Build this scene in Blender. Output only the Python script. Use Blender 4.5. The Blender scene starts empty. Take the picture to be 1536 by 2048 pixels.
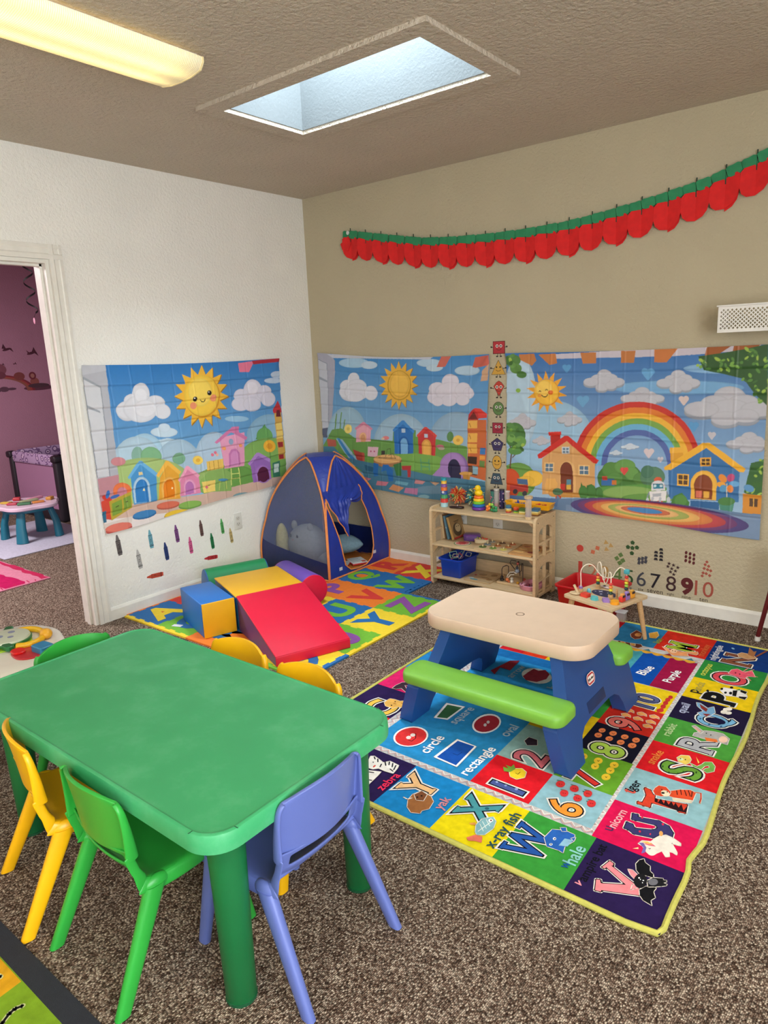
import bpy, bmesh, math, random
import numpy as np
from mathutils import Vector, Matrix
PI = math.pi
R = math.radians
random.seed(7)
SC = bpy.context.scene
COL = SC.collection

# ------------------------------------------------------------------ camera
cam_d = bpy.data.cameras.new('camera')
cam = bpy.data.objects.new('camera', cam_d)
COL.objects.link(cam)
YAW, PITCH, ROLL = R(-38.726), R(12.799), R(-2.5115)
_f = Vector((math.sin(YAW)*math.cos(PITCH), math.cos(YAW)*math.cos(PITCH), -math.sin(PITCH)))
_r0 = Vector((math.cos(YAW), -math.sin(YAW), 0))
_u0 = _r0.cross(_f)
_r = math.cos(ROLL)*_r0 + math.sin(ROLL)*_u0
_u = -math.sin(ROLL)*_r0 + math.cos(ROLL)*_u0
cm = Matrix((_r, _u, -_f)).transposed().to_4x4()
cm.translation = Vector((3.7951, -3.9435, 1.5))
cam.matrix_world = cm
cam_d.sensor_fit = 'HORIZONTAL'
cam_d.sensor_width = 36
cam_d.lens = 1399.7/1536*36
cam_d.clip_start = 0.02
SC.camera = cam

# ------------------------------------------------------------------ world, lights, exposure
SC.view_settings.view_transform = 'Standard'
SC.view_settings.look = 'None'
SC.view_settings.gamma = 1
SC.view_settings.use_curve_mapping = False
SC.view_settings.exposure = 0.5
W = bpy.data.worlds.new('sky')
SC.world = W
W.use_nodes = True
W.node_tree.nodes['Background'].inputs[0].default_value = (0.55, 0.75, 1.0, 1)
W.node_tree.nodes['Background'].inputs[1].default_value = 0.8

def area(name, loc, sx, sy, power, color, rot=(0, 0, 0)):
    d = bpy.data.lights.new(name, 'AREA')
    d.shape = 'RECTANGLE'; d.size = sx; d.size_y = sy
    d.energy = power; d.color = color
    o = bpy.data.objects.new(name, d)
    o.location = loc; o.rotation_euler = rot
    COL.objects.link(o)
    return o
ZC = 2.608
SKY = (1.12, 2.20, -1.632, -1.127)          # skylight opening
area('daylight_above_skylight', (1.66, -1.38, 3.34), 1.3, 0.75, 108, (0.86, 0.95, 1.0))
LAMP_E = 0.95                                  # lens radiance of the fluorescent lamp in view
LAMP_FILL = 24.0                                 # unseen fill lamps added behind and beside the camera
area('fill_light_behind', (5.72, -4.55, 1.45), 2.7, 1.7, 125, (0.93, 0.97, 1.0), (PI/2, 0, PI/2))  # unseen fill light added to brighten walls and ceiling

# ------------------------------------------------------------------ materials
def lin(h):
    h = h.lstrip('#')
    out = []
    for i in (0, 2, 4):
        c = int(h[i:i+2], 16)/255
        out.append(c/12.92 if c <= 0.04045 else ((c+0.055)/1.055)**2.4)
    return tuple(out)
_mats = {}
def mat(name, col, rough=0.5, var=0.06, scale=30, bump=0.0, bscale=200, metal=0.0, alpha=1.0, trans=0.0, spec=None, emis=None, coat=0.0):
    if name in _mats: return _mats[name]
    m = bpy.data.materials.new(name); m.use_nodes = True
    nt = m.node_tree; b = nt.nodes['Principled BSDF']
    c = lin(col) if isinstance(col, str) else col
    tc = nt.nodes.new('ShaderNodeTexCoord')
    nz = nt.nodes.new('ShaderNodeTexNoise'); nz.inputs['Scale'].default_value = scale; nz.inputs['Detail'].default_value = 4
    nt.links.new(tc.outputs['Object'], nz.inputs['Vector'])
    rp = nt.nodes.new('ShaderNodeValToRGB')
    rp.color_ramp.elements[0].position = 0.3; rp.color_ramp.elements[1].position = 0.7
    rp.color_ramp.elements[0].color = tuple(x*(1-var) for x in c)+(1,)
    rp.color_ramp.elements[1].color = tuple(min(1, x*(1+var)) for x in c)+(1,)
    nt.links.new(nz.outputs['Fac'], rp.inputs['Fac'])
    nt.links.new(rp.outputs['Color'], b.inputs['Base Color'])
    b.inputs['Roughness'].default_value = rough
    b.inputs['Metallic'].default_value = metal
    b.inputs['Alpha'].default_value = alpha
    b.inputs['Transmission Weight'].default_value = trans
    b.inputs['Coat Weight'].default_value = coat
    if spec is not None: b.inputs['Specular IOR Level'].default_value = spec
    if emis:
        b.inputs['Emission Color'].default_value = lin(emis[0])+(1,)
        b.inputs['Emission Strength'].default_value = emis[1]
    if bump:
        n2 = nt.nodes.new('ShaderNodeTexNoise'); n2.inputs['Scale'].default_value = bscale; n2.inputs['Detail'].default_value = 3
        nt.links.new(tc.outputs['Object'], n2.inputs['Vector'])
        bp = nt.nodes.new('ShaderNodeBump'); bp.inputs['Strength'].default_value = bump; bp.inputs['Distance'].default_value = 0.004
        nt.links.new(n2.outputs['Fac'], bp.inputs['Height'])
        nt.links.new(bp.outputs['Normal'], b.inputs['Normal'])
    _mats[name] = m
    return m
def plastic(h, rough=0.38): return mat('plastic_'+h, h, rough, 0.03, 12, 0.05, 500)
def vinyl(h): return mat('vinyl_'+h, h, 0.34, 0.03, 8, 0.25, 900, spec=0.35)
def paint(h): return mat('paint_'+h, h, 0.45, 0.04, 40)
def cloth(h): return mat('cloth_'+h, h, 0.85, 0.10, 60, 0.5, 600)
def wood(name, h, scale=14, rough=0.5, var=0.12):
    if name in _mats: return _mats[name]
    m = mat(name, h, rough, var, 10, 0.1, 300)
    nt = m.node_tree; b = nt.nodes['Principled BSDF']
    tc = [n for n in nt.nodes if n.type == 'TEX_COORD'][0]
    mp = nt.nodes.new('ShaderNodeMapping'); mp.inputs['Scale'].default_value = (scale*0.12, scale, scale)
    wv = nt.nodes.new('ShaderNodeTexNoise'); wv.inputs['Scale'].default_value = 6; wv.inputs['Detail'].default_value = 6; wv.inputs['Distortion'].default_value = 0.6
    nt.links.new(tc.outputs['Object'], mp.inputs['Vector']); nt.links.new(mp.outputs[0], wv.inputs['Vector'])
    rp = [n for n in nt.nodes if n.type == 'VALTORGB'][0]
    nt.links.new(wv.outputs['Fac'], rp.inputs['Fac'])
    return m
def printed(name, rough=0.8, bump=0.3, bscale=900, sheen=0.0, var=0.12, trans=0.0):
    """printed surface: its colours come from the mesh's own colour attribute"""
    if name in _mats: return _mats[name]
    m = bpy.data.materials.new(name); m.use_nodes = True
    nt = m.node_tree; b = nt.nodes['Principled BSDF']
    at = nt.nodes.new('ShaderNodeAttribute'); at.attribute_name = 'ink'
    tc = nt.nodes.new('ShaderNodeTexCoord')
    nz = nt.nodes.new('ShaderNodeTexNoise'); nz.inputs['Scale'].default_value = 35; nz.inputs['Detail'].default_value = 6
    nt.links.new(tc.outputs['Object'], nz.inputs['Vector'])
    mr = nt.nodes.new('ShaderNodeMapRange'); mr.inputs[1].default_value = 0.25; mr.inputs[2].default_value = 0.75
    mr.inputs[3].default_value = 1-var; mr.inputs[4].default_value = 1+var
    nt.links.new(nz.outputs['Fac'], mr.inputs[0])
    mx = nt.nodes.new('ShaderNodeVectorMath'); mx.operation = 'SCALE'
    nt.links.new(at.outputs['Color'], mx.inputs[0]); nt.links.new(mr.outputs[0], mx.inputs['Scale'])
    nt.links.new(mx.outputs[0], b.inputs['Base Color'])
    b.inputs['Roughness'].default_value = rough
    b.inputs['Sheen Weight'].default_value = sheen
    if rough > .8: b.inputs['Specular IOR Level'].default_value = 0.1
    if bump:
        n2 = nt.nodes.new('ShaderNodeTexNoise'); n2.inputs['Scale'].default_value = bscale
        nt.links.new(tc.outputs['Object'], n2.inputs['Vector'])
        bp = nt.nodes.new('ShaderNodeBump'); bp.inputs['Strength'].default_value = bump; bp.inputs['Distance'].default_value = 0.003
        nt.links.new(n2.outputs['Fac'], bp.inputs['Height']); nt.links.new(bp.outputs['Normal'], b.inputs['Normal'])
    _mats[name] = m
    return m

def wall_mat(name, h, strength=0.55, scale=75, dist=0.006):
    m = mat(name, h, 0.75, 0.03, 3)
    nt = m.node_tree; b = nt.nodes['Principled BSDF']
    tc = [n for n in nt.nodes if n.type == 'TEX_COORD'][0]
    n1 = nt.nodes.new('ShaderNodeTexNoise'); n1.inputs['Scale'].default_value = scale; n1.inputs['Detail'].default_value = 4; n1.inputs['Roughness'].default_value = 0.6
    nt.links.new(tc.outputs['Object'], n1.inputs['Vector'])
    bp = nt.nodes.new('ShaderNodeBump'); bp.inputs['Strength'].default_value = strength; bp.inputs['Distance'].default_value = dist
    nt.links.new(n1.outputs['Fac'], bp.inputs['Height']); nt.links.new(bp.outputs['Normal'], b.inputs['Normal'])
    return m
M_WHITEWALL = wall_mat('white_wall_paint', 'efede6', 0.7, 60, 0.009)
M_TAN = wall_mat('tan_wall_paint', 'bcb195', 0.7, 60, 0.009)
M_CEIL = wall_mat('ceiling_paint', 'cabdab', 1.0, 48, 0.016)
M_PINK = wall_mat('pink_wall_paint', 'ad7c90')
M_TRIM = mat('white_trim_paint', 'e6e3da', 0.4, 0.04, 20)
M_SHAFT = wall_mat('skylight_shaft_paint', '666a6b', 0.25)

def carpet_mat():
    m = bpy.data.materials.new('loop_carpet'); m.use_nodes = True
    nt = m.node_tree; b = nt.nodes['Principled BSDF']
    tc = nt.nodes.new('ShaderNodeTexCoord')
    mp = nt.nodes.new('ShaderNodeMapping'); mp.inputs['Scale'].default_value = (1, 0.75, 1); mp.inputs['Rotation'].default_value = (0, 0, 0.1)
    nt.links.new(tc.outputs['Object'], mp.inputs[0])
    v = nt.nodes.new('ShaderNodeTexVoronoi'); v.inputs['Scale'].default_value = 230; v.inputs['Randomness'].default_value = 0.75
    nt.links.new(mp.outputs[0], v.inputs['Vector'])
    n = nt.nodes.new('ShaderNodeTexNoise'); n.inputs['Scale'].default_value = 260; n.inputs['Detail'].default_value = 2
    nt.links.new(mp.outputs[0], n.inputs['Vector'])
    big = nt.nodes.new('ShaderNodeTexNoise'); big.inputs['Scale'].default_value = 14; big.inputs['Detail'].default_value = 3
    nt.links.new(mp.outputs[0], big.inputs['Vector'])
    # per-loop colour
    rp = nt.nodes.new('ShaderNodeValToRGB'); cr = rp.color_ramp
    cr.elements[0].position = 0.0; cr.elements[0].color = lin('4e3a2e')+(1,)
    e = cr.elements.new(0.35); e.color = lin('80695a')+(1,)
    e = cr.elements.new(0.6); e.color = lin('a18c7b')+(1,)
    cr.elements[-1].position = 1.0; cr.elements[-1].color = lin('dccbb6')+(1,)
    sx = nt.nodes.new('ShaderNodeSeparateColor'); nt.links.new(v.outputs['Color'], sx.inputs[0])
    nt.links.new(sx.outputs[0], rp.inputs['Fac'])
    # dark gaps between the loops
    g = nt.nodes.new('ShaderNodeMapRange'); g.inputs[1].default_value = 0.25; g.inputs[2].default_value = 0.75; g.inputs[3].default_value = 1.0; g.inputs[4].default_value = 0.25
    nt.links.new(v.outputs['Distance'], g.inputs[0])
    g2 = nt.nodes.new('ShaderNodeMapRange'); g2.inputs[1].default_value = 0.3; g2.inputs[2].default_value = 0.7; g2.inputs[3].default_value = 0.9; g2.inputs[4].default_value = 1.1
    nt.links.new(big.outputs['Fac'], g2.inputs[0])
    mm = nt.nodes.new('ShaderNodeMath'); mm.operation = 'MULTIPLY'; nt.links.new(g.outputs[0], mm.inputs[0]); nt.links.new(g2.outputs[0], mm.inputs[1])
    sc = nt.nodes.new('ShaderNodeVectorMath'); sc.operation = 'SCALE'
    nt.links.new(rp.outputs['Color'], sc.inputs[0]); nt.links.new(mm.outputs[0], sc.inputs['Scale'])
    nt.links.new(sc.outputs[0], b.inputs['Base Color'])
    b.inputs['Roughness'].default_value = 0.95
    b.inputs['Specular IOR Level'].default_value = 0.1
    inv = nt.nodes.new('ShaderNodeMath'); inv.operation = 'SUBTRACT'; inv.inputs[0].default_value = 1
    nt.links.new(v.outputs['Distance'], inv.inputs[1])
    bp = nt.nodes.new('ShaderNodeBump'); bp.inputs['Strength'].default_value = 0.9; bp.inputs['Distance'].default_value = 0.006
    nt.links.new(inv.outputs[0], bp.inputs['Height']); nt.links.new(bp.outputs['Normal'], b.inputs['Normal'])
    return m
M_CARPET = carpet_mat()

# ------------------------------------------------------------------ mesh helpers
class MB:
    def __init__(s): s.v = []; s.f = []; s.m = []
    def add(s, vs, fs, mi=0, T=None):
        o = len(s.v)
        if T is not None: vs = [T @ Vector(p) for p in vs]
        s.v += [tuple(p) for p in vs]
        s.f += [tuple(i+o for i in f) for f in fs]
        s.m += [mi]*len(fs)
        return s
    def box(s, c, d, rz=0, mi=0, T=None):
        x, y, z = (k/2 for k in d)
        vs = [Vector((sx*x, sy*y, sz*z)) for sz in (-1, 1) for sx, sy in ((-1, -1), (1, -1), (1, 1), (-1, 1))]
        r = Matrix.Rotation(rz, 3, 'Z')
        vs = [r @ p + Vector(c) for p in vs]
        return s.add(vs, [(3, 2, 1, 0), (4, 5, 6, 7), (0, 1, 5, 4), (1, 2, 6, 5), (2, 3, 7, 6), (3, 0, 4, 7)], mi, T)
    def rbox(s, c, d, r=0.01, rz=0, seg=3, mi=0, rot=None, T=None):
        bm = bmesh.new(); bmesh.ops.create_cube(bm, size=1)
        for v in bm.verts: v.co = Vector((v.co.x*d[0], v.co.y*d[1], v.co.z*d[2]))
        bmesh.ops.bevel(bm, geom=bm.edges[:], offset=min(r, min(d)*0.49), segments=seg, profile=0.5, affect='EDGES')
        m = rot.to_3x3() if rot is not None else Matrix.Rotation(rz, 3, 'Z')
        bm.verts.index_update()
        vs = [m @ v.co + Vector(c) for v in bm.verts]
        fs = [[v.index for v in f.verts] for f in bm.faces]
        bm.free()
        return s.add(vs, fs, mi, T)
    def prism(s, pts, z0, z1, mi=0, T=None):
        n = len(pts)
        vs = [(p[0], p[1], z0) for p in pts]+[(p[0], p[1], z1) for p in pts]
        a = sum(pts[i][0]*pts[(i+1) % n][1]-pts[(i+1) % n][0]*pts[i][1] for i in range(n))
        fs = [tuple(range(n))[::-1], tuple(range(n, 2*n))]+[(i, (i+1) % n, n+(i+1) % n, n+i) for i in range(n)]
        if a < 0: fs = [f[::-1] for f in fs]
        return s.add(vs, fs, mi, T)
    def rings(s, rings, cap=(True, True), mi=0, T=None, close=True):
        n = len(rings[0]); vs = [p for r in rings for p in r]; fs = []
        for k in range(len(rings)-1):
            for i in range(n if close else n-1):
                j = (i+1) % n
                fs.append((k*n+i, k*n+j, (k+1)*n+j, (k+1)*n+i))
        if cap[0]: fs.append(tuple(range(n))[::-1])
        if cap[1]: fs.append(tuple(range((len(rings)-1)*n, len(rings)*n)))
        return s.add(vs, fs, mi, T)
    def lathe(s, prof, c=(0, 0, 0), n=20, mi=0, T=None):
        rs = [[(c[0]+r*math.cos(2*PI*i/n), c[1]+r*math.sin(2*PI*i/n), c[2]+z) for i in range(n)] for r, z in prof]
        return s.rings(rs, (prof[0][0] > 1e-5, prof[-1][0] > 1e-5), mi, T)
    def ball(s, c, r, n=12, m=8, mi=0, T=None):
        if not hasattr(r, '__len__'): r = (r, r, r)
        rs = []
        for k in range(m+1):
            a = -PI/2+PI*k/m
            q = max(math.cos(a), 1e-4)
            rs.append([(c[0]+r[0]*q*math.cos(2*PI*i/n), c[1]+r[1]*q*math.sin(2*PI*i/n), c[2]+r[2]*math.sin(a)) for i in range(n)])
        return s.rings(rs, (True, True), mi, T)
    def tube(s, path, r, n=8, mi=0, T=None, closed=False, flat=1.0):
        P = [Vector(p) for p in path]; k = len(P)
        rr = r if hasattr(r, '__len__') else [r]*k
        up = Vector((0, 0, 1)); rs = []
        prev = None
        for i in range(k):
            if closed: d = (P[(i+1) % k]-P[i-1])
            else: d = P[min(i+1, k-1)]-P[max(i-1, 0)]
            d.normalize()
            if prev is None:
                a = d.cross(up)
                if a.length < 0.1: a = d.cross(Vector((1, 0, 0)))
            else: a = prev - d*prev.dot(d)
            a.normalize(); prev = a
            b = a.cross(d)
            rs.append([tuple(P[i]+rr[i]*(a*math.cos(2*PI*q/n)+b*flat*math.sin(2*PI*q/n))) for q in range(n)])
        if closed:
            rs.append(rs[0])
            return s.rings(rs, (False, False), mi, T)
        return s.rings(rs, (True, True), mi, T)
    def cyl(s, a, b, r, r2=None, n=16, mi=0, T=None):
        return s.tube([a, b], [r, r if r2 is None else r2], n, mi, T)
    def build(s, name, mats, parent=None, smooth=40, fix=True):
        me = bpy.data.meshes.new(name)
        me.from_pydata(s.v, [], s.f)
        if not isinstance(mats, (list, tuple)): mats = [mats]
        for m in mats: me.materials.append(m)
        if len(mats) > 1: me.polygons.foreach_set('material_index', s.m)
        bm = bmesh.new(); bm.from_mesh(me)
        bmesh.ops.delete(bm, geom=[v for v in bm.verts if not v.link_faces], context='VERTS')
        if fix: bmesh.ops.recalc_face_normals(bm, faces=bm.faces[:])
        if smooth:
            ang = R(smooth)
            for f in bm.faces: f.smooth = True
            for e in bm.edges:
                if len(e.link_faces) == 2 and e.calc_face_angle(0) > ang: e.smooth = False
        bm.to_mesh(me); bm.free()
        o = bpy.data.objects.new(name, me); COL.objects.link(o)
        if parent is not None: o.parent = parent
        return o
def tag(o, label, cat, group=None, kind=None):
    o['label'] = label; o['category'] = cat
    if group: o['group'] = group
    if kind: o['kind'] = kind
    return o
def thing(name, label, cat, loc=(0, 0, 0), rz=0, group=None):
    o = bpy.data.objects.new(name, None); COL.objects.link(o)
    o.empty_display_size = 0.05
    o.location = loc; o.rotation_euler = (0, 0, rz)
    return tag(o, label, cat, group)
def struct(name, mb, m, **k):
    o = mb.build(name, m, **k); o['kind'] = 'structure'; return o
def copy_thing(src, label, loc, rz, group=None):
    c = src.copy(); COL.objects.link(c); c.location = loc; c.rotation_euler = (0, 0, rz); c['label'] = label
    if group: c['group'] = group
    for ch in list(src.children):
        d = ch.copy(); COL.objects.link(d); d.parent = c
        for g in list(ch.children):
            e = g.copy(); COL.objects.link(e); e.parent = d
    return c
def rrect(w, h, r, n=6, z=0, cx=0, cy=0):
    r = max(min(r, w/2-1e-4, h/2-1e-4), 1e-4); pts = []
    for qx, qy, a0 in ((1, 1, 0), (-1, 1, 90), (-1, -1, 180), (1, -1, 270)):
        for i in range(n+1):
            a = R(a0+90*i/n)
            pts.append((cx+qx*(w/2-r)+r*math.cos(a), cy+qy*(h/2-r)+r*math.sin(a), z))
    return pts
def slab(mb, w, h, r, prof, warp=None, n=6, mi=0, T=None, cap=(True, True)):
    rs = []
    for ins, z in prof:
        q = rrect(w-2*ins, h-2*ins, r-ins, n, z)
        if warp: q = [warp(p) for p in q]
        rs.append(q)
    return mb.rings(rs, cap, mi, T)
def curve_mesh(splines, ext):
    cu = bpy.data.curves.new('c', 'CURVE'); cu.dimensions = '2D'; cu.fill_mode = 'BOTH'; cu.extrude = ext/2
    for pts in splines:
        sp = cu.splines.new('POLY'); sp.points.add(len(pts)-1)
        for i, p in enumerate(pts): sp.points[i].co = (p[0], p[1], 0, 1)
        sp.use_cyclic_u = True
    o = bpy.data.objects.new('c', cu); COL.objects.link(o)
    dg = bpy.context.evaluated_depsgraph_get()
    me = bpy.data.meshes.new_from_object(o.evaluated_get(dg))
    vs = [tuple(v.co) for v in me.vertices]; fs = [tuple(p.vertices) for p in me.polygons]
    bpy.data.objects.remove(o); bpy.data.curves.remove(cu); bpy.data.meshes.remove(me)
    return vs, fs
_txt = {}
def text_mesh(t, bold=0.0, ext=0.0):
    key = (t, bold, ext)
    if key in _txt: return _txt[key]
    cu = bpy.data.curves.new('t', 'FONT'); cu.body = t; cu.size = 1; cu.offset = bold; cu.resolution_u = 4
    cu.extrude = ext
    o = bpy.data.objects.new('t', cu); COL.objects.link(o)
    dg = bpy.context.evaluated_depsgraph_get()
    me = bpy.data.meshes.new_from_object(o.evaluated_get(dg))
    vs = [tuple(v.co) for v in me.vertices]; fs = [tuple(p.vertices) for p in me.polygons]
    bpy.data.objects.remove(o); bpy.data.curves.remove(cu); bpy.data.meshes.remove(me)
    _txt[key] = (vs, fs)
    return vs, fs
def text_fit(t, bold=0.0, ext=0.0, ref=None):
    """text scaled to unit height of its own outline, centred"""
    vs, fs = text_mesh(t, bold, ext)
    rv = text_mesh(ref, 0)[0] if ref else text_mesh(t, 0)[0]
    x0 = min(v[0] for v in rv); x1 = max(v[0] for v in rv); y0 = min(v[1] for v in rv); y1 = max(v[1] for v in rv)
    s = 1/(y1-y0)
    return [((v[0]-(x0+x1)/2)*s, (v[1]-(y0+y1)/2)*s, v[2]*s) for v in vs], fs, (x1-x0)*s

# ------------------------------------------------------------------ flat printed art (vector layers, one mesh)
class Art:
    def __init__(s, step=6e-6, z=0.0): s.v = []; s.f = []; s.c = []; s.z = z; s.step = step
    def put(s, pts, fs, col):
        s.z += s.step; o = len(s.v)
        s.v += [(p[0], p[1], s.z) for p in pts]
        s.f += [tuple(i+o for i in f) for f in fs]
        s.c += [lin(col)]*len(fs)
    def poly(s, col, pts):
        a = sum(pts[i][0]*pts[(i+1) % len(pts)][1]-pts[(i+1) % len(pts)][0]*pts[i][1] for i in range(len(pts)))
        if a < 0: pts = pts[::-1]
        s.put(pts, [tuple(range(len(pts)))], col)
    def rect(s, col, x0, y0, x1, y1): s.poly(col, [(x0, y0), (x1, y0), (x1, y1), (x0, y1)])
    def ell(s, col, c, a, b, n=24):
        s.poly(col, [(c[0]+a[0]*math.cos(t)+b[0]*math.sin(t), c[1]+a[1]*math.cos(t)+b[1]*math.sin(t)) for t in (2*PI*i/n for i in range(n))])
    def disc(s, col, x, y, r, ry=None, n=24): s.ell(col, (x, y), (r, 0), (0, ry or r), n)
    def stroke(s, col, w, pts, closed=False):
        vs = []; fs = []; n = len(pts)
        for i in range(n if closed else n-1):
            a = Vector(pts[i][:2]); b = Vector(pts[(i+1) % n][:2]); d = b-a
            if d.length < 1e-7: continue
            p = Vector((-d.y, d.x)).normalized()*w/2; o = len(vs)
            vs += [tuple(a-p), tuple(b-p), tuple(b+p), tuple(a+p)]; fs.append((o, o+1, o+2, o+3))
        for q in pts:
            o = len(vs); vs += [(q[0]+w/2*math.cos(2*PI*i/8), q[1]+w/2*math.sin(2*PI*i/8)) for i in range(8)]; fs.append(tuple(range(o, o+8)))
        s.put(vs, fs, col)
    def text(s, col, t, M2, bold=0.03):
        """M2: function mapping unit-text (x,y) to the plane"""
        vs, fs, w = text_fit(t, bold)
        s.put([M2(v[0], v[1], w) for v in vs], fs, col)
    def build(s, name, m, parent=None, solid=None):
        me = bpy.data.meshes.new(name); me.from_pydata(s.v, [], s.f); me.materials.append(m)
        at = me.color_attributes.new(name='ink', type='FLOAT_COLOR', domain='CORNER')
        arr = []
        for p, c in zip(me.polygons, s.c): arr += [c[0], c[1], c[2], 1.0]*p.loop_total
        at.data.foreach_set('color', arr)
        o = bpy.data.objects.new(name, me); COL.objects.link(o)
        if parent is not None: o.parent = parent
        return o
def parse(block):
    out = []
    for ln in block.strip().split('\n'):
        t = ln.split()
        if len(t) < 2: continue
        P = lambda q: tuple(int(a)/1000 for a in q.split(','))
        if t[0] in ('S', 'T', 'Q', 'L'): out.append((t[0], t[1], t[2], [P(q) for q in t[3:]]))
        else: out.append((t[0], t[1], None, [P(q) for q in t[2:]]))
    return out
class Canvas:
    """colours for a dense cloth mesh, computed shape by shape"""
    def __init__(s, u0, u1, v0, v1, res):
        s.u0, s.v0, s.res = u0, v0, res
        s.w = int(round((u1-u0)/res))+1; s.h = int(round((v1-v0)/res))+1
        s.a = np.full((s.h, s.w, 3), 0.5, np.float32)
    def _win(s, us, vs):
        x0 = max(0, int((min(us)-s.u0)/s.res)-1); x1 = min(s.w, int((max(us)-s.u0)/s.res)+2)
        y0 = max(0, int((min(vs)-s.v0)/s.res)-1); y1 = min(s.h, int((max(vs)-s.v0)/s.res)+2)
        if x1 <= x0 or y1 <= y0: return None
        X, Y = np.meshgrid(s.u0+np.arange(x0, x1)*s.res, s.v0+np.arange(y0, y1)*s.res)
        return x0, x1, y0, y1, X, Y
    def inside(s, pts):
        w = s._win([p[0] for p in pts], [p[1] for p in pts])
        if w is None: return None
        x0, x1, y0, y1, X, Y = w
        m = np.zeros(X.shape, bool); n = len(pts)
        for i in range(n):
            (ax, ay), (bx, by) = pts[i], pts[(i+1) % n]
            if ay == by: continue
            c = ((ay > Y) != (by > Y)) & (X < (bx-ax)*(Y-ay)/(by-ay)+ax)
            m ^= c
        return x0, x1, y0, y1, X, Y, m
    def poly(s, col, pts):
        r = s.inside(pts)
        if r is None: return
        s.a[r[2]:r[3], r[0]:r[1]][r[6]] = lin(col)
    def grad(s, c1, c2, pts):
        r = s.inside(pts)
        if r is None: return
        Y = r[5]; t = np.clip((Y-Y.min())/(Y.max()-Y.min()), 0, 1)[..., None]
        s.a[r[2]:r[3], r[0]:r[1]][r[6]] = (np.array(lin(c2))*(1-t)+np.array(lin(c1))*t)[r[6]]
    def ell(s, col, c, a, b):
        ex = math.hypot(a[0], b[0]); ey = math.hypot(a[1], b[1])
        w = s._win([c[0]-ex, c[0]+ex], [c[1]-ey, c[1]+ey])
        if w is None: return
        x0, x1, y0, y1, X, Y = w
        det = a[0]*b[1]-a[1]*b[0]
        if abs(det) < 1e-12: return
        p = ((X-c[0])*b[1]-(Y-c[1])*b[0])/det; q = (a[0]*(Y-c[1])-a[1]*(X-c[0]))/det
        d = p*p+q*q; m = d <= 1
        base = np.array(lin(col)); rim = base*0.86
        t = np.clip((d-0.72)/0.28, 0, 1)[..., None]
        s.a[y0:y1, x0:x1][m] = (base*(1-t)+rim*t)[m]
    def stroke(s, col, w, pts):
        for i in range(len(pts)-1):
            (ax, ay), (bx, by) = pts[i], pts[i+1]
            r = s._win([ax-w, ax+w, bx-w, bx+w], [ay-w, ay+w, by-w, by+w])
            if r is None: continue
            x0, x1, y0, y1, X, Y = r
            L = (bx-ax)**2+(by-ay)**2+1e-12
            t = np.clip(((X-ax)*(bx-ax)+(Y-ay)*(by-ay))/L, 0, 1)
            m = (X-ax-t*(bx-ax))**2+(Y-ay-t*(by-ay))**2 < (w/2)**2
            s.a[y0:y1, x0:x1][m] = lin(col)
    def draw(s, ops):
        for op, c, k, P in ops:
            if op == 'Q': s.grad(c, k, P)
            elif op == 'P': s.poly(c, P)
            elif op == 'E': s.ell(c, P[0], P[1], P[2])
            elif op == 'S': s.stroke(c, float(k)*0.0011, P)

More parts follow.
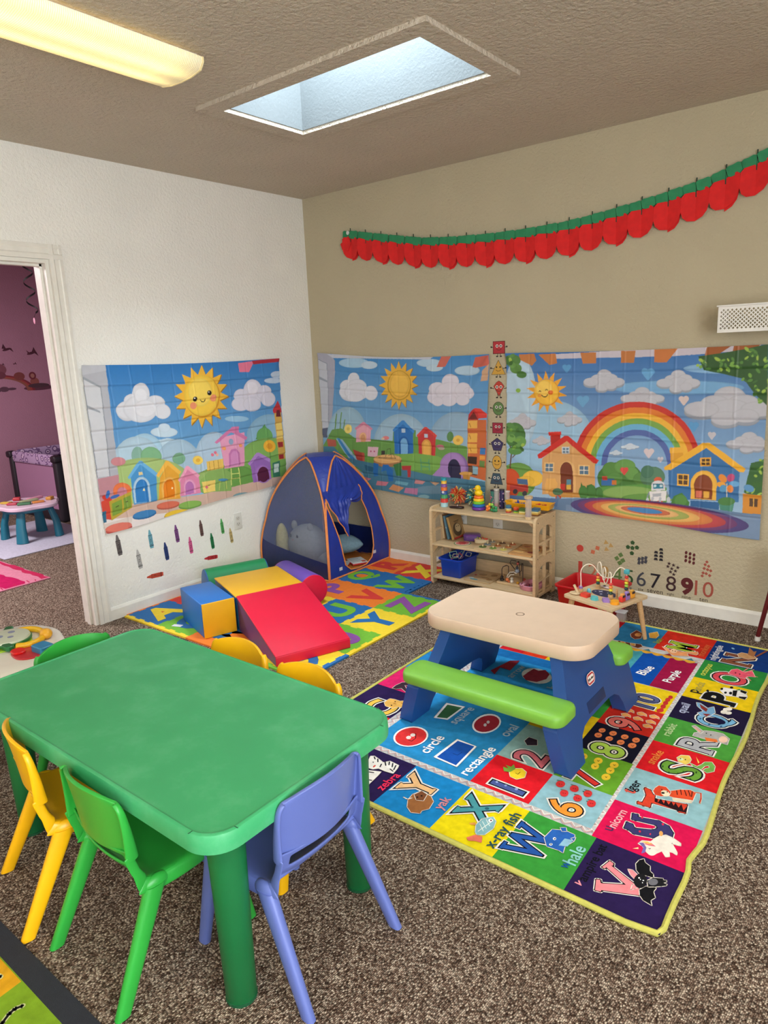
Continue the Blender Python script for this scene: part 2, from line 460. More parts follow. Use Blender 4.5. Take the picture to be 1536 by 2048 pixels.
def tapestry(name, label, ops, corners, plane, seed, top_fn, group):
    """corners: bottom-left, bottom-right, top-right, top-left in (u, z); plane 'x' hangs on x=0 (u=y), 'y' hangs on y=0 (u=x)"""
    us = [c[0] for c in corners]; vs = [c[1] for c in corners]
    cv = Canvas(min(us)-0.02, max(us)+0.02, min(vs)-0.04, max(vs)+0.04, 0.00125)
    cv.draw(ops)
    nx, ny = 600, 400
    U, V = np.meshgrid(np.linspace(0, 1, nx), np.linspace(0, 1, ny))
    bl, br, tr, tl = [np.array(c) for c in corners]
    Px = (bl[0]*(1-U)+br[0]*U)*(1-V)+(tl[0]*(1-U)+tr[0]*U)*V
    Pz = (bl[1]*(1-U)+br[1]*U)*(1-V)+(tl[1]*(1-U)+tr[1]*U)*V
    Pz = Pz + V*top_fn(U)*0.012 + (1-V)*0.006*np.sin(U*9+seed)
    rs = np.random.RandomState(seed)
    D = 0.012+0.004*np.sin(U*7+V*5+seed)+0.003*np.sin(U*17-V*9+seed*2)
    for k in range(1, 8):            # fold creases from the packaging
        y = k/8+rs.uniform(-.01, .01); slope = rs.uniform(-.02, .02)
        d = (V-(y+slope*(U-0.5)))*1.0
        D += rs.choice([-1, 1])*0.0034*np.exp(-(d/0.007)**2)+0.0026*np.tanh(d/0.012)*np.exp(-(d/0.05)**2)
    for k in range(1, 10):
        x = k/10+rs.uniform(-.008, .008)
        d = (U-x)*1.5
        D += rs.choice([-1, 1])*0.0024*np.exp(-(d/0.006)**2)
    for k in range(7):               # soft pulls from the upper corners
        cx = rs.choice([0, 1]); ang = rs.uniform(0.2, 1.3)
        d = (U-cx)*math.sin(ang)*(1 if cx == 0 else -1)*1.5-(1-V)*math.cos(ang)
        D += 0.0025*np.exp(-(d/0.02)**2)*np.exp(-((U-cx)**2+(1-V)**2)/0.25)
    D = np.maximum(D, 0.003)
    a = cv.a
    iu = np.clip((Px-cv.u0)/cv.res, 1, cv.w-2); iv = np.clip((Pz-cv.v0)/cv.res, 1, cv.h-2)
    i0 = iu.astype(int); j0 = iv.astype(int)
    C = (a[j0, i0]+a[j0, i0+1]+a[j0+1, i0]+a[j0+1, i0+1])/4
    n = nx*ny
    co = np.zeros((n, 3), np.float32)
    if plane == 'x': co[:, 0] = D.ravel(); co[:, 1] = Px.ravel()
    else: co[:, 0] = Px.ravel(); co[:, 1] = -D.ravel()
    co[:, 2] = Pz.ravel()
    idx = np.arange(n).reshape(ny, nx)
    q = np.stack([idx[:-1, :-1], idx[:-1, 1:], idx[1:, 1:], idx[1:, :-1]], -1).reshape(-1, 4)
    me = bpy.data.meshes.new(name)
    me.vertices.add(n); me.vertices.foreach_set('co', co.ravel())
    me.loops.add(q.size); me.loops.foreach_set('vertex_index', q.ravel().astype(np.int32))
    me.polygons.add(len(q)); me.polygons.foreach_set('loop_start', np.arange(0, q.size, 4, dtype=np.int32))
    me.polygons.foreach_set('use_smooth', np.ones(len(q), bool))
    me.update(calc_edges=True)
    at = me.color_attributes.new(name='ink', type='FLOAT_COLOR', domain='POINT')
    cc = np.ones((n, 4), np.float32); cc[:, :3] = C.reshape(-1, 3); at.data.foreach_set('color', cc.ravel())
    me.materials.append(printed('printed_polyester', 0.4, 0.06, 700, 0.0, 0.03))
    o = bpy.data.objects.new(name, me); COL.objects.link(o)
    tag(o, label, 'tapestry', group)
    return o

# ================================================================== THE ROOM
XR, YF = 5.6, -6.4
def quad_box(x0, x1, y0, y1, z0, z1): return MB().box(((x0+x1)/2, (y0+y1)/2, (z0+z1)/2), (x1-x0, y1-y0, z1-z0))
struct('floor', quad_box(-4.3, XR+.1, YF-.1, 1.3, -0.1, 0), M_CARPET)
DY0, DY1, DZ = -2.80, -1.96, 2.055            # doorway
w = MB()
w.box((-.06, (DY1+0.1)/2, ZC/2), (.12, 0.1-DY1, ZC))
w.box((-.06, (YF+DY0)/2, ZC/2), (.12, DY0-YF, ZC))
w.box((-.06, (DY0+DY1)/2, (DZ+ZC)/2), (.12, DY1-DY0, ZC-DZ))
struct('wall_left', w, M_WHITEWALL)
struct('wall_back', quad_box(0, XR, 0, .1, 0, ZC), M_TAN)
struct('wall_front', quad_box(-.12, XR, YF-.1, YF, 0, ZC), M_WHITEWALL)
w = MB()                                         # wall to the right of the camera, with an opening for added fill light
w.box((XR+.05, -1.55, ZC/2), (.1, 3.3, ZC)); w.box((XR+.05, -6.2, ZC/2), (.1, .4, ZC)); w.box((XR+.05, -4.6, .275), (.1, 2.8, .55)); w.box((XR+.05, -4.6, ZC-.13), (.1, 2.8, .26))
struct('wall_right', w, M_WHITEWALL)
w = MB()
for yy in (-3.225, -4.6, -5.975): w.box((XR+.03, yy, 1.45), (.06, .05, 1.8))
for zz in (.575, 2.325): w.box((XR+.03, -4.6, zz), (.06, 2.8, .05))
struct('fill_window_frame', w, M_TRIM)  # made-up frame around the added fill light, never in view
c = MB()
x0, x1, y0, y1 = SKY
c.box((( -.12+x0)/2, (YF+.1)/2, ZC+.05), (x0+.12, .1-YF, .1))
c.box(((x1+XR)/2, (YF+.1)/2, ZC+.05), (XR-x1, .1-YF, .1))
c.box(((x0+x1)/2, (y1+.1)/2, ZC+.05), (x1-x0, .1-y1, .1))
c.box(((x0+x1)/2, (YF+y0)/2, ZC+.05), (x1-x0, y0-YF, .1))
struct('ceiling', c, M_CEIL)
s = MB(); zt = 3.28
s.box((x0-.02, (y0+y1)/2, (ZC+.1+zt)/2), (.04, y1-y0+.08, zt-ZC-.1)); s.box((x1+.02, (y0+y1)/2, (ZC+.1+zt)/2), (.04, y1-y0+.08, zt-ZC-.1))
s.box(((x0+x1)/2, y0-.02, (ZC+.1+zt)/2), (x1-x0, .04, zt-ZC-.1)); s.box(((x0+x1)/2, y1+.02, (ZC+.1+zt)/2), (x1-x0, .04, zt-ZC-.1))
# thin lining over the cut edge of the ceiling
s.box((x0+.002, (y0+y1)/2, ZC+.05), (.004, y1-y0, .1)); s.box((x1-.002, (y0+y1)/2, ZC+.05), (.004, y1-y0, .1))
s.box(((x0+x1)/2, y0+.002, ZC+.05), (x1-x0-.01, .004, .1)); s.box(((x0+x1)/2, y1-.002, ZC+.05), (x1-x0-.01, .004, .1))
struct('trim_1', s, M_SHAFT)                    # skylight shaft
t = MB(); tw = .088
t.box(((x0+x1)/2, y1+tw/2, ZC-.009), (x1-x0+2*tw, tw, .018)); t.box(((x0+x1)/2, y0-tw/2, ZC-.009), (x1-x0+2*tw, tw, .018))
t.box((x0-tw/2, (y0+y1)/2, ZC-.009), (tw, y1-y0, .018)); t.box((x1+tw/2, (y0+y1)/2, ZC-.009), (tw, y1-y0, .018))
struct('trim_2', t, M_CEIL)                     # painted board around the skylight
gm = bpy.data.materials.new('skylight_glazing'); gm.use_nodes = True
nt = gm.node_tree; nt.nodes.clear()
oo = nt.nodes.new('ShaderNodeOutputMaterial'); mx = nt.nodes.new('ShaderNodeMixShader'); tr = nt.nodes.new('ShaderNodeBsdfTransparent'); gl = nt.nodes.new('ShaderNodeBsdfGlossy')
gl.inputs['Roughness'].default_value = 0.1; tr.inputs[0].default_value = (.95, .98, 1, 1); mx.inputs[0].default_value = 0.06
nt.links.new(tr.outputs[0], mx.inputs[1]); nt.links.new(gl.outputs[0], mx.inputs[2]); nt.links.new(mx.outputs[0], oo.inputs[0])
struct('window_1', quad_box(x0-.04, x1+.04, y0-.04, y1+.04, zt, zt+.01), gm)

# baseboards: profile with a small cove on top
def baseboard(name, a, b, nrm):
    a = Vector(a); b = Vector(b); n = Vector(nrm)
    prof = [(0, 0), (.013, 0), (.013, .062), (.009, .070), (.005, .076), (0, .078)]
    rs = [[tuple(p+n*d+Vector((0, 0, z))) for d, z in prof] for p in (a, b)]
    struct(name, MB().rings(rs), M_TRIM, smooth=20)
baseboard('baseboard_left', (0, -1.885, 0), (0, 0, 0), (1, 0, 0))
baseboard('baseboard_back', (0, 0, 0), (XR, 0, 0), (0, -1, 0))
# door casing, jamb and stop
d = MB()
def casing(y, sgn, z1):
    prof = [(0, .006), (0, .018), (.022, .020), (.03, .014), (.052, .013), (.058, .017), (.075, .014), (.078, 0)]
    rs = [[(px, y+sgn*py, z) for py, px in prof]+[(0, y, z)] for z in (0, z1)]
    d.rings(rs)
casing(DY1+.002, 1, DZ+.078); casing(DY0-.002, -1, DZ+.078)
prof = [(0, .006), (0, .018), (.022, .020), (.03, .014), (.052, .013), (.058, .017), (.075, .014), (.078, 0), (0, 0)]
d.rings([[(px, y, DZ+.002+pz) for pz, px in prof] for y in (DY0-.075, DY1+.075)])
struct('door_1', d, M_TRIM, smooth=25)
j = MB()
for y, sg in ((DY1, -1), (DY0, 1)):
    j.box((-.06, y+sg*.009, DZ/2), (.125, .018, DZ)); j.box((-.055, y+sg*.024, DZ/2), (.035, .013, DZ))
j.box((-.06, (DY0+DY1)/2, DZ-.009), (.125, DY1-DY0-.036, .018)); j.box((-.055, (DY0+DY1)/2, DZ-.024), (.035, DY1-DY0-.036, .013))
struct('trim_3', j, M_TRIM)

# ------------------------------------------------------------------ the pink nursery beyond the doorway
struct('wall_nursery_far', quad_box(-4.3, -4.2, -5, 1.2, 0, ZC), M_PINK)
struct('wall_nursery_back', quad_box(-4.2, -.12, 1.1, 1.2, 0, ZC), M_PINK)
struct('wall_nursery_front', quad_box(-4.2, -.12, -5, -4.9, 0, ZC), M_PINK)
struct('ceiling_nursery', quad_box(-4.3, -.12, -5, 1.2, ZC, ZC+.1), M_CEIL)
area('nursery_fill_light', (-2.0, -3.2, 2.55), 1.2, .3, 105, (1, .93, .95))  # unseen area light added to brighten the pink room

# ================================================================== CEILING LIGHT
def lens_mat(name, power, tint):
    ml = mat(name, 'f4ecd0', 0.35, 0.02, 20, emis=(tint, power))
    nt = ml.node_tree; b = nt.nodes['Principled BSDF']
    tc = [n for n in nt.nodes if n.type == 'TEX_COORD'][0]
    wv = nt.nodes.new('ShaderNodeTexWave'); wv.inputs['Scale'].default_value = 45; wv.bands_direction = 'Y'
    nt.links.new(tc.outputs['Object'], wv.inputs['Vector'])
    bp = nt.nodes.new('ShaderNodeBump'); bp.inputs['Strength'].default_value = .4; bp.inputs['Distance'].default_value = .004
    nt.links.new(wv.outputs['Fac'], bp.inputs['Height']); nt.links.new(bp.outputs['Normal'], b.inputs['Normal'])
    # the two tubes inside show as brighter bands along the lens, dimmer towards the ends and edges
    sp = nt.nodes.new('ShaderNodeSeparateXYZ'); nt.links.new(tc.outputs['Object'], sp.inputs[0])
    def M(op, a, v=None, bb=None):
        n = nt.nodes.new('ShaderNodeMath'); n.operation = op
        nt.links.new(a, n.inputs[0])
        if v is not None: n.inputs[1].default_value = v
        if bb is not None: nt.links.new(bb, n.inputs[1])
        return n.outputs[0]
    ax = M('ABSOLUTE', sp.outputs[0]); dx = M('SUBTRACT', ax, .055); d2 = M('MULTIPLY', dx, bb=dx); g = M('MULTIPLY', d2, -900); e = M('EXPONENT', g)
    ay = M('ABSOLUTE', sp.outputs[1]); mr = nt.nodes.new('ShaderNodeMapRange'); nt.links.new(ay, mr.inputs[0])
    mr.inputs[1].default_value = .48; mr.inputs[2].default_value = .60; mr.inputs[3].default_value = 1; mr.inputs[4].default_value = .25
    a = M('MULTIPLY', e, .9); a = M('ADD', a, .55); a = M('MULTIPLY', a, bb=mr.outputs[0])
    wf = M('MULTIPLY', wv.outputs['Fac'], .5); wf = M('ADD', wf, .7); a = M('MULTIPLY', a, bb=wf)
    a = M('MULTIPLY', a, power); nt.links.new(a, b.inputs['Emission Strength'])
    return ml
M_LENS = lens_mat('lamp_lens', LAMP_E, 'ffdc84'); M_LENS_FILL = lens_mat('fill_lamp_lens', LAMP_FILL, 'fff3e0')  # brighter second lens serves only the added fill lamps
def ceiling_lamp(label, x, y, rz=0, lens=None):
    t = thing('fluorescent_lamp', label, 'ceiling light', (x, y, ZC), rz)
    MB().rbox((0, 0, -.008), (.24, 1.2, .016), .003).build('housing', paint('e8e4da'), t)
    prof = [(-.138, -.012), (-.137, -.03), (-.118, -.052), (-.06, -.062), (0, -.064), (.06, -.062), (.118, -.052), (.137, -.03), (.138, -.012)]
    rs = [[(px, yy, pz) for px, pz in prof] for yy in (-.605, -.6, .6, .605)]
    MB().rings(rs).build('lens', lens or M_LENS, t, smooth=50)
    for sy in (-1, 1):
        e = MB(); e.rings([[(px*1.02, sy*(.606+dd), pz*1.02) for px, pz in prof] for dd in (0, .006)])
        e.build('end_cap', mat('lamp_end_cap', 'e9dcae', .4, .03, 20, emis=('ffdc90', LAMP_E*.08)), t, smooth=30)
    return t
ceiling_lamp('long fluorescent ceiling light with ribbed glowing lens beside the skylight', 1.375, -2.66)
ceiling_lamp('added fluorescent fill light with ribbed lens nearer the right wall, out of view', 4.4, -2.9, 0, M_LENS_FILL)  # this lamp and the next are added for fill
ceiling_lamp('fluorescent ceiling light with ribbed lens behind the camera', 2.6, -5.0, PI/2, M_LENS_FILL)
# ================================================================== WALL TAPESTRIES
# shapes printed on the cloths and on the rug, in millimetres on their own surface
ART_T1 = '''
Q 1f74bd 8cc0e0 -1864,1556 -244,1508 -382,140 -1945,514
P c0d8e6 -1559,1028 -1360,1040 -1255,1008 -1434,966
E a9cde2 -1529,952 130,-18 -18,-133
E 8fb8d4 -493,936 226,-27 -18,-168
E b4cfe0 -1585,906 167,-25 -23,-167
E a8c4d8 -1298,845 175,-27 -23,-177
E b0c8dc -1007,840 169,-25 -23,-195
E 86b0a0 -1578,959 39,-5 -7,-53
E 7fb488 -1490,938 71,-10 -8,-62
E 7cae8c -1291,900 49,-7 -5,-37
P 5a9a58 -639,943 -538,1041 -473,923
E 6aa85c -548,953 76,-9 -7,-62
E 86b45e -497,765 313,-46 -18,-170
E a8c27a -1520,787 304,-52 -20,-148
E 7fae58 -837,671 360,-61 -14,-122
E 98b86c -1011,701 182,-31 -11,-89
P 7cae58 -1149,665 -1139,742 -954,762 -704,785 -360,811 -382,594
E 6c9f4e -808,697 142,-23 -9,-81
P b4b6bf -1870,1513 -1713,1499 -1719,1295 -1715,820 -1739,646 -1877,675
P d0d2d8 -1858,1444 -1761,1382 -1771,865 -1849,869
P 9aa0aa -1858,1444 -1761,1382 -1758,1371 -1861,1428
P 9aa0aa -1860,1286 -1785,1246 -1782,1233 -1859,1269
S 8d949e 5 -1761,1382 -1771,865
S 8d949e 4 -1860,1436 -1849,869
P c0c2ca -1870,1513 -1713,1499 -1712,1470 -1875,1449
P c08a94 -1850,860 -1714,864 -1725,680 -1852,687
E d08a90 -1708,942 47,-7 -4,-26
P d0b0a0 -1861,592 -1657,675 -1474,663 -1152,641 -509,648 -377,637 -587,455 -1674,551 -1851,528
P e6dcd8 -1843,615 -1104,537 -1343,498 -1850,536
P d6c8c0 -1847,589 -1657,602 -1699,511 -1850,536
E 8898a8 -1551,1230 1,0 0,-1
E cfd0d8 -1610,1226 72,-6 -8,-55
E dcdde4 -1509,1322 61,-4 -9,-65
E dcdde4 -1573,1284 58,-5 -6,-43
E dcdde4 -1619,1236 67,-6 -7,-51
E dcdde4 -1520,1236 119,-10 -11,-82
E dcdde4 -1416,1254 72,-6 -7,-53
E dcdde4 -1370,1205 57,-5 -6,-45
E e8e8ee -1510,1314 44,-3 -6,-43
E e4e4ea -1491,1233 80,-7 -7,-52
E c4d8e6 -1377,1078 94,-11 -4,-31
E c8dae8 -1373,1105 42,-5 -4,-27
E cfcbda -639,1250 80,-6 -12,-105
E dad6e4 -730,1257 65,-5 -5,-44
E dad6e4 -744,1198 77,-6 -5,-45
E dad6e4 -631,1260 87,-6 -11,-100
E dad6e4 -528,1263 69,-5 -6,-51
E dad6e4 -492,1214 70,-5 -6,-51
E dad6e4 -645,1190 80,-7 -6,-50
E e4e0ec -633,1301 53,-3 -5,-45
E 9ac4e2 -787,1102 102,-10 -2,-20
E c0d0e4 -389,1379 71,-4 -3,-26
E c0d0e4 -436,1340 85,-5 -2,-19
P e87a98 -738,1474 -593,1484 -647,1411 -732,1415
P b02a3a -613,1485 -355,1496 -350,1470 -602,1461
P a87818 -1035,1472 -1014,1406 -951,1454 -960,1382 -881,1406 -921,1340 -838,1335 -903,1287 -830,1253 -910,1230 -857,1173 -940,1180 -917,1109 -988,1145 -997,1071 -1048,1129 -1085,1064 -1107,1134 -1168,1090 -1159,1161 -1231,1140 -1194,1203 -1269,1209 -1210,1254 -1274,1286 -1203,1308 -1249,1360 -1175,1356 -1195,1422 -1130,1391 -1121,1461 -1073,1409
P f0b83c -1039,1473 -1018,1410 -958,1454 -965,1387 -891,1408 -927,1345 -848,1340 -910,1292 -840,1259 -916,1238 -867,1182 -945,1188 -925,1121 -993,1152 -1003,1084 -1051,1137 -1088,1076 -1111,1142 -1169,1101 -1161,1168 -1230,1150 -1197,1209 -1267,1216 -1211,1261 -1272,1291 -1205,1313 -1248,1364 -1178,1360 -1195,1423 -1133,1396 -1123,1461 -1077,1413
E e09c28 -1055,1273 142,-10 -16,-133
E f8cc48 -1061,1279 137,-10 -16,-129
E fad860 -1070,1301 92,-6 -11,-89
E 1a1410 -1119,1262 17,-1 -2,-16
E 1a1410 -1000,1293 18,-1 -2,-16
E ffffff -1123,1268 5,0 0,-4
E ffffff -1004,1299 5,0 0,-4
E f0966c -1138,1221 25,-2 -3,-22
E f0966c -969,1258 26,-2 -3,-23
S 1a1410 5 -1076,1254 -1068,1242 -1052,1239 -1039,1247 -1036,1256
P e8a0c0 -958,991 -733,1005 -759,772 -940,780
P d47aa8 -998,967 -845,1048 -711,967 -726,948 -848,1018 -981,955
P d47aa8 -844,1053 -780,1051 -782,1011 -846,1013
E 90a8c8 -861,954 20,-2 -2,-20
E f0a060 -923,916 17,-2 -1,-12
E f0a060 -777,917 16,-2 -1,-12
P c878b0 -901,784 -891,873 -862,902 -823,902 -794,870 -797,788
P d890c4 -885,786 -876,866 -851,888 -825,886 -808,864 -813,786
P e8c060 -1081,850 -944,850 -951,786 -1084,787
S b08838 4 -1061,843 -1064,787
S b08838 4 -1025,844 -1028,788
S b08838 4 -988,845 -991,788
E e4708c -1026,887 12,-2 -1,-10
E e4708c -1000,898 12,-2 -1,-10
E f0b0a0 -989,882 12,-2 -1,-10
S 7a9a50 3 -1127,838 -1133,790
E f4d060 -1147,868 39,-6 -4,-29
E e8b040 -1145,868 16,-2 -2,-12
S 5a8a40 4 -510,842 -510,778
E f4b838 -508,878 56,-7 -5,-44
E e09828 -508,878 28,-4 -2,-21
P 8ab060 -1153,725 -1075,781 -940,780 -881,740 -895,619 -1150,655
P 4a94cc -1640,834 -1559,912 -1468,825 -1480,659 -1643,668
P 6cb0de -1659,838 -1573,927 -1558,925 -1452,827 -1470,811 -1566,904 -1651,823
E b0cce0 -1578,751 56,-10 -10,-76
P b0cce0 -1633,761 -1521,750 -1524,663 -1637,676
E 2f7cc0 -1578,751 42,-7 -8,-61
P 2f7cc0 -1620,759 -1536,748 -1538,666 -1625,676
P e0c890 -1584,859 -1560,857 -1559,839 -1585,839
P f0e0a0 -1572,741 -1560,757 -1556,738
P e8a83c -1445,802 -1382,876 -1303,807 -1307,641 -1469,662
P f4bc50 -1469,820 -1389,900 -1373,898 -1285,814 -1304,798 -1380,871 -1455,804
E f0b860 -1384,731 53,-9 -8,-65
P f0b860 -1438,736 -1333,727 -1336,653 -1440,663
E e8821e -1384,731 40,-7 -7,-51
P e8821e -1424,733 -1344,727 -1347,658 -1429,665
E fff0c0 -1362,720 6,-1 -1,-6
P e088ac -1296,759 -1233,825 -1154,764 -1150,650 -1306,655
P f0a4c0 -1311,763 -1242,845 -1225,843 -1142,767 -1161,755 -1234,820 -1301,750
E e8a0c4 -1231,704 45,-8 -7,-52
P e8a0c4 -1276,707 -1186,701 -1185,657 -1277,659
E b870b0 -1231,699 31,-6 -5,-42
P b870b0 -1262,705 -1201,699 -1201,660 -1263,658
P f0d070 -1136,722 -1028,718 -1033,644 -1127,646
E e07080 -1099,681 12,-2 -1,-10
S 604030 3 -1085,693 -1079,686 -1071,693
E 4a90b8 -961,707 42,-7 -1,-10
S c8d070 5 -986,701 -1000,643
S c8d070 5 -934,698 -936,642
S d8e080 7 -883,771 -890,659
S d8e080 7 -815,765 -810,651
S d8e080 5 -884,735 -814,729
S d8e080 5 -885,700 -813,696
P 9a6cb8 -704,785 -630,837 -518,768 -524,640 -693,641
P b48ad0 -725,783 -636,848 -613,845 -509,783 -523,763 -625,824 -709,765
E a878c4 -597,689 75,-12 -7,-65
E 5a2440 -594,685 53,-8 -6,-55
P 5a2440 -646,694 -540,680 -541,642 -648,644
P d8a850 -439,1110 -373,1115 -364,768 -431,766
P c83038 -451,1132 -401,1196 -368,1135 -368,1109 -446,1109
P 6a1820 -426,1082 -412,1129 -383,1128 -380,1078
P f0d070 -428,1035 -374,1035 -374,986 -430,987
P f0d070 -431,977 -375,976 -375,922 -431,923
P a02830 -428,896 -378,895 -379,857 -426,858
P a02830 -427,804 -378,802 -379,770 -426,771
P 3a7a60 -498,754 -424,760 -429,646 -502,647
P cfe0d8 -485,742 -438,743 -439,680 -488,679
E e87848 -1705,765 59,-11 -7,-48
E c88090 -1707,757 32,-6 -4,-30
P d04838 -1846,725 -1774,742 -1793,604 -1851,625
P b8a038 -1796,716 -1649,750 -1656,652 -1798,601
P 7a9a3c -1782,700 -1715,715 -1723,639 -1788,625
P 7a9a3c -1705,719 -1655,729 -1663,658 -1712,645
E 3a6ab0 -1755,739 31,4 2,-10
E d03a30 -1812,741 23,-13 -8,-13
E 3a70b8 -1799,760 12,-4 -8,-24
S 3a3020 4 -1759,676 -1742,681
S 3a3020 4 -1691,693 -1678,696
P 2f6a88 -1850,665 -1824,666 -1830,599 -1850,599
E 2a68a0 -1578,590 84,-1 2,-24
E 3f80b8 -1577,597 82,-1 2,-22
E b85848 -1403,612 83,-5 1,-21
E d87058 -1402,620 83,-5 1,-21
E c8a030 -1346,543 94,-4 2,-25
E e8c03c -1345,551 92,-3 2,-24
E 6a9a48 -1241,584 86,-5 1,-24
E 88b458 -1240,592 86,-5 1,-22
E c05048 -1759,542 87,-2 2,-27
E e07868 -1760,554 87,-2 2,-25
E 78a0a8 -809,570 78,-6 1,-21
E d0a080 -766,533 92,-5 3,-23
E 3a78b8 -675,558 68,-5 1,-19
E 3a78b8 -919,524 76,-6 1,-21
'''
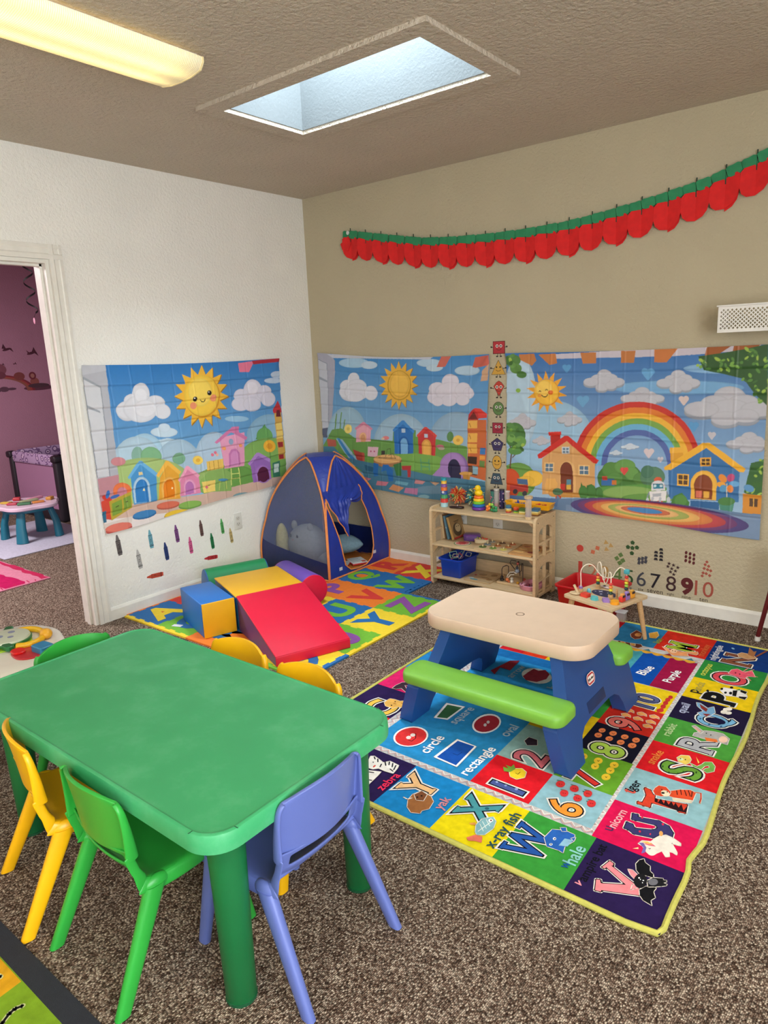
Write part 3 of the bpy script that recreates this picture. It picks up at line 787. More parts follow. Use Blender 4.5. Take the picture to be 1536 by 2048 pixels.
ART_T2 = '''
Q 2f80c0 9cc4dc 54,1535 1553,1483 1544,525 -48,371
E a4c8e0 422,1438 147,-4 -2,-35
E c0d4e4 566,1420 77,-2 -2,-27
E b0cce0 1085,1422 102,-3 -1,-27
E b8d0e0 1129,1389 67,-1 -1,-23
E b0cce0 1378,1366 94,-2 -1,-31
P a8a8b8 68,1530 195,1510 240,1458 172,959 62,945
P c0c4d0 78,1473 161,1440 143,958 60,961
S 8890a0 5 78,1473 161,1440 143,958
P 9098a8 74,1348 151,1316 152,1301 74,1327
P c4c8d4 167,1509 1131,1466 1086,1444 221,1479
P 58607a 59,950 173,970 174,884 60,885
P c86858 1187,1464 1263,1466 1212,1394 1146,1393
P c86050 1436,1448 1538,1459 1537,1397 1440,1382 1415,1387
P c8a080 1537,1406 1491,1364 1475,1298 1526,1302
E 9abcd0 317,901 196,8 -16,-222
E a0c0d4 815,880 236,10 -9,-199
E 94b4cc 1282,900 220,10 -5,-202
P 6a9a4c 179,949 272,962 399,893 753,887 756,957 952,969 950,925 1137,913 1369,876 1364,660 633,563 66,815
S 6f9858 10 207,944 231,1066
S 6f9858 10 257,946 281,1078
S 6f9858 9 285,942 314,1026
E f0d878 337,959 36,1 -2,-34
E d8c060 337,959 14,0 -1,-13
E ccced8 381,1223 109,0 -4,-61
E dcdde6 409,1324 56,-1 -3,-46
E dcdde6 343,1274 66,0 -3,-45
E dcdde6 327,1233 63,0 -3,-45
E dcdde6 438,1273 94,-1 -3,-50
E dcdde6 435,1233 121,0 -4,-61
E dcdde6 567,1223 60,0 -3,-52
E dcdde6 419,1192 81,0 -2,-32
E ccc8d4 1246,1214 175,0 -1,-55
E d8d4e0 1248,1296 65,-1 -1,-51
E d8d4e0 1147,1251 67,0 -1,-44
E d8d4e0 1123,1195 61,0 -1,-43
E d8d4e0 1246,1232 120,0 -2,-64
E d8d4e0 1344,1241 64,0 -1,-50
E d8d4e0 1386,1223 42,0 -1,-38
E d8d4e0 1234,1177 62,0 -1,-40
E d8d4e0 1342,1178 53,0 -1,-34
E d8d4e0 1145,1167 45,0 -1,-30
P a07818 834,1440 853,1383 899,1426 894,1366 953,1389 924,1335 987,1336 939,1295 997,1272 937,1250 982,1209 919,1211 943,1154 886,1179 885,1117 842,1162 818,1103 797,1162 749,1115 755,1178 692,1152 723,1210 656,1208 707,1251 645,1274 710,1297 663,1340 729,1337 705,1395 764,1368 765,1430 808,1384
P e8b440 830,1440 849,1385 893,1426 889,1368 946,1391 920,1338 980,1338 935,1298 990,1276 933,1255 975,1214 915,1215 936,1161 881,1185 880,1125 839,1168 814,1110 794,1168 748,1123 753,1184 692,1159 720,1215 656,1214 705,1256 646,1278 707,1300 663,1342 727,1340 705,1396 762,1370 764,1430 804,1386
E c89828 826,1275 105,-1 -5,-102
E f0bc48 826,1277 97,-1 -5,-96
E d8a030 827,1279 85,-1 -4,-86
E f0c050 827,1281 83,-1 -4,-84
P e8a8b8 417,967 487,1005 551,971 546,874 404,862
P d888a4 401,966 481,1015 495,1015 567,966 556,956 487,995 411,954
E f0b888 475,902 35,1 -2,-35
E d8986c 475,896 22,1 -2,-27
P d8986c 453,896 497,897 495,868 452,866
E e08080 690,905 31,1 -1,-14
E d8c0a0 664,899 15,1 0,-8
P 2a70b8 762,958 848,1014 928,963 921,801 763,795
P 3f8ad0 751,965 839,1034 859,1034 940,962 930,946 848,1008 761,950
P b8ccdc 831,977 863,978 862,949 830,948
E 2060a8 846,872 44,2 -2,-50
P 2060a8 804,870 890,874 887,800 803,796
E 7ab4e0 847,870 31,1 -2,-40
P 7ab4e0 817,868 878,871 875,799 816,796
P c83838 969,931 1038,981 1120,936 1110,792 969,784
P d84840 957,935 1031,994 1047,994 1129,939 1120,924 1040,975 965,920
P b8ccdc 1022,945 1052,946 1051,921 1021,920
E e0a048 1038,861 42,2 -2,-49
P e0a048 998,859 1078,863 1078,787 997,783
E f0b858 1038,859 29,1 -1,-39
P f0b858 1010,857 1066,860 1066,786 1009,783
E c87080 1153,866 34,2 0,-13
E b0a090 1163,852 27,1 0,-11
P 7aac50 748,787 946,807 1133,798 1366,717 1107,699 742,674
S 5a8a40 4 1299,901 1294,845
E f0c860 1302,915 42,2 -1,-32
E d8a040 1302,915 14,1 0,-11
E 5a8a50 1239,936 27,1 -1,-34
P c86838 1382,1052 1518,1055 1508,657 1363,679
P d84038 1394,1088 1436,1129 1478,1125 1521,1091 1520,1068 1462,1062 1456,1053 1382,1052
P c03030 1382,1052 1388,1088 1426,1125 1457,1089 1458,1053
P 702018 1385,1055 1426,1107 1454,1057
P e8b050 1385,1047 1452,1049 1451,999 1381,997
P e8b050 1379,964 1449,967 1446,907 1376,904
P e8b050 1375,895 1445,896 1442,834 1372,832
S a06020 4 1393,1029 1403,1006
S a06020 4 1389,956 1399,928
S a06020 4 1388,868 1398,845
P 3a2418 1372,811 1442,811 1439,759 1371,764
P 604838 1373,750 1441,748 1438,685 1369,689
P 8ab0c0 1404,752 1446,746 1445,694 1406,696
P 3a78b8 1466,872 1506,874 1503,830 1463,829
P 6a8a48 1461,789 1501,786 1498,740 1460,747
P e8a040 1461,821 1501,821 1501,796 1461,793
S 5aa078 8 986,770 989,691
S 5aa078 8 1057,769 1058,696
S 5aa078 6 988,746 1057,747
S 5aa078 6 988,716 1058,718
E 8a68a8 1267,725 106,7 -2,-105
E a884c0 1250,728 103,7 -3,-103
P a884c0 1148,722 1233,718 1174,626 1071,648 1113,690
E 2a2848 1261,719 50,3 -2,-67
P 2a2848 1213,716 1311,723 1314,656 1232,650
E d8a050 1352,693 52,4 0,-13
P c08838 1327,686 1387,686 1381,647 1331,648
P 98b8cc 209,881 273,878 390,756 428,716 426,685 371,681 267,803
P 3a84c0 217,886 245,885 349,765 440,696 412,684 320,753
P a84038 372,808 480,782 481,699 453,686 402,736
P c05848 460,792 487,783 479,698 463,708
P e0b8c4 519,834 619,836 608,763 518,764
E c05878 548,802 8,0 0,-6
E c05878 581,803 8,0 0,-6
P 3a3430 647,812 679,813 677,783 645,781
P 4a84a0 58,815 183,820 263,749 47,770
P b85848 115,877 208,870 212,822 125,818
P 4a7c94 263,744 563,714 1106,660 1505,652 1504,502 1135,480 523,501 451,654
E 6a8ca0 1103,562 187,16 -1,-30
P c07888 435,611 542,598 473,561
P c87a88 595,586 699,584 672,554 580,553
P d09060 737,571 837,554 785,519 696,532
P b87898 850,555 960,559 952,513 835,518
P 70a8b8 764,599 876,593 863,571 750,578
P c88888 938,623 1022,614 997,592 925,592
P c8a080 1058,617 1139,614 1104,591
E 80a8b0 1006,503 48,4 -1,-16
P 30607c 481,699 574,684 559,651 492,657
E a87850 694,738 126,8 -2,-43
E e0b070 695,753 126,7 -2,-33
S 3a3428 4 618,759 772,763
S 3a3428 3 683,768 699,824 725,831 734,766
S 605030 3 709,779 748,797 771,758
P 2a6cb0 569,720 615,712 604,623 563,615
P 2a6cb0 654,710 699,712 742,674 738,594 699,591 684,670 638,657
P 3f7840 744,715 814,735 816,639 772,636
P b83a38 817,710 900,717 896,635 872,633 868,683 824,680
'''
ART_T3 = '''
Q 1f68b0 a8c8e0 1658,1511 3111,1478 3185,443 1653,277
E 9cc4e0 1918,973 299,11 2,-213
E b4d0e4 1753,1161 119,1 0,-278
E 78acd8 2662,1253 343,-1 2,-37
E 88b4dc 2873,1349 167,-3 2,-26
P c8c0cc 1958,1449 3065,1472 3068,1438 2654,1417 1958,1423
P c07840 1747,1455 1846,1457 1863,1416 1834,1386 1753,1424
P c87c40 1874,1451 1985,1453 1997,1397 1948,1388
P c07840 2135,1453 2228,1451 2230,1391 2152,1391
P c07840 2368,1454 2450,1453 2443,1388 2370,1390
P c87840 2552,1457 2674,1457 2619,1386 2553,1388
P a05828 2816,1460 2932,1460 2861,1411 2806,1412
P a05828 2944,1460 3066,1463 3008,1402 2935,1400
E 9aa0ae 2278,1309 44,-1 1,-38
E 9aa0ae 2240,1289 41,0 1,-31
E 9aa0ae 2314,1290 43,0 1,-31
E 9aa0ae 2279,1276 55,0 1,-31
E 9aa0ae 2204,1276 47,0 1,-24
E 9aa0ae 2351,1275 45,0 1,-23
E 9aa0ae 2267,1247 38,0 1,-22
E 9aa0ae 2320,1255 35,0 1,-21
E c0c1cb 2278,1318 43,-1 1,-38
E c0c1cb 2239,1298 41,0 1,-31
E c0c1cb 2313,1300 43,0 1,-31
E c0c1cb 2279,1286 55,0 1,-31
E c0c1cb 2204,1287 47,0 1,-24
E c0c1cb 2351,1286 45,0 1,-23
E c0c1cb 2267,1257 38,0 1,-22
E c0c1cb 2319,1266 35,0 1,-21
E 9aa0ae 2682,1299 40,0 2,-37
E 9aa0ae 2647,1279 38,0 1,-31
E 9aa0ae 2715,1281 40,0 2,-31
E 9aa0ae 2683,1267 51,0 2,-31
E 9aa0ae 2614,1268 44,0 1,-23
E 9aa0ae 2750,1267 42,0 1,-23
E 9aa0ae 2673,1239 35,0 1,-21
E 9aa0ae 2722,1247 33,0 1,-21
E c0c1cb 2681,1309 40,-1 2,-37
E c0c1cb 2646,1289 38,0 1,-31
E c0c1cb 2715,1291 40,0 2,-31
E c0c1cb 2683,1277 51,0 2,-31
E c0c1cb 2613,1278 44,0 1,-23
E c0c1cb 2750,1277 42,0 1,-23
E c0c1cb 2672,1249 35,0 1,-21
E c0c1cb 2722,1257 33,0 1,-21
E 9aa0ae 2497,1215 43,0 1,-33
E 9aa0ae 2459,1197 40,0 1,-28
E 9aa0ae 2532,1199 42,0 1,-27
E 9aa0ae 2498,1187 54,0 1,-28
E 9aa0ae 2424,1186 47,0 1,-21
E 9aa0ae 2569,1187 45,0 1,-21
E 9aa0ae 2486,1161 37,0 1,-19
E 9aa0ae 2539,1169 35,0 1,-19
E c0c1cb 2496,1224 43,0 1,-33
E c0c1cb 2459,1206 40,0 1,-28
E c0c1cb 2532,1208 42,0 1,-27
E c0c1cb 2498,1195 54,0 1,-28
E c0c1cb 2423,1195 47,0 1,-21
E c0c1cb 2569,1196 45,0 1,-21
E c0c1cb 2486,1169 37,0 1,-19
E c0c1cb 2539,1177 35,0 1,-19
E 9aa0ae 2941,1180 79,1 4,-62
E 9aa0ae 2873,1145 76,1 3,-52
E 9aa0ae 3006,1150 77,1 3,-51
E 9aa0ae 2944,1126 99,2 3,-52
E 9aa0ae 2807,1124 88,2 2,-40
E 9aa0ae 3074,1129 80,1 3,-38
E 9aa0ae 2926,1078 70,2 2,-37
E 9aa0ae 3020,1094 63,1 2,-36
E c0c1cb 2940,1197 79,0 4,-62
E c0c1cb 2872,1162 76,1 3,-52
E c0c1cb 3005,1167 77,1 3,-51
E c0c1cb 2943,1143 99,1 3,-52
E c0c1cb 2806,1141 88,1 2,-40
E c0c1cb 3073,1145 80,1 3,-38
E c0c1cb 2925,1095 70,2 2,-37
E c0c1cb 3019,1111 63,1 2,-36
E 9aa0ae 3043,987 39,2 2,-33
E 9aa0ae 3010,968 37,2 2,-28
E 9aa0ae 3075,973 38,2 2,-28
E 9aa0ae 3045,959 48,2 2,-28
E 9aa0ae 2979,956 42,2 1,-21
E 9aa0ae 3108,962 40,2 1,-20
E 9aa0ae 3036,933 34,2 1,-19
E 9aa0ae 3082,943 31,2 1,-19
E c0c1cb 3042,996 39,2 2,-33
E c0c1cb 3009,977 37,2 2,-28
E c0c1cb 3075,982 38,2 2,-27
E c0c1cb 3044,968 48,2 2,-28
E c0c1cb 2978,965 42,2 1,-21
E c0c1cb 3108,971 40,2 1,-20
E c0c1cb 3035,942 34,2 1,-19
E c0c1cb 3081,952 31,1 1,-19
E 9aa0ae 2078,1084 28,1 0,-27
E 9aa0ae 2053,1069 26,1 0,-22
E 9aa0ae 2101,1072 28,1 0,-22
E 9aa0ae 2079,1061 36,1 0,-22
E 9aa0ae 2029,1060 31,1 0,-17
E 9aa0ae 2126,1062 30,1 0,-16
E 9aa0ae 2070,1040 25,1 0,-15
E 9aa0ae 2106,1048 23,1 0,-15
E c0c1cb 2078,1091 28,1 0,-27
E c0c1cb 2053,1076 26,1 0,-22
E c0c1cb 2101,1079 28,1 0,-22
E c0c1cb 2079,1068 36,1 0,-22
E c0c1cb 2029,1067 31,1 0,-17
E c0c1cb 2126,1070 30,1 0,-16
E c0c1cb 2070,1048 25,1 0,-15
E c0c1cb 2106,1055 23,1 0,-15
E 9aa0ae 1771,1062 33,1 0,-31
E 9aa0ae 1741,1044 32,1 0,-26
E 9aa0ae 1798,1048 33,1 0,-26
E 9aa0ae 1771,1035 43,1 0,-26
E 9aa0ae 1712,1034 36,1 0,-20
E 9aa0ae 1828,1037 35,1 0,-19
E 9aa0ae 1762,1010 30,1 0,-18
E 9aa0ae 1803,1019 27,1 0,-18
E c0c1cb 1771,1071 33,1 0,-31
E c0c1cb 1741,1053 32,1 0,-26
E c0c1cb 1798,1056 33,1 0,-26
E c0c1cb 1771,1044 43,1 0,-26
E c0c1cb 1712,1042 36,1 0,-20
E c0c1cb 1828,1045 35,1 0,-19
E c0c1cb 1762,1019 30,1 0,-18
E c0c1cb 1803,1028 27,1 0,-18
E 9aa0ae 1895,945 22,1 0,-17
E 9aa0ae 1875,934 21,1 0,-14
E 9aa0ae 1912,937 22,1 0,-14
E 9aa0ae 1895,930 28,1 0,-14
E 9aa0ae 1857,928 23,1 0,-11
E 9aa0ae 1932,932 23,1 0,-11
E 9aa0ae 1888,916 19,1 0,-10
E 9aa0ae 1916,921 17,1 0,-10
E c0c1cb 1895,949 22,1 0,-17
E c0c1cb 1875,939 21,1 0,-14
E c0c1cb 1912,941 22,1 0,-14
E c0c1cb 1895,934 28,1 0,-14
E c0c1cb 1857,933 23,1 0,-11
E c0c1cb 1932,936 23,1 0,-11
E c0c1cb 1888,920 19,1 0,-10
E c0c1cb 1916,926 17,1 0,-10
E 9aa0ae 2440,931 19,1 0,-11
E 9aa0ae 2423,924 18,1 0,-9
E 9aa0ae 2454,926 19,1 0,-9
E 9aa0ae 2440,922 24,1 0,-9
E 9aa0ae 2407,920 20,1 0,-7
E 9aa0ae 2471,923 19,1 0,-7
E 9aa0ae 2434,912 16,1 0,-6
E 9aa0ae 2458,917 15,1 0,-6
E c8d4e0 2439,934 19,1 0,-11
E c8d4e0 2423,927 18,1 0,-9
E c8d4e0 2454,929 19,1 0,-9
E c8d4e0 2440,925 24,1 0,-9
E c8d4e0 2407,923 20,1 0,-7
E c8d4e0 2471,926 19,1 0,-7
E c8d4e0 2434,915 16,1 0,-6
E c8d4e0 2458,920 15,1 0,-6
E 9aa0ae 2361,892 14,1 0,-9
E 9aa0ae 2348,886 13,1 0,-7
E 9aa0ae 2372,887 14,1 0,-7
E 9aa0ae 2361,884 18,1 0,-7
E 9aa0ae 2336,882 15,1 0,-5
E 9aa0ae 2385,885 15,1 0,-5
E 9aa0ae 2357,876 12,1 0,-5
E 9aa0ae 2375,879 11,1 0,-5
E c8d4e0 2361,894 14,1 0,-9
E c8d4e0 2348,888 13,1 0,-7
E c8d4e0 2372,890 14,1 0,-7
E c8d4e0 2361,886 18,1 0,-7
E c8d4e0 2336,884 15,1 0,-5
E c8d4e0 2385,887 15,1 0,-5
E c8d4e0 2357,879 12,1 0,-5
E c8d4e0 2374,881 11,1 0,-5
E 5a9cd0 2044,1376 15,0 0,-13
E 5a9cd0 2069,1375 15,0 0,-13
P 5a9cd0 2030,1371 2083,1370 2060,1342 2054,1342
E 6aa8d8 2505,1340 19,0 1,-18
E 6aa8d8 2538,1339 19,0 1,-18
P 6aa8d8 2487,1332 2556,1331 2527,1293 2520,1293
E 6aa4d0 2139,1190 20,0 0,-18
E 6aa4d0 2174,1191 20,0 0,-18
P 6aa4d0 2120,1183 2193,1184 2161,1143 2153,1143
E d8c4c0 2701,1194 14,0 1,-14
E d8c4c0 2725,1195 14,0 1,-14
P d8c4c0 2688,1189 2739,1189 2718,1159 2713,1159
E 5a9cd0 2758,1058 15,0 1,-15
E 5a9cd0 2783,1058 15,0 1,-15
P 5a9cd0 2744,1052 2797,1053 2776,1019 2769,1019
E c8c4cc 2856,1012 11,0 1,-11
E c8c4cc 2874,1012 11,0 1,-11
P c8c4cc 2846,1007 2884,1008 2869,983 2864,983
E d8c8cc 2532,905 15,1 1,-15
E d8c8cc 2558,906 15,1 1,-15
P d8c8cc 2518,898 2572,901 2550,867 2544,867
E d0c8d0 2602,868 8,0 0,-9
E d0c8d0 2618,869 8,0 0,-9
P d0c8d0 2593,864 2626,866 2612,846 2609,845
E ffffff 2910,1538 0,0 0,0
E ffffff 2911,1538 0,0 0,0
P ffffff 2910,1538 2911,1538 2911,1537 2910,1537
P f0a830 2011,1232 2061,1208 2007,1202
P f0a830 2005,1198 2039,1157 1987,1173
P f0a830 1985,1170 1996,1119 1957,1155
P f0a830 1952,1154 1939,1104 1921,1152
P f0a830 1916,1153 1881,1112 1886,1165
P f0a830 1883,1167 1831,1145 1861,1191
P f0a830 1859,1194 1802,1195 1850,1225
P f0a830 1850,1229 1798,1253 1855,1259
P f0a830 1857,1263 1822,1305 1876,1288
P f0a830 1879,1291 1867,1342 1907,1305
P f0a830 1911,1306 1924,1355 1943,1308
P f0a830 1947,1307 1981,1345 1976,1294
P f0a830 1980,1292 2029,1312 2001,1268
P f0a830 2003,1265 2057,1264 2011,1236
E e89020 1932,1227 81,0 1,-79
E f8c040 1930,1230 78,0 1,-75
E fad060 1918,1250 51,0 0,-47
S 3a2010 4 1884,1233 1890,1239 1897,1233
S 3a2010 4 1927,1241 1934,1247 1942,1241
E e87028 1960,1228 16,0 0,-13
E f0a040 1888,1209 14,0 0,-10
S 3a2010 4 1902,1212 1913,1202 1929,1202 1940,1216
P c8342c 2820,842 2815,884 2806,924 2793,963 2775,1000 2753,1034 2727,1066 2698,1094 2665,1119 2630,1140 2592,1156 2552,1168 2511,1175 2470,1177 2427,1175 2384,1167 2343,1153 2303,1135 2265,1112 2229,1084 2198,1052 2170,1016 2146,976 2128,934 2114,889 2107,843 2105,797 2140,799 2141,842 2148,883 2160,924 2178,962 2198,998 2223,1030 2253,1061 2284,1086 2319,1107 2355,1124 2393,1136 2431,1144 2471,1146 2509,1145 2546,1139 2583,1128 2617,1112 2650,1094 2679,1071 2707,1045 2730,1017 2750,985 2767,951 2779,915 2787,879 2792,841
P e07c30 2792,841 2787,879 2779,915 2767,951 2750,985 2730,1017 2707,1045 2679,1071 2650,1094 2617,1112 2583,1128 2546,1139 2509,1145 2471,1146 2431,1144 2393,1136 2355,1124 2319,1107 2284,1086 2253,1061 2223,1030 2198,998 2178,962 2160,924 2148,883 2141,842 2140,799 2175,801 2176,840 2182,877 2193,913 2208,947 2227,980 2249,1010 2275,1037 2304,1060 2335,1079 2368,1095 2401,1106 2436,1113 2472,1115 2506,1114 2541,1109 2573,1099 2604,1086 2634,1068 2661,1048 2686,1024 2707,998 2726,969 2741,939 2752,907 2759,874 2764,839
P f0b840 2764,839 2759,874 2752,907 2741,939 2726,969 2707,998 2686,1024 2661,1048 2634,1068 2604,1086 2573,1099 2541,1109 2506,1114 2472,1115 2436,1113 2401,1106 2368,1095 2335,1079 2304,1060 2275,1037 2249,1010 2227,980 2208,947 2193,913 2182,877 2176,840 2175,801 2209,803 2209,837 2215,871 2224,903 2237,934 2254,963 2274,990 2297,1014 2323,1034 2350,1052 2380,1066 2410,1076 2441,1083 2473,1085 2504,1084 2534,1079 2564,1070 2593,1059 2618,1043 2643,1025 2665,1004 2684,980 2701,955 2714,927 2725,898 2732,868 2735,837
P 7aa850 2735,837 2732,868 2725,898 2714,927 2701,955 2684,980 2665,1004 2643,1025 2618,1043 2593,1059 2564,1070 2534,1079 2504,1084 2473,1085 2441,1083 2410,1076 2380,1066 2350,1052 2323,1034 2297,1014 2274,990 2254,963 2237,934 2224,903 2215,871 2209,837 2209,803 2243,805 2243,835 2248,864 2256,894 2268,921 2282,946 2300,970 2319,990 2342,1009 2366,1024 2391,1036 2419,1046 2446,1052 2474,1054 2501,1053 2528,1049 2555,1041 2580,1031 2603,1018 2625,1001 2644,983 2662,962 2675,940 2688,915 2697,889 2703,863 2706,835
P 6cb0d8 2706,835 2703,863 2697,889 2688,915 2675,940 2662,962 2644,983 2625,1001 2603,1018 2580,1031 2555,1041 2528,1049 2501,1053 2474,1054 2446,1052 2419,1046 2391,1036 2366,1024 2342,1009 2319,990 2300,970 2282,946 2268,921 2256,894 2248,864 2243,835 2243,805 2276,808 2277,833 2280,859 2288,883 2297,907 2310,929 2325,948 2342,967 2361,983 2382,997 2404,1007 2427,1016 2451,1021 2475,1022 2498,1022 2523,1019 2545,1012 2567,1003 2587,991 2605,978 2623,961 2638,944 2650,924 2661,903 2669,881 2674,857 2677,833
P 5468a8 2677,833 2674,857 2669,881 2661,903 2650,924 2638,944 2623,961 2605,978 2587,991 2567,1003 2545,1012 2523,1019 2498,1022 2475,1022 2451,1021 2427,1016 2404,1007 2382,997 2361,983 2342,967 2325,948 2310,929 2297,907 2288,883 2280,859 2277,833 2276,808 2309,810 2310,831 2313,853 2319,873 2326,893 2337,912 2350,928 2364,944 2380,958 2398,969 2416,978 2436,985 2456,989 2476,991 2496,991 2516,988 2535,983 2554,976 2571,966 2587,954 2601,940 2614,925 2625,908 2633,891 2640,872 2645,852 2647,831
E 6c9c4c 1729,677 135,10 0,-113
E d05028 1680,651 75,6 0,-97
E f0c048 1838,697 71,5 0,-50
E e8b840 1790,676 60,5 0,-33
E 4a7c3c 2386,738 131,10 3,-97
E 5a8c44 2334,786 51,3 1,-46
E 6a9c50 2414,811 60,4 1,-42
E 5c9048 2356,736 47,4 1,-37
E 6a9c50 2455,774 39,3 1,-36
E 5c8c48 2505,747 39,3 1,-36
E 5a8468 2572,762 67,5 2,-59
E 4a7860 2542,790 35,2 1,-36
P 5f9a48 2253,676 2516,718 2650,709 2654,621 2169,605
E 8ab060 2439,661 150,13 1,-39
E 6a9a4c 2558,642 154,14 1,-26
E d84c48 2401,793 13,1 0,-12
E d84c48 2422,795 13,1 0,-12
P d84c48 2390,787 2435,791 2416,762 2411,762
P 3a6ea8 2278,730 2356,736 2357,695 2279,689
P c04838 2283,746 2314,748 2315,723 2284,720
P d07838 2341,725 2368,727 2369,701 2341,699
S 6a4830 8 1682,753 1692,854 1680,909
S 6a4830 5 1699,821 1741,867
E 4a7c40 1717,965 73,3 0,-77
E 5a8c48 1681,997 44,1 0,-44
E 6a9c50 1753,923 41,2 0,-37
E 5a9048 1717,866 49,2 0,-27
E 7aac58 1693,942 29,1 0,-26
E 4c7c38 1706,1420 54,-1 0,-36
E 5c8c44 1729,1372 40,-1 0,-31
E 6c9c50 1706,1394 24,-1 0,-19
E 4c7c38 1765,1335 35,-1 0,-21
E 8ab848 1744,1240 17,0 0,-13
P 30582c 2776,1413 2901,1427 2989,1441 3097,1462 3118,1156 3059,1216 2999,1295 2899,1322 2806,1341
E 78a848 3054,1372 8,-13 -4,-3
E 3f6c34 3005,1393 11,-9 -3,-5
E 3f6c34 3095,1228 9,-2 -1,-8
E a0c050 2889,1343 6,-8 -6,-5
E 56883e 2878,1337 9,3 2,-6
E 78a848 2898,1390 10,2 1,-6
E 78a848 2996,1293 6,7 5,-5
E 78a848 3095,1355 9,10 5,-5
E 78a848 3053,1406 6,-11 -5,-3
E 56883e 3052,1215 6,-5 -4,-5
E a0c050 2776,1367 5,6 6,-5
E 56883e 2883,1386 5,-13 -6,-2
E 78a848 3089,1392 6,9 5,-4
E 3f6c34 3010,1285 10,-6 -2,-5
E 3f6c34 3017,1420 8,3 2,-5
E a0c050 3004,1441 11,-11 -5,-6
E 56883e 2804,1386 8,-9 -5,-5
E 3f6c34 2949,1354 13,1 1,-7
E 56883e 2923,1344 6,-7 -4,-4
E 56883e 3041,1369 8,3 3,-7
E a0c050 3125,1177 11,-2 -1,-8
E a0c050 3022,1433 11,3 3,-8
E 78a848 3058,1252 6,-14 -7,-3
E 3f6c34 3094,1341 14,-5 -1,-5
E 78a848 3095,1380 9,3 2,-7
E a0c050 2789,1393 11,-3 -1,-8
E 78a848 3082,1180 11,4 2,-7
E 78a848 3113,1250 13,2 1,-6
E a0c050 3055,1394 1,-13 -5,0
E a0c050 3079,1187 10,2 1,-5
E a0c050 2921,1391 5,-8 -4,-2
E 56883e 2943,1393 6,-11 -5,-3
E 3f6c34 2971,1376 14,2 1,-5
E 78a848 2941,1373 9,6 4,-7
E 78a848 3125,1187 10,-3 -1,-5
E 78a848 3122,1207 8,-9 -4,-4
E 78a848 3027,1312 6,-11 -7,-4
E 56883e 2985,1376 6,4 4,-7
E 56883e 3062,1334 10,-12 -5,-5
E 56883e 3030,1287 11,4 3,-7
E 78a848 3030,1412 5,-11 -6,-3
E 56883e 3027,1435 14,-1 0,-8
E 3f6c34 3052,1380 2,-7 -7,-2
E 78a848 3074,1193 3,-7 -5,-3
E 56883e 3045,1422 7,-12 -7,-4
E 3f6c34 3056,1220 10,-5 -3,-8
E 3f6c34 3027,1417 8,12 5,-4
E 78a848 2791,1359 8,2 2,-9
E a0c050 2808,1379 13,-10 -4,-6
E a0c050 3094,1234 7,8 5,-6
E 3f6c34 3044,1411 10,-4 -2,-7
E 56883e 2912,1362 4,-14 -6,-1
E a0c050 2920,1341 8,-1 0,-6
E 3f6c34 2856,1405 10,-9 -3,-4
E 3f6c34 3052,1280 12,7 2,-5
E a0c050 3006,1398 8,8 4,-4
E 3f6c34 2982,1352 5,6 5,-5
E a0c050 2873,1395 12,-5 -1,-5
E a0c050 3070,1239 7,-2 -1,-6
E 78a848 2943,1361 15,-2 0,-6
E 56883e 2828,1348 14,0 0,-6
E a0c050 3088,1386 5,5 4,-5
E 3f6c34 2814,1372 11,-9 -3,-5
E a0c050 3110,1281 4,-14 -4,-1
E 3f6c34 3058,1251 10,7 3,-5
E a0c050 2868,1396 13,-8 -3,-7
E 78a848 2966,1356 10,-7 -4,-6
E 78a848 2925,1342 5,-13 -6,-2
E 56883e 2804,1381 5,7 4,-3
E 56883e 2890,1367 6,12 6,-4
P 3a6838 3059,871 3137,894 3151,697 3103,693 3036,714
E a0c050 3105,826 7,-11 -5,-4
E 3f6c34 3097,845 7,-5 -4,-6
E 56883e 3117,886 9,1 0,-7
E a0c050 3109,850 7,9 5,-5
E a0c050 3085,805 8,-2 -1,-7
E 56883e 3128,882 1,-11 -5,-1
E 3f6c34 3122,756 11,4 2,-7
E 78a848 3103,840 13,1 0,-6
E 56883e 3141,777 5,12 6,-3
E 3f6c34 3113,844 5,8 4,-3
E 3f6c34 3095,767 7,-12 -4,-3
E 56883e 3094,838 7,0 0,-5
E a0c050 3101,888 7,2 2,-6
E 56883e 3115,887 8,8 3,-4
E 3f6c34 3133,807 2,-8 -7,-2
E a0c050 3079,726 7,14 5,-3
E a0c050 3110,713 12,8 2,-5
E a0c050 3058,724 10,7 3,-6
E 3f6c34 3111,771 12,0 0,-9
E 3f6c34 3081,765 8,-6 -3,-6
E 3f6c34 3079,850 14,-3 -1,-5
E 3f6c34 3110,762 5,-6 -3,-4
E 3f6c34 3102,757 6,7 5,-5
E 56883e 3059,745 6,11 5,-4
E 3f6c34 1663,1009 8,-9 -8,-6
E 3f6c34 1718,916 16,-6 -3,-7
E 3f6c34 1712,901 13,-1 -1,-7
E 56883e 1705,1451 15,7 5,-8
E 78a848 1736,933 21,7 3,-9
E 3f6c34 1763,879 9,-16 -10,-5
E 3f6c34 1660,1404 18,1 1,-6
E 3f6c34 1739,998 9,-13 -9,-5
E 56883e 1685,998 18,-9 -6,-10
E 78a848 1692,995 4,-9 -11,-5
E 78a848 1711,885 12,14 9,-6
E 56883e 1695,957 15,-5 -3,-7
E a0c050 1771,904 8,11 9,-5
E 56883e 1730,1014 10,-3 -4,-10
E a0c050 1694,1423 1,-16 -11,0
E 3f6c34 1696,1405 10,12 10,-6
P d8a468 1902,827 2059,952 2239,826 2239,628 1904,603
P b82820 1954,984 2019,992 2020,934 1959,910
P d8352c 1943,991 2025,997 2028,977 1945,968
P d03028 1867,847 2047,972 2069,973 2262,837 2250,816 2229,820 2062,941 1896,827 1875,825
P c8d4dc 2032,905 2081,908 2082,866 2032,863
P 6a8498 2038,899 2054,900 2054,887 2039,887
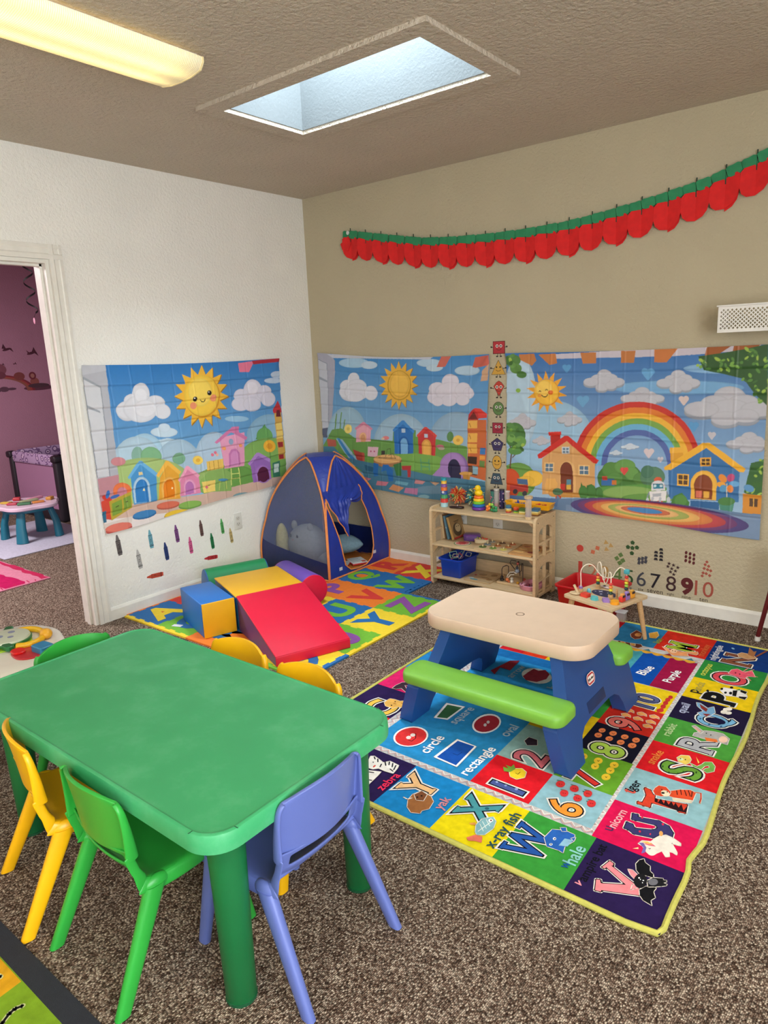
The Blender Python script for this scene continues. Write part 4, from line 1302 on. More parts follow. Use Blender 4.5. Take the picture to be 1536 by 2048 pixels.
P 6a8498 2061,900 2076,901 2076,889 2061,888
P 6a8498 2039,881 2054,882 2054,870 2039,869
P 6a8498 2061,883 2076,883 2076,871 2061,870
E e8b878 2069,768 51,3 1,-55
P e8b878 2018,764 2120,771 2123,617 2022,608
E 7a3c28 2063,762 40,3 1,-53
P 7a3c28 2023,759 2105,765 2107,632 2027,625
P e8c080 1917,803 1983,807 1984,746 1918,741
P 5a7890 1925,796 1974,799 1975,753 1926,749
S e8e0d0 4 1949,797 1950,751
S e8e0d0 4 1925,773 1975,776
P e8c080 2138,804 2208,806 2209,744 2139,741
P 5a7890 2147,796 2199,798 2201,750 2148,748
S e8e0d0 4 2173,798 2174,749
S e8e0d0 4 2147,772 2200,774
P c89048 2024,624 2158,636 2156,604 2025,594
P c83830 2024,678 2055,681 2056,643 2026,641
P 5a8ca0 2063,708 2093,711 2093,679 2063,676
P e0b048 2063,676 2093,679 2094,650 2064,647
P 3f7038 2145,614 2156,700 2191,623 2189,681 2221,694 2238,664 2269,683 2292,622
E 4a8040 2169,637 28,3 1,-42
E 4a8040 2222,647 26,2 1,-42
E 4a8040 2270,641 21,2 1,-33
P e8b060 1932,704 1989,708 2007,677 1990,616 1927,616 1923,659
E d89c50 1985,621 41,4 0,-28
E c04838 2011,590 18,2 0,-19
E d8d0c0 2011,590 7,1 0,-7
E 507858 2007,628 34,3 0,-22
P 4a6890 1729,688 1802,688 1808,655 1735,655
P b84038 1679,645 1808,655 1808,605 1679,605
E 3a3a40 1717,603 17,2 0,-16
E 3a3a40 1784,597 17,2 0,-16
P 3c74ac 2654,817 2845,947 3007,841 3015,661 2667,647
P e0a030 2659,924 2722,931 2729,889 2667,837
P f0b440 2655,931 2727,936 2730,908 2658,900
P f0b438 2631,821 2822,964 2857,966 3035,838 3029,819 3005,820 2841,937 2669,809 2634,806
P e8a838 2813,884 2867,889 2870,841 2816,837
P 5a4030 2821,878 2861,881 2863,848 2823,845
S f0b848 4 2841,880 2843,846
S f0b848 4 2822,861 2862,864
P f0b440 2702,791 2763,791 2765,726 2705,726
P 5a4030 2709,784 2757,784 2757,733 2712,734
S f0b848 4 2733,785 2735,733
S f0b848 4 2711,758 2758,759
E f0b848 2839,740 66,5 4,-76
P f0b848 2775,739 2903,745 2904,660 2777,657
E 8a4428 2837,735 46,4 3,-59
P 8a4428 2793,736 2883,740 2885,663 2797,662
P d87058 2801,703 2832,706 2832,667 2803,666
P e8b048 2839,704 2869,704 2869,669 2841,668
P 2f6498 2777,648 2922,652 2923,607 2779,604
S d0d0c0 4 2952,753 2959,641
E e89038 2930,780 18,-17 -11,-14
E c04878 2969,787 12,18 14,-11
E f0a840 2925,747 22,-2 -1,-15
E 6aa8d8 2988,756 25,0 0,-15
E 5a9cc8 2935,726 15,-8 -8,-19
E e88838 2970,729 14,7 7,-19
E 6098c8 3059,739 24,-7 -4,-18
P 4a8c78 2918,652 2994,654 2989,607 2932,605
E 4c8044 2956,660 42,4 1,-22
P d89038 3032,709 3126,708 3125,607 3037,607
P 5a4030 3064,687 3103,687 3105,645 3067,645
S e8b048 4 3084,687 3086,645
P 48803c 2677,623 2689,664 2730,687 2773,637 2770,618 2692,610
E 5a9048 2727,643 33,3 2,-33
E d86040 2603,750 21,2 1,-16
P e4e0e0 2569,727 2638,736 2643,694 2568,685
E dcdce0 2605,716 38,3 1,-30
P 3a88a0 2576,725 2630,731 2633,703 2579,696
E d0e8f0 2588,714 8,1 0,-8
E d0e8f0 2620,717 8,1 0,-8
P e8e4e4 2558,680 2651,692 2649,635 2568,625
P b0b4bc 2576,668 2623,676 2624,658 2577,651
S 8890a0 6 2557,672 2548,636
S 8890a0 6 2653,685 2664,647
E c8ccd0 2551,631 8,1 0,-12
E c8ccd0 2664,642 11,1 1,-16
E d86040 2570,621 17,2 0,-12
E d86040 2618,621 19,2 1,-13
S b8bcc4 12 2579,644 2574,623
S b8bcc4 12 2620,647 2618,627
P 6a86a8 2002,606 2025,586 2169,603 2559,612 2774,618 3039,607 3133,608 3143,465 2967,471 1969,448
P 7c94b4 2059,551 3125,603 3134,474 2603,475 2061,464
E 584c84 2581,548 490,-10 -6,-79
E 7a4878 2575,551 441,-9 -5,-71
E c04c50 2569,553 392,-8 -5,-63
E d8844c 2561,556 334,-7 -4,-54
E e8b468 2554,559 275,-6 -3,-44
E a8b060 2549,562 226,-5 -3,-36
E e8b878 2543,564 177,-4 -2,-28
E cc7050 2538,566 138,-3 -2,-21
E 4a88c0 2534,567 98,-2 -1,-15
P 5878a4 1679,577 2014,585 2003,535 1679,513
'''
ART_RUG = '''
G f08c94 3157,-2205 3166,-2167 3179,-2172 3180,-2182 3175,-2183 3255,-2216 3257,-2196 3282,-2250 3189,-2292 3190,-2298 3175,-2302 3162,-2261 3172,-2256 3176,-2265 3180,-2267 3237,-2233 3167,-2198 3166,-2206
F 16161a 3242,-2160 3232,-2135 3235,-2114 3244,-2102 3251,-2115 3268,-2122 3274,-2142 3285,-2148 3291,-2163 3274,-2165 3254,-2170
F 16161a 3274,-2230 3283,-2209 3297,-2195 3309,-2198 3307,-2215 3318,-2234 3311,-2251 3319,-2267 3295,-2262 3282,-2250
F f0949c 3221,-2170 3233,-2166 3251,-2177 3249,-2197 3235,-2188
F f0949c 3255,-2243 3252,-2222 3262,-2211 3268,-2220 3262,-2234
F 1c1c20 3280,-2184 3290,-2162 3313,-2150 3316,-2156 3323,-2152 3325,-2157 3318,-2167 3329,-2166 3328,-2173 3318,-2183 3305,-2194 3290,-2205
E 1c1c20 3265,-2195 15,11 9,-28
E 707078 3295,-2179 11,8 4,-13
E ffffff 3258,-2186 2,1 1,-3
E ffffff 3263,-2190 1,1 1,-2
E ffffff 3271,-2189 2,1 1,-2
E ffffff 3272,-2199 1,1 1,-2
T f49aa8 72 3124,-2314 3134,-2293
T 14121c 72 3134,-2288 3128,-2112
G 3c3a6c 3154,-1946 3146,-1916 3162,-1911 3165,-1924 3226,-1905 3259,-1913 3279,-1938 3283,-1966 3268,-1973 3250,-1964 3237,-1995 3182,-2011 3162,-2001 3149,-2001 3145,-1967 3164,-1968 3175,-1983 3225,-1959 3234,-1942 3225,-1931 3165,-1944
E d8304c 3178,-1919 3,2 2,-5
E d8304c 3241,-1914 3,2 2,-6
E d8304c 3194,-1989 3,2 2,-5
E d8304c 3224,-1983 2,2 1,-4
F ece4d8 3247,-1982 3264,-1960 3285,-1962 3311,-1973 3314,-1984 3301,-1988 3288,-1986 3314,-2020 3316,-2031 3304,-2027 3293,-2029 3301,-2050 3293,-2057 3276,-2037 3260,-2068 3243,-2070 3222,-2049 3209,-2047 3214,-2027 3237,-2016
E ece4d8 3249,-2045 15,11 10,-30
E e8a860 3250,-1962 5,3 4,-12
P 7868b0 3208,-2042 3227,-2055 3230,-2084 3238,-2073 3234,-2050 3220,-2034
P e07080 3221,-2038 3238,-2037 3256,-2030 3239,-2021
P e8c060 3213,-2033 3231,-2032 3246,-2026 3227,-2021
S 303030 3 3241,-2050 3244,-2051 3245,-2047
P f0d8a0 3202,-2078 3214,-2062 3217,-2070
T 5a2858 66 3115,-2042 3111,-2016
T f0b0b8 66 3115,-2019 3117,-1918
G d8442c 3134,-1766 3134,-1756 3153,-1760 3169,-1782 3174,-1778 3179,-1800 3275,-1771 3283,-1821 3263,-1826 3261,-1818 3177,-1827 3182,-1854 3161,-1857 3141,-1858 3138,-1845 3153,-1843 3151,-1797
P 281418 3178,-1795 3188,-1794 3194,-1815 3196,-1788 3212,-1809 3210,-1785 3226,-1805 3228,-1783 3241,-1801 3241,-1782 3257,-1803 3259,-1779 3274,-1809 3277,-1783 3283,-1817 3265,-1821 3184,-1816
F e0502c 3210,-1727 3234,-1701 3261,-1685 3281,-1691 3284,-1747 3241,-1758 3212,-1758
F e4d8b8 3226,-1761 3282,-1741 3283,-1756 3233,-1775
S f0d8c0 9 3279,-1689 3295,-1684 3303,-1714 3307,-1743
S d0402c 6 3279,-1689 3295,-1684 3303,-1714 3305,-1738
F dc4a2c 3162,-1740 3168,-1719 3190,-1714 3211,-1733 3212,-1758 3192,-1775 3174,-1778 3162,-1760
E f0e0c0 3199,-1751 14,-1 2,-17
E 201818 3192,-1753 5,3 2,-5
E 201818 3183,-1736 2,1 1,-3
E 201818 3202,-1739 2,1 1,-3
S 281418 4 3225,-1714 3234,-1736
S 281418 4 3235,-1703 3245,-1729
S 281418 4 3246,-1697 3260,-1725
S 281418 4 3257,-1692 3271,-1721
S 281418 4 3269,-1690 3275,-1721
T e05848 76 3098,-1821 3098,-1791
T 181820 76 3100,-1803 3107,-1734
L 6a9c38 S 3140,-1590 3267,-1582
E 285020 3144,-1598 2,2 2,-7
E 285020 3172,-1623 3,2 1,-5
E 285020 3213,-1591 3,2 1,-5
E 285020 3250,-1570 2,2 2,-7
E 285020 3244,-1623 3,2 1,-5
E 285020 3199,-1612 2,2 1,-5
F f0d060 3169,-1514 3177,-1489 3201,-1477 3214,-1498 3214,-1525 3206,-1542 3181,-1536
F 78b050 3217,-1523 3243,-1531 3253,-1509 3258,-1487 3278,-1474 3294,-1496 3298,-1530 3281,-1552 3266,-1544 3271,-1526 3281,-1516 3275,-1502 3264,-1513 3259,-1542 3232,-1539
P f0d060 3223,-1469 3243,-1501 3241,-1510
E d8e8b0 3183,-1516 8,5 3,-9
E 205020 3181,-1513 2,1 1,-4
E 205020 3197,-1510 2,1 1,-4
T e8843c 76 3099,-1603 3105,-1503
E d83830 2944,-1901 10,7 6,-14
E d83830 2989,-1901 11,8 7,-16
E d83830 2972,-1943 11,8 6,-15
E d83830 3019,-1944 12,8 7,-17
S 285028 5 2970,-1896 2985,-1892
S 285028 5 3001,-1940 3015,-1936
E f0cc38 2888,-1694 12,8 8,-18
E f0cc38 2889,-1735 11,8 7,-16
E f0cc38 2943,-1692 13,9 8,-19
E f0cc38 2947,-1732 12,8 7,-19
E f0cc38 3000,-1686 13,9 7,-19
E f0cc38 3001,-1727 12,9 7,-20
E f0cc38 3003,-1773 13,9 7,-19
S 402818 3 2884,-1693 2890,-1698 2891,-1690
S 402818 3 2939,-1691 2945,-1697 2946,-1688
S 402818 3 2996,-1685 3002,-1690 3003,-1682
S 402818 3 2998,-1726 3003,-1731 3004,-1723
S 402818 3 3000,-1772 3005,-1776 3006,-1769
S 402818 3 2943,-1731 2949,-1736 2950,-1728
L d83830 7 2888,-1812 2995,-1813
L a8cc50 8 2885,-1615 3003,-1596
E e88450 2876,-1483 11,8 6,-16
E e88450 2919,-1481 12,8 6,-17
E e88450 2965,-1481 12,8 6,-17
E e88450 3008,-1480 12,8 6,-18
E e88450 2877,-1525 12,8 7,-17
E e88450 2921,-1526 12,8 6,-16
E e88450 2966,-1527 12,8 6,-17
E e88450 3009,-1525 13,9 6,-18
S 502010 3 2871,-1484 2878,-1490 2881,-1480
S 502010 3 2915,-1481 2922,-1487 2924,-1478
S 502010 3 2960,-1482 2967,-1488 2969,-1478
S 502010 3 3004,-1481 3010,-1486 3013,-1477
S 502010 3 2872,-1526 2879,-1531 2882,-1522
S 502010 3 2917,-1527 2924,-1532 2926,-1523
S 502010 3 2962,-1527 2968,-1533 2971,-1523
S 502010 3 3005,-1525 3012,-1531 3014,-1521
L e07068 9 2870,-1387 2993,-1387
L 586090 10 2878,-1157 2989,-1153
E c83430 3015,-1199 9,6 5,-17
E c83430 3013,-1164 9,6 5,-18
E c83430 3012,-1129 9,6 5,-18
E c83430 3011,-1096 9,6 5,-18
E c83430 3009,-1208 8,5 5,-15
E c83430 3014,-1067 8,5 5,-16
F f0a860 2890,-1272 2904,-1257 2925,-1266 2932,-1283 2919,-1279 2910,-1288 2898,-1287
F f0a860 2942,-1271 2956,-1256 2976,-1266 2983,-1282 2971,-1278 2962,-1287 2949,-1287
F f0a860 2991,-1266 3005,-1251 3025,-1261 3031,-1276 3019,-1273 3010,-1282 2998,-1281
F f0a860 2892,-1315 2906,-1300 2926,-1309 2933,-1325 2921,-1322 2912,-1330 2900,-1330
F f0a860 2942,-1317 2956,-1302 2976,-1312 2983,-1327 2971,-1324 2962,-1332 2950,-1332
F f0a860 2992,-1315 3006,-1300 3026,-1309 3032,-1325 3020,-1321 3011,-1330 2999,-1330
F f0a860 2993,-1353 3007,-1338 3026,-1347 3032,-1362 3021,-1359 3012,-1368 3000,-1367
L b0b0b4 R 3134,-1378 3275,-1381
F b0aca8 3186,-1290 3202,-1267 3226,-1257 3263,-1252 3292,-1277 3295,-1325 3253,-1322 3223,-1330 3196,-1329 3175,-1330 3174,-1305
F b0aca8 3153,-1259 3161,-1247 3199,-1275 3194,-1298
P f0a898 3160,-1263 3167,-1260 3192,-1280 3188,-1289
E f0c8b0 3275,-1295 14,9 6,-24
P e87838 3214,-1317 3255,-1308 3264,-1327 3226,-1341
E 303030 3212,-1284 2,2 1,-4
E 303030 3229,-1288 2,2 1,-4
T b8d898 60 3088,-1383 3089,-1282
L 78b0d4 Q 3153,-1183 3282,-1159
E 14143a 3221,-1166 32,4 4,-25
E 305880 3164,-1183 4,3 2,-6
E 305880 3204,-1211 4,3 1,-6
E 305880 3245,-1200 4,3 1,-6
F 78a8cc 3116,-1054 3130,-1052 3166,-1080 3183,-1054 3200,-1102 3188,-1146 3160,-1157 3142,-1141 3158,-1115 3127,-1084
P 8a3028 3129,-1060 3168,-1087 3169,-1115 3144,-1095
P 8a3028 3160,-1136 3189,-1124 3179,-1152
E f0e8dc 3237,-1041 12,8 3,-15
E f0e8dc 3228,-1076 12,8 4,-16
E f0e8dc 3244,-1075 11,7 3,-14
E f0e8dc 3227,-1052 8,5 3,-13
T b8bcd8 60 3090,-1175 3089,-1087
L 141414 P 3120,-965 3253,-962
E 141414 3131,-981 5,3 3,-11
E 141414 3127,-923 5,3 3,-11
F ece8e4 3170,-891 3177,-854 3206,-851 3235,-848 3258,-849 3275,-886 3266,-915 3232,-915 3200,-928
E 141414 3172,-873 5,3 2,-10
E 141414 3203,-837 6,4 2,-10
E 141414 3193,-900 5,3 2,-10
E 141414 3212,-893 6,4 3,-13
F 141414 3214,-862 3230,-852 3237,-911 3223,-913
F 141414 3239,-838 3266,-844 3265,-869 3243,-859
F 141414 3247,-905 3276,-893 3273,-922 3250,-918
P 4a9040 3224,-852 3234,-830 3240,-845
T 202020 62 3092,-975 3089,-936
T b8a848 60 3086,-950 3083,-857
L dc4c58 O 3110,-752 3242,-752
F e85870 3163,-654 3183,-631 3211,-649 3242,-620 3265,-676 3237,-686 3231,-716 3201,-718 3160,-701
S e89888 6 3218,-654 3245,-600
S e89888 6 3232,-663 3273,-671
S e89888 6 3232,-690 3257,-725
S e89888 6 3210,-641 3220,-602
E 802838 3185,-679 3,2 2,-8
E 802838 3203,-682 3,2 2,-8
T c8d858 60 3073,-781 3074,-646
L 8a5038 N 3105,-539 3223,-521
S 8a5038 14 3199,-497 3222,-453 3252,-354
F c89868 3147,-462 3160,-433 3206,-434 3231,-467 3199,-497 3160,-493
P a87048 3189,-445 3176,-350 3204,-394 3214,-378 3217,-457
T d8dce8 60 3068,-592 3060,-403
E 90c0e0 3115,-406 8,-3 1,-9
L a8c038 M 2836,-525 2972,-506
F f0a068 2826,-564 2844,-563 2875,-596 2879,-562 2913,-581 2984,-536 2993,-561 2988,-578 2947,-580 2962,-611 2902,-640 2877,-625
E f8c8a0 2887,-588 15,10 7,-24
E 603018 2881,-586 2,2 2,-5
E 603018 2894,-585 2,2 2,-5
T e06838 60 3011,-576 3007,-426
F 6a3828 2622,-629 2621,-607 2674,-606 2730,-593 2745,-616 2732,-645 2684,-633
F d09848 2634,-610 2651,-606 2662,-625 2645,-630
F d09848 2682,-606 2703,-601 2711,-626 2691,-628
F 7a3c28 2642,-491 2651,-427 2689,-449 2705,-520 2683,-545 2658,-527
E d89858 2677,-481 14,9 8,-23
F e8b048 2718,-431 2747,-390 2768,-434 2767,-480 2740,-487
T 90b048 56 2785,-536 2787,-472
T ffffff 80 2836,-921 2850,-819
T ffffff 80 2963,-935 2971,-797
L f09838 6 2903,-2020 3011,-2006
E d83838 2891,-1902 13,9 8,-18
S 305028 4 2872,-1888 2887,-1884
E 802020 2888,-1904 2,1 1,-2
E 802020 2895,-1902 2,1 1,-2
E d83838 2940,-1899 12,9 8,-18
S 305028 4 2922,-1885 2936,-1881
E 802020 2937,-1901 2,1 1,-2
E 802020 2944,-1899 2,1 1,-2
E d83838 2989,-1900 12,8 7,-18
S 305028 4 2971,-1886 2986,-1882
E 802020 2986,-1901 2,1 1,-2
E 802020 2993,-1900 2,1 1,-2
E d83838 2923,-1943 12,8 8,-18
S 305028 4 2905,-1930 2919,-1926
E 802020 2920,-1945 2,1 1,-2
E 802020 2927,-1943 2,1 1,-2
E d83838 2971,-1943 12,8 7,-17
S 305028 4 2953,-1929 2967,-1925
E 802020 2968,-1945 2,1 1,-2
E 802020 2975,-1943 2,1 1,-2
E d83838 3019,-1943 12,8 7,-17
S 305028 4 3002,-1930 3016,-1926
E 802020 3017,-1945 2,1 1,-2
E 802020 3023,-1943 2,1 1,-2
L 2858a8 W 2887,-2236 2985,-2226
F 2c64b8 2966,-2186 2970,-2137 3004,-2119 3037,-2121 3047,-2149 3034,-2187 3041,-2216 3026,-2213 2990,-2218
P 90c0d8 3017,-2194 3019,-2154 3043,-2147 3041,-2183
F 2c64b8 2987,-2115 3001,-2105 3010,-2120 2999,-2128
F 2c64b8 3035,-2143 3044,-2131 3047,-2149
E ffffff 2994,-2173 4,3 3,-6
E 101830 2995,-2173 2,2 1,-3
E ffffff 2996,-2203 4,3 2,-5
E 101830 2996,-2202 2,1 1,-3
T 1c5898 92 3069,-2278 3072,-2240
T 88c8c0 92 3074,-2248 3072,-2161
L 4c98a0 X 2669,-2194 2784,-2176
E 2c6070 2705,-2186 5,3 3,-6
E 2c6070 2750,-2164 6,4 4,-6
F 88b8c0 2779,-2286 2763,-2255 2764,-2217 2788,-2190 2806,-2204 2816,-2239 2808,-2281 2790,-2294
P e87860 2769,-2324 2785,-2297 2808,-2292 2820,-2318 2800,-2322 2781,-2333
P e8a050 2740,-2261 2754,-2246 2763,-2255 2749,-2264
S e8f0e8 4 2784,-2278 2797,-2205
S e8f0e8 3 2771,-2229 2798,-2252
S e8f0e8 3 2776,-2214 2801,-2235
S e8f0e8 3 2771,-2245 2797,-2268
E ffffff 2790,-2210 6,4 4,-8
E 601820 2791,-2209 2,2 2,-3
T 285058 84 2850,-2321 2848,-2131
L f0c088 Y 2432,-2198 2552,-2183
F a0683c 2508,-2276 2503,-2243 2517,-2209 2560,-2216 2584,-2235 2593,-2275 2579,-2296 2582,-2311 2555,-2324 2528,-2308
F 7c4c30 2508,-2240 2517,-2209 2544,-2215 2553,-2250 2531,-2260
E 201410 2525,-2246 3,2 2,-3
E 201410 2533,-2232 3,2 2,-3
S f0e8d8 7 2487,-2273 2503,-2274 2512,-2261
T d89098 84 2620,-2257 2615,-2190
L 5060a0 1 2692,-2032 2810,-2019
E 98a8d8 2705,-2017 4,2 3,-5
E 98a8d8 2740,-2018 4,2 2,-5
E 98a8d8 2780,-2015 5,3 3,-6
F f0d030 2710,-1935 2713,-1913 2739,-1895 2762,-1906 2772,-1939 2754,-1964 2728,-1962
P 78a840 2678,-1923 2699,-1922 2681,-1908 2702,-1907 2703,-1888 2722,-1911 2715,-1938 2694,-1946
S 302010 3 2733,-1932 2744,-1935 2744,-1918
L d06a74 2 2674,-1820 2793,-1803
F 382838 2662,-1724 2664,-1691 2699,-1691 2716,-1725 2685,-1746
E ffffff 2278,-1944 47,53 48,-56
E e03838 2279,-1945 42,48 43,-50
E f0e0d8 2276,-1956 8,6 7,-10
E f0e0d8 2279,-1932 8,6 7,-10
S 501418 5 2285,-1971 2302,-1971 2302,-1944 2283,-1917
F ffffff 2435,-2012 2442,-1860 2529,-1863 2539,-2018
P 1c54b0 2444,-2006 2449,-1868 2523,-1866 2532,-2012
S 143c80 5 2481,-1952 2501,-1953 2505,-1928
F ffffff 2273,-1772 2249,-1641 2330,-1625 2328,-1755
P 3c6c44 2280,-1763 2259,-1650 2324,-1637 2321,-1748
E ffffff 2476,-1692 33,58 44,-56
E a82c38 2477,-1693 29,51 37,-47
E d8d0d0 2477,-1706 5,4 6,-11
E d8d0d0 2476,-1680 5,4 6,-11
T ffffff 100 2383,-2008 2375,-1879
T ffffff 110 2587,-2043 2589,-1837
T b0ccdc 100 2370,-1767 2369,-1617
T b0ccdc 100 2575,-1735 2578,-1644
E c8d0d4 2453,-1195 69,13 28,-71
P 8c2c40 2403,-1185 2409,-1136 2437,-1143 2460,-1118 2496,-1148 2505,-1202 2481,-1252 2432,-1261 2402,-1233
P 902838 2274,-1116 2313,-1091 2325,-1211 2271,-1208 2284,-1287 2248,-1261
T 88a8c0 90 2358,-1274 2359,-1139
T 88a8c0 90 2567,-1274 2562,-1117
L f0c050 C 1969,-1847 2100,-1823
F f0b85c 2018,-1757 2020,-1744 2039,-1739 2070,-1738 2100,-1710 2135,-1748 2128,-1775 2090,-1785 2082,-1805 2045,-1808 2020,-1786
E 402010 2062,-1789 3,2 3,-4
E 402010 2056,-1755 2,2 3,-4
S b06828 6 2058,-1769 2070,-1769
S b06828 6 2087,-1750 2098,-1750
S b06828 5 2020,-1884 2017,-1871
S b06828 5 2054,-1883 2045,-1867
S b06828 5 2078,-1874 2068,-1859
T e04858 80 2149,-1837 2150,-1779
T e8345c 84 2388,-2286 2387,-2178
F f0ece4 2235,-2143 2246,-2135 2272,-2141 2300,-2150 2316,-2128 2359,-2132 2366,-2150 2372,-2183 2342,-2188 2309,-2188 2295,-2204 2276,-2206 2245,-2165
S 202028 7 2249,-2139 2261,-2149
S 202028 7 2269,-2143 2281,-2157
S 202028 7 2301,-2161 2308,-2178
S 202028 7 2303,-2142 2320,-2159
S 202028 7 2317,-2133 2327,-2149
S 202028 7 2333,-2133 2345,-2153
S 202028 7 2347,-2168 2364,-2173
S 202028 7 2351,-2138 2361,-2164
E d84838 2288,-2187 0,8 4,-2
E 202028 2268,-2169 2,1 3,-3
F f0ece4 2287,-2220 2330,-2201 2334,-2220 2341,-2288 2310,-2253
S 202028 8 2293,-2227 2311,-2220
S 202028 8 2322,-2265 2335,-2261
F 402c38 1968,-1661 1965,-1630 1972,-1591 2001,-1563 2025,-1590 1998,-1608 2037,-1640 2058,-1635 2075,-1664 2053,-1662 2003,-1638 1986,-1658
'''
TG = 'printed cloth tapestries on the walls'
tapestry('tapestry', 'cloth tapestry on the white wall with big smiling sun and small coloured houses', parse(ART_T1),
         [(-1.848, .528), (-.36, .60), (-.369, 1.494), (-1.862, 1.505)], 'x', 3, lambda U: -np.sin(U*PI)*1.0, TG)
tapestry('tapestry', 'cloth tapestry nearest the room corner on tan wall, faceless sun over blue and red houses', parse(ART_T2),
         [(.075, .53), (1.497, .485), (1.541, 1.464), (.072, 1.522)], 'y', 5, lambda U: -np.sin(U*PI)*2.2, TG)
tapestry('tapestry', 'cloth tapestry on tan wall with rainbow, two cottages, robot and spiral rug', parse(ART_T3),
         [(1.655, .535), (3.125, .475), (3.105, 1.46), (1.663, 1.466)], 'y', 9, lambda U: -np.sin(U*PI)*.6, TG)

# ================================================================== CRAYON DECALS on the white wall
M_DECAL = printed('vinyl_decal', 0.55, 0.1, 500, 0, 0.05)
def place_art(art, name, plane, u, z, rot=0, tilt=0):
    o = art.build(name, M_DECAL)
    if plane == 'x': base = Matrix(((0, 0, 1), (1, 0, 0), (0, 1, 0)))       # art x -> +y, art y -> z, normal +x
    else: base = Matrix(((1, 0, 0), (0, 0, -1), (0, 1, 0)))                 # art x -> +x, normal -y
    m = (base @ Matrix.Rotation(rot, 3, 'Z')).to_4x4()
    m.translation = Vector((0.0012, u, z)) if plane == 'x' else Vector((u, -0.0012, z))
    o.matrix_world = m
    return o
def crayon(word, color, dark, y, z, rot, h=.118, label=None):
    a = Art(2e-5); w = h*.24; hb = h/2
    a.poly(color, [(-w*.42, -hb), (w*.42, -hb), (w*.42, -hb+h*.08), (w*.5, -hb+h*.08), (w*.5, hb-h*.28), (w*.42, hb-h*.28), (w*.16, hb-h*.02), (0, hb), (-w*.16, hb-h*.02), (-w*.42, hb-h*.28), (-w*.5, hb-h*.28), (-w*.5, -hb+h*.08), (-w*.42, -hb+h*.08)])
    for q in (-.40, -.35, .18): a.rect(dark, -w*.5, h*q, w*.5, h*(q+.028))
    a.poly(dark, rrect(w*.62, h*.42, w*.2, 4, 0, 0, -h*.08)); a.poly(color, rrect(w*.52, h*.39, w*.16, 4, 0, 0, -h*.08))
    L = h*.33
    a.text(dark, word, lambda x, yy, wd: (-yy*min(w*.38, L/wd*1.0), -h*.08-0+x*min(w*.38, L/wd)), .02)
    o = place_art(a, 'crayon_decal', 'x', y, z, rot)
    tag(o, label or f'{word.lower()} crayon wall decal on the white wall under the tapestry', 'wall decal', 'crayon decals on the white wall')
for wd, c, dk, y, z, r, h, lb in (
    ('Black', '6a6260', '1c1818', -1.771, .444, 4, .13, 'black crayon wall decal nearest the doorway'),
    ('Gray', 'b4b2ae', '1c1c1c', -1.648, .324, 5, .125, 'light grey crayon wall decal below the black one'),
    ('Cyan', '6aa4b4', '142830', -1.552, .43, 3, .12, 'pale teal crayon wall decal on the white wall'),
    ('Dark Blue', '2c4078', '101838', -1.452, .326, 4, .12, 'dark blue crayon wall decal on the white wall'),
    ('Purple', '7a4882', '201024', -1.36, .421, 4, .118, 'purple crayon wall decal on the white wall'),
    ('Pink', 'd85c92', '401028', -1.264, .32, 3, .115, 'pink crayon wall decal on the white wall'),
    ('Brown', '6a4f4c', '1c1010', -1.167, .414, 3, .112, 'brown crayon wall decal on the white wall'),
    ('Dark Green', '1f7848', '08301c', -1.089, .277+.03, 4, .112, 'dark green crayon wall decal on the white wall'),
    ('Green', '5cae60', '103818', -.994, .389, 4, .108, 'light green crayon wall decal beside the beige one'),
    ('Tan', 'c4ae74', '30240c', -.925, .302+.005, 5, .108, 'beige crayon wall decal nearest the wall outlet'),
    ('Orange', 'c85038', '4c0c0c', -1.551, .19, 86, .12, 'orange-red crayon wall decal lying sideways above the baseboard'),
    ('Red', 'c03038', '400810', -1.112, .184+.01, 84, .112, 'red crayon wall decal lying sideways above the green half-round'),
    ): crayon(wd, c, dk, y, z, R(r), h, lb)

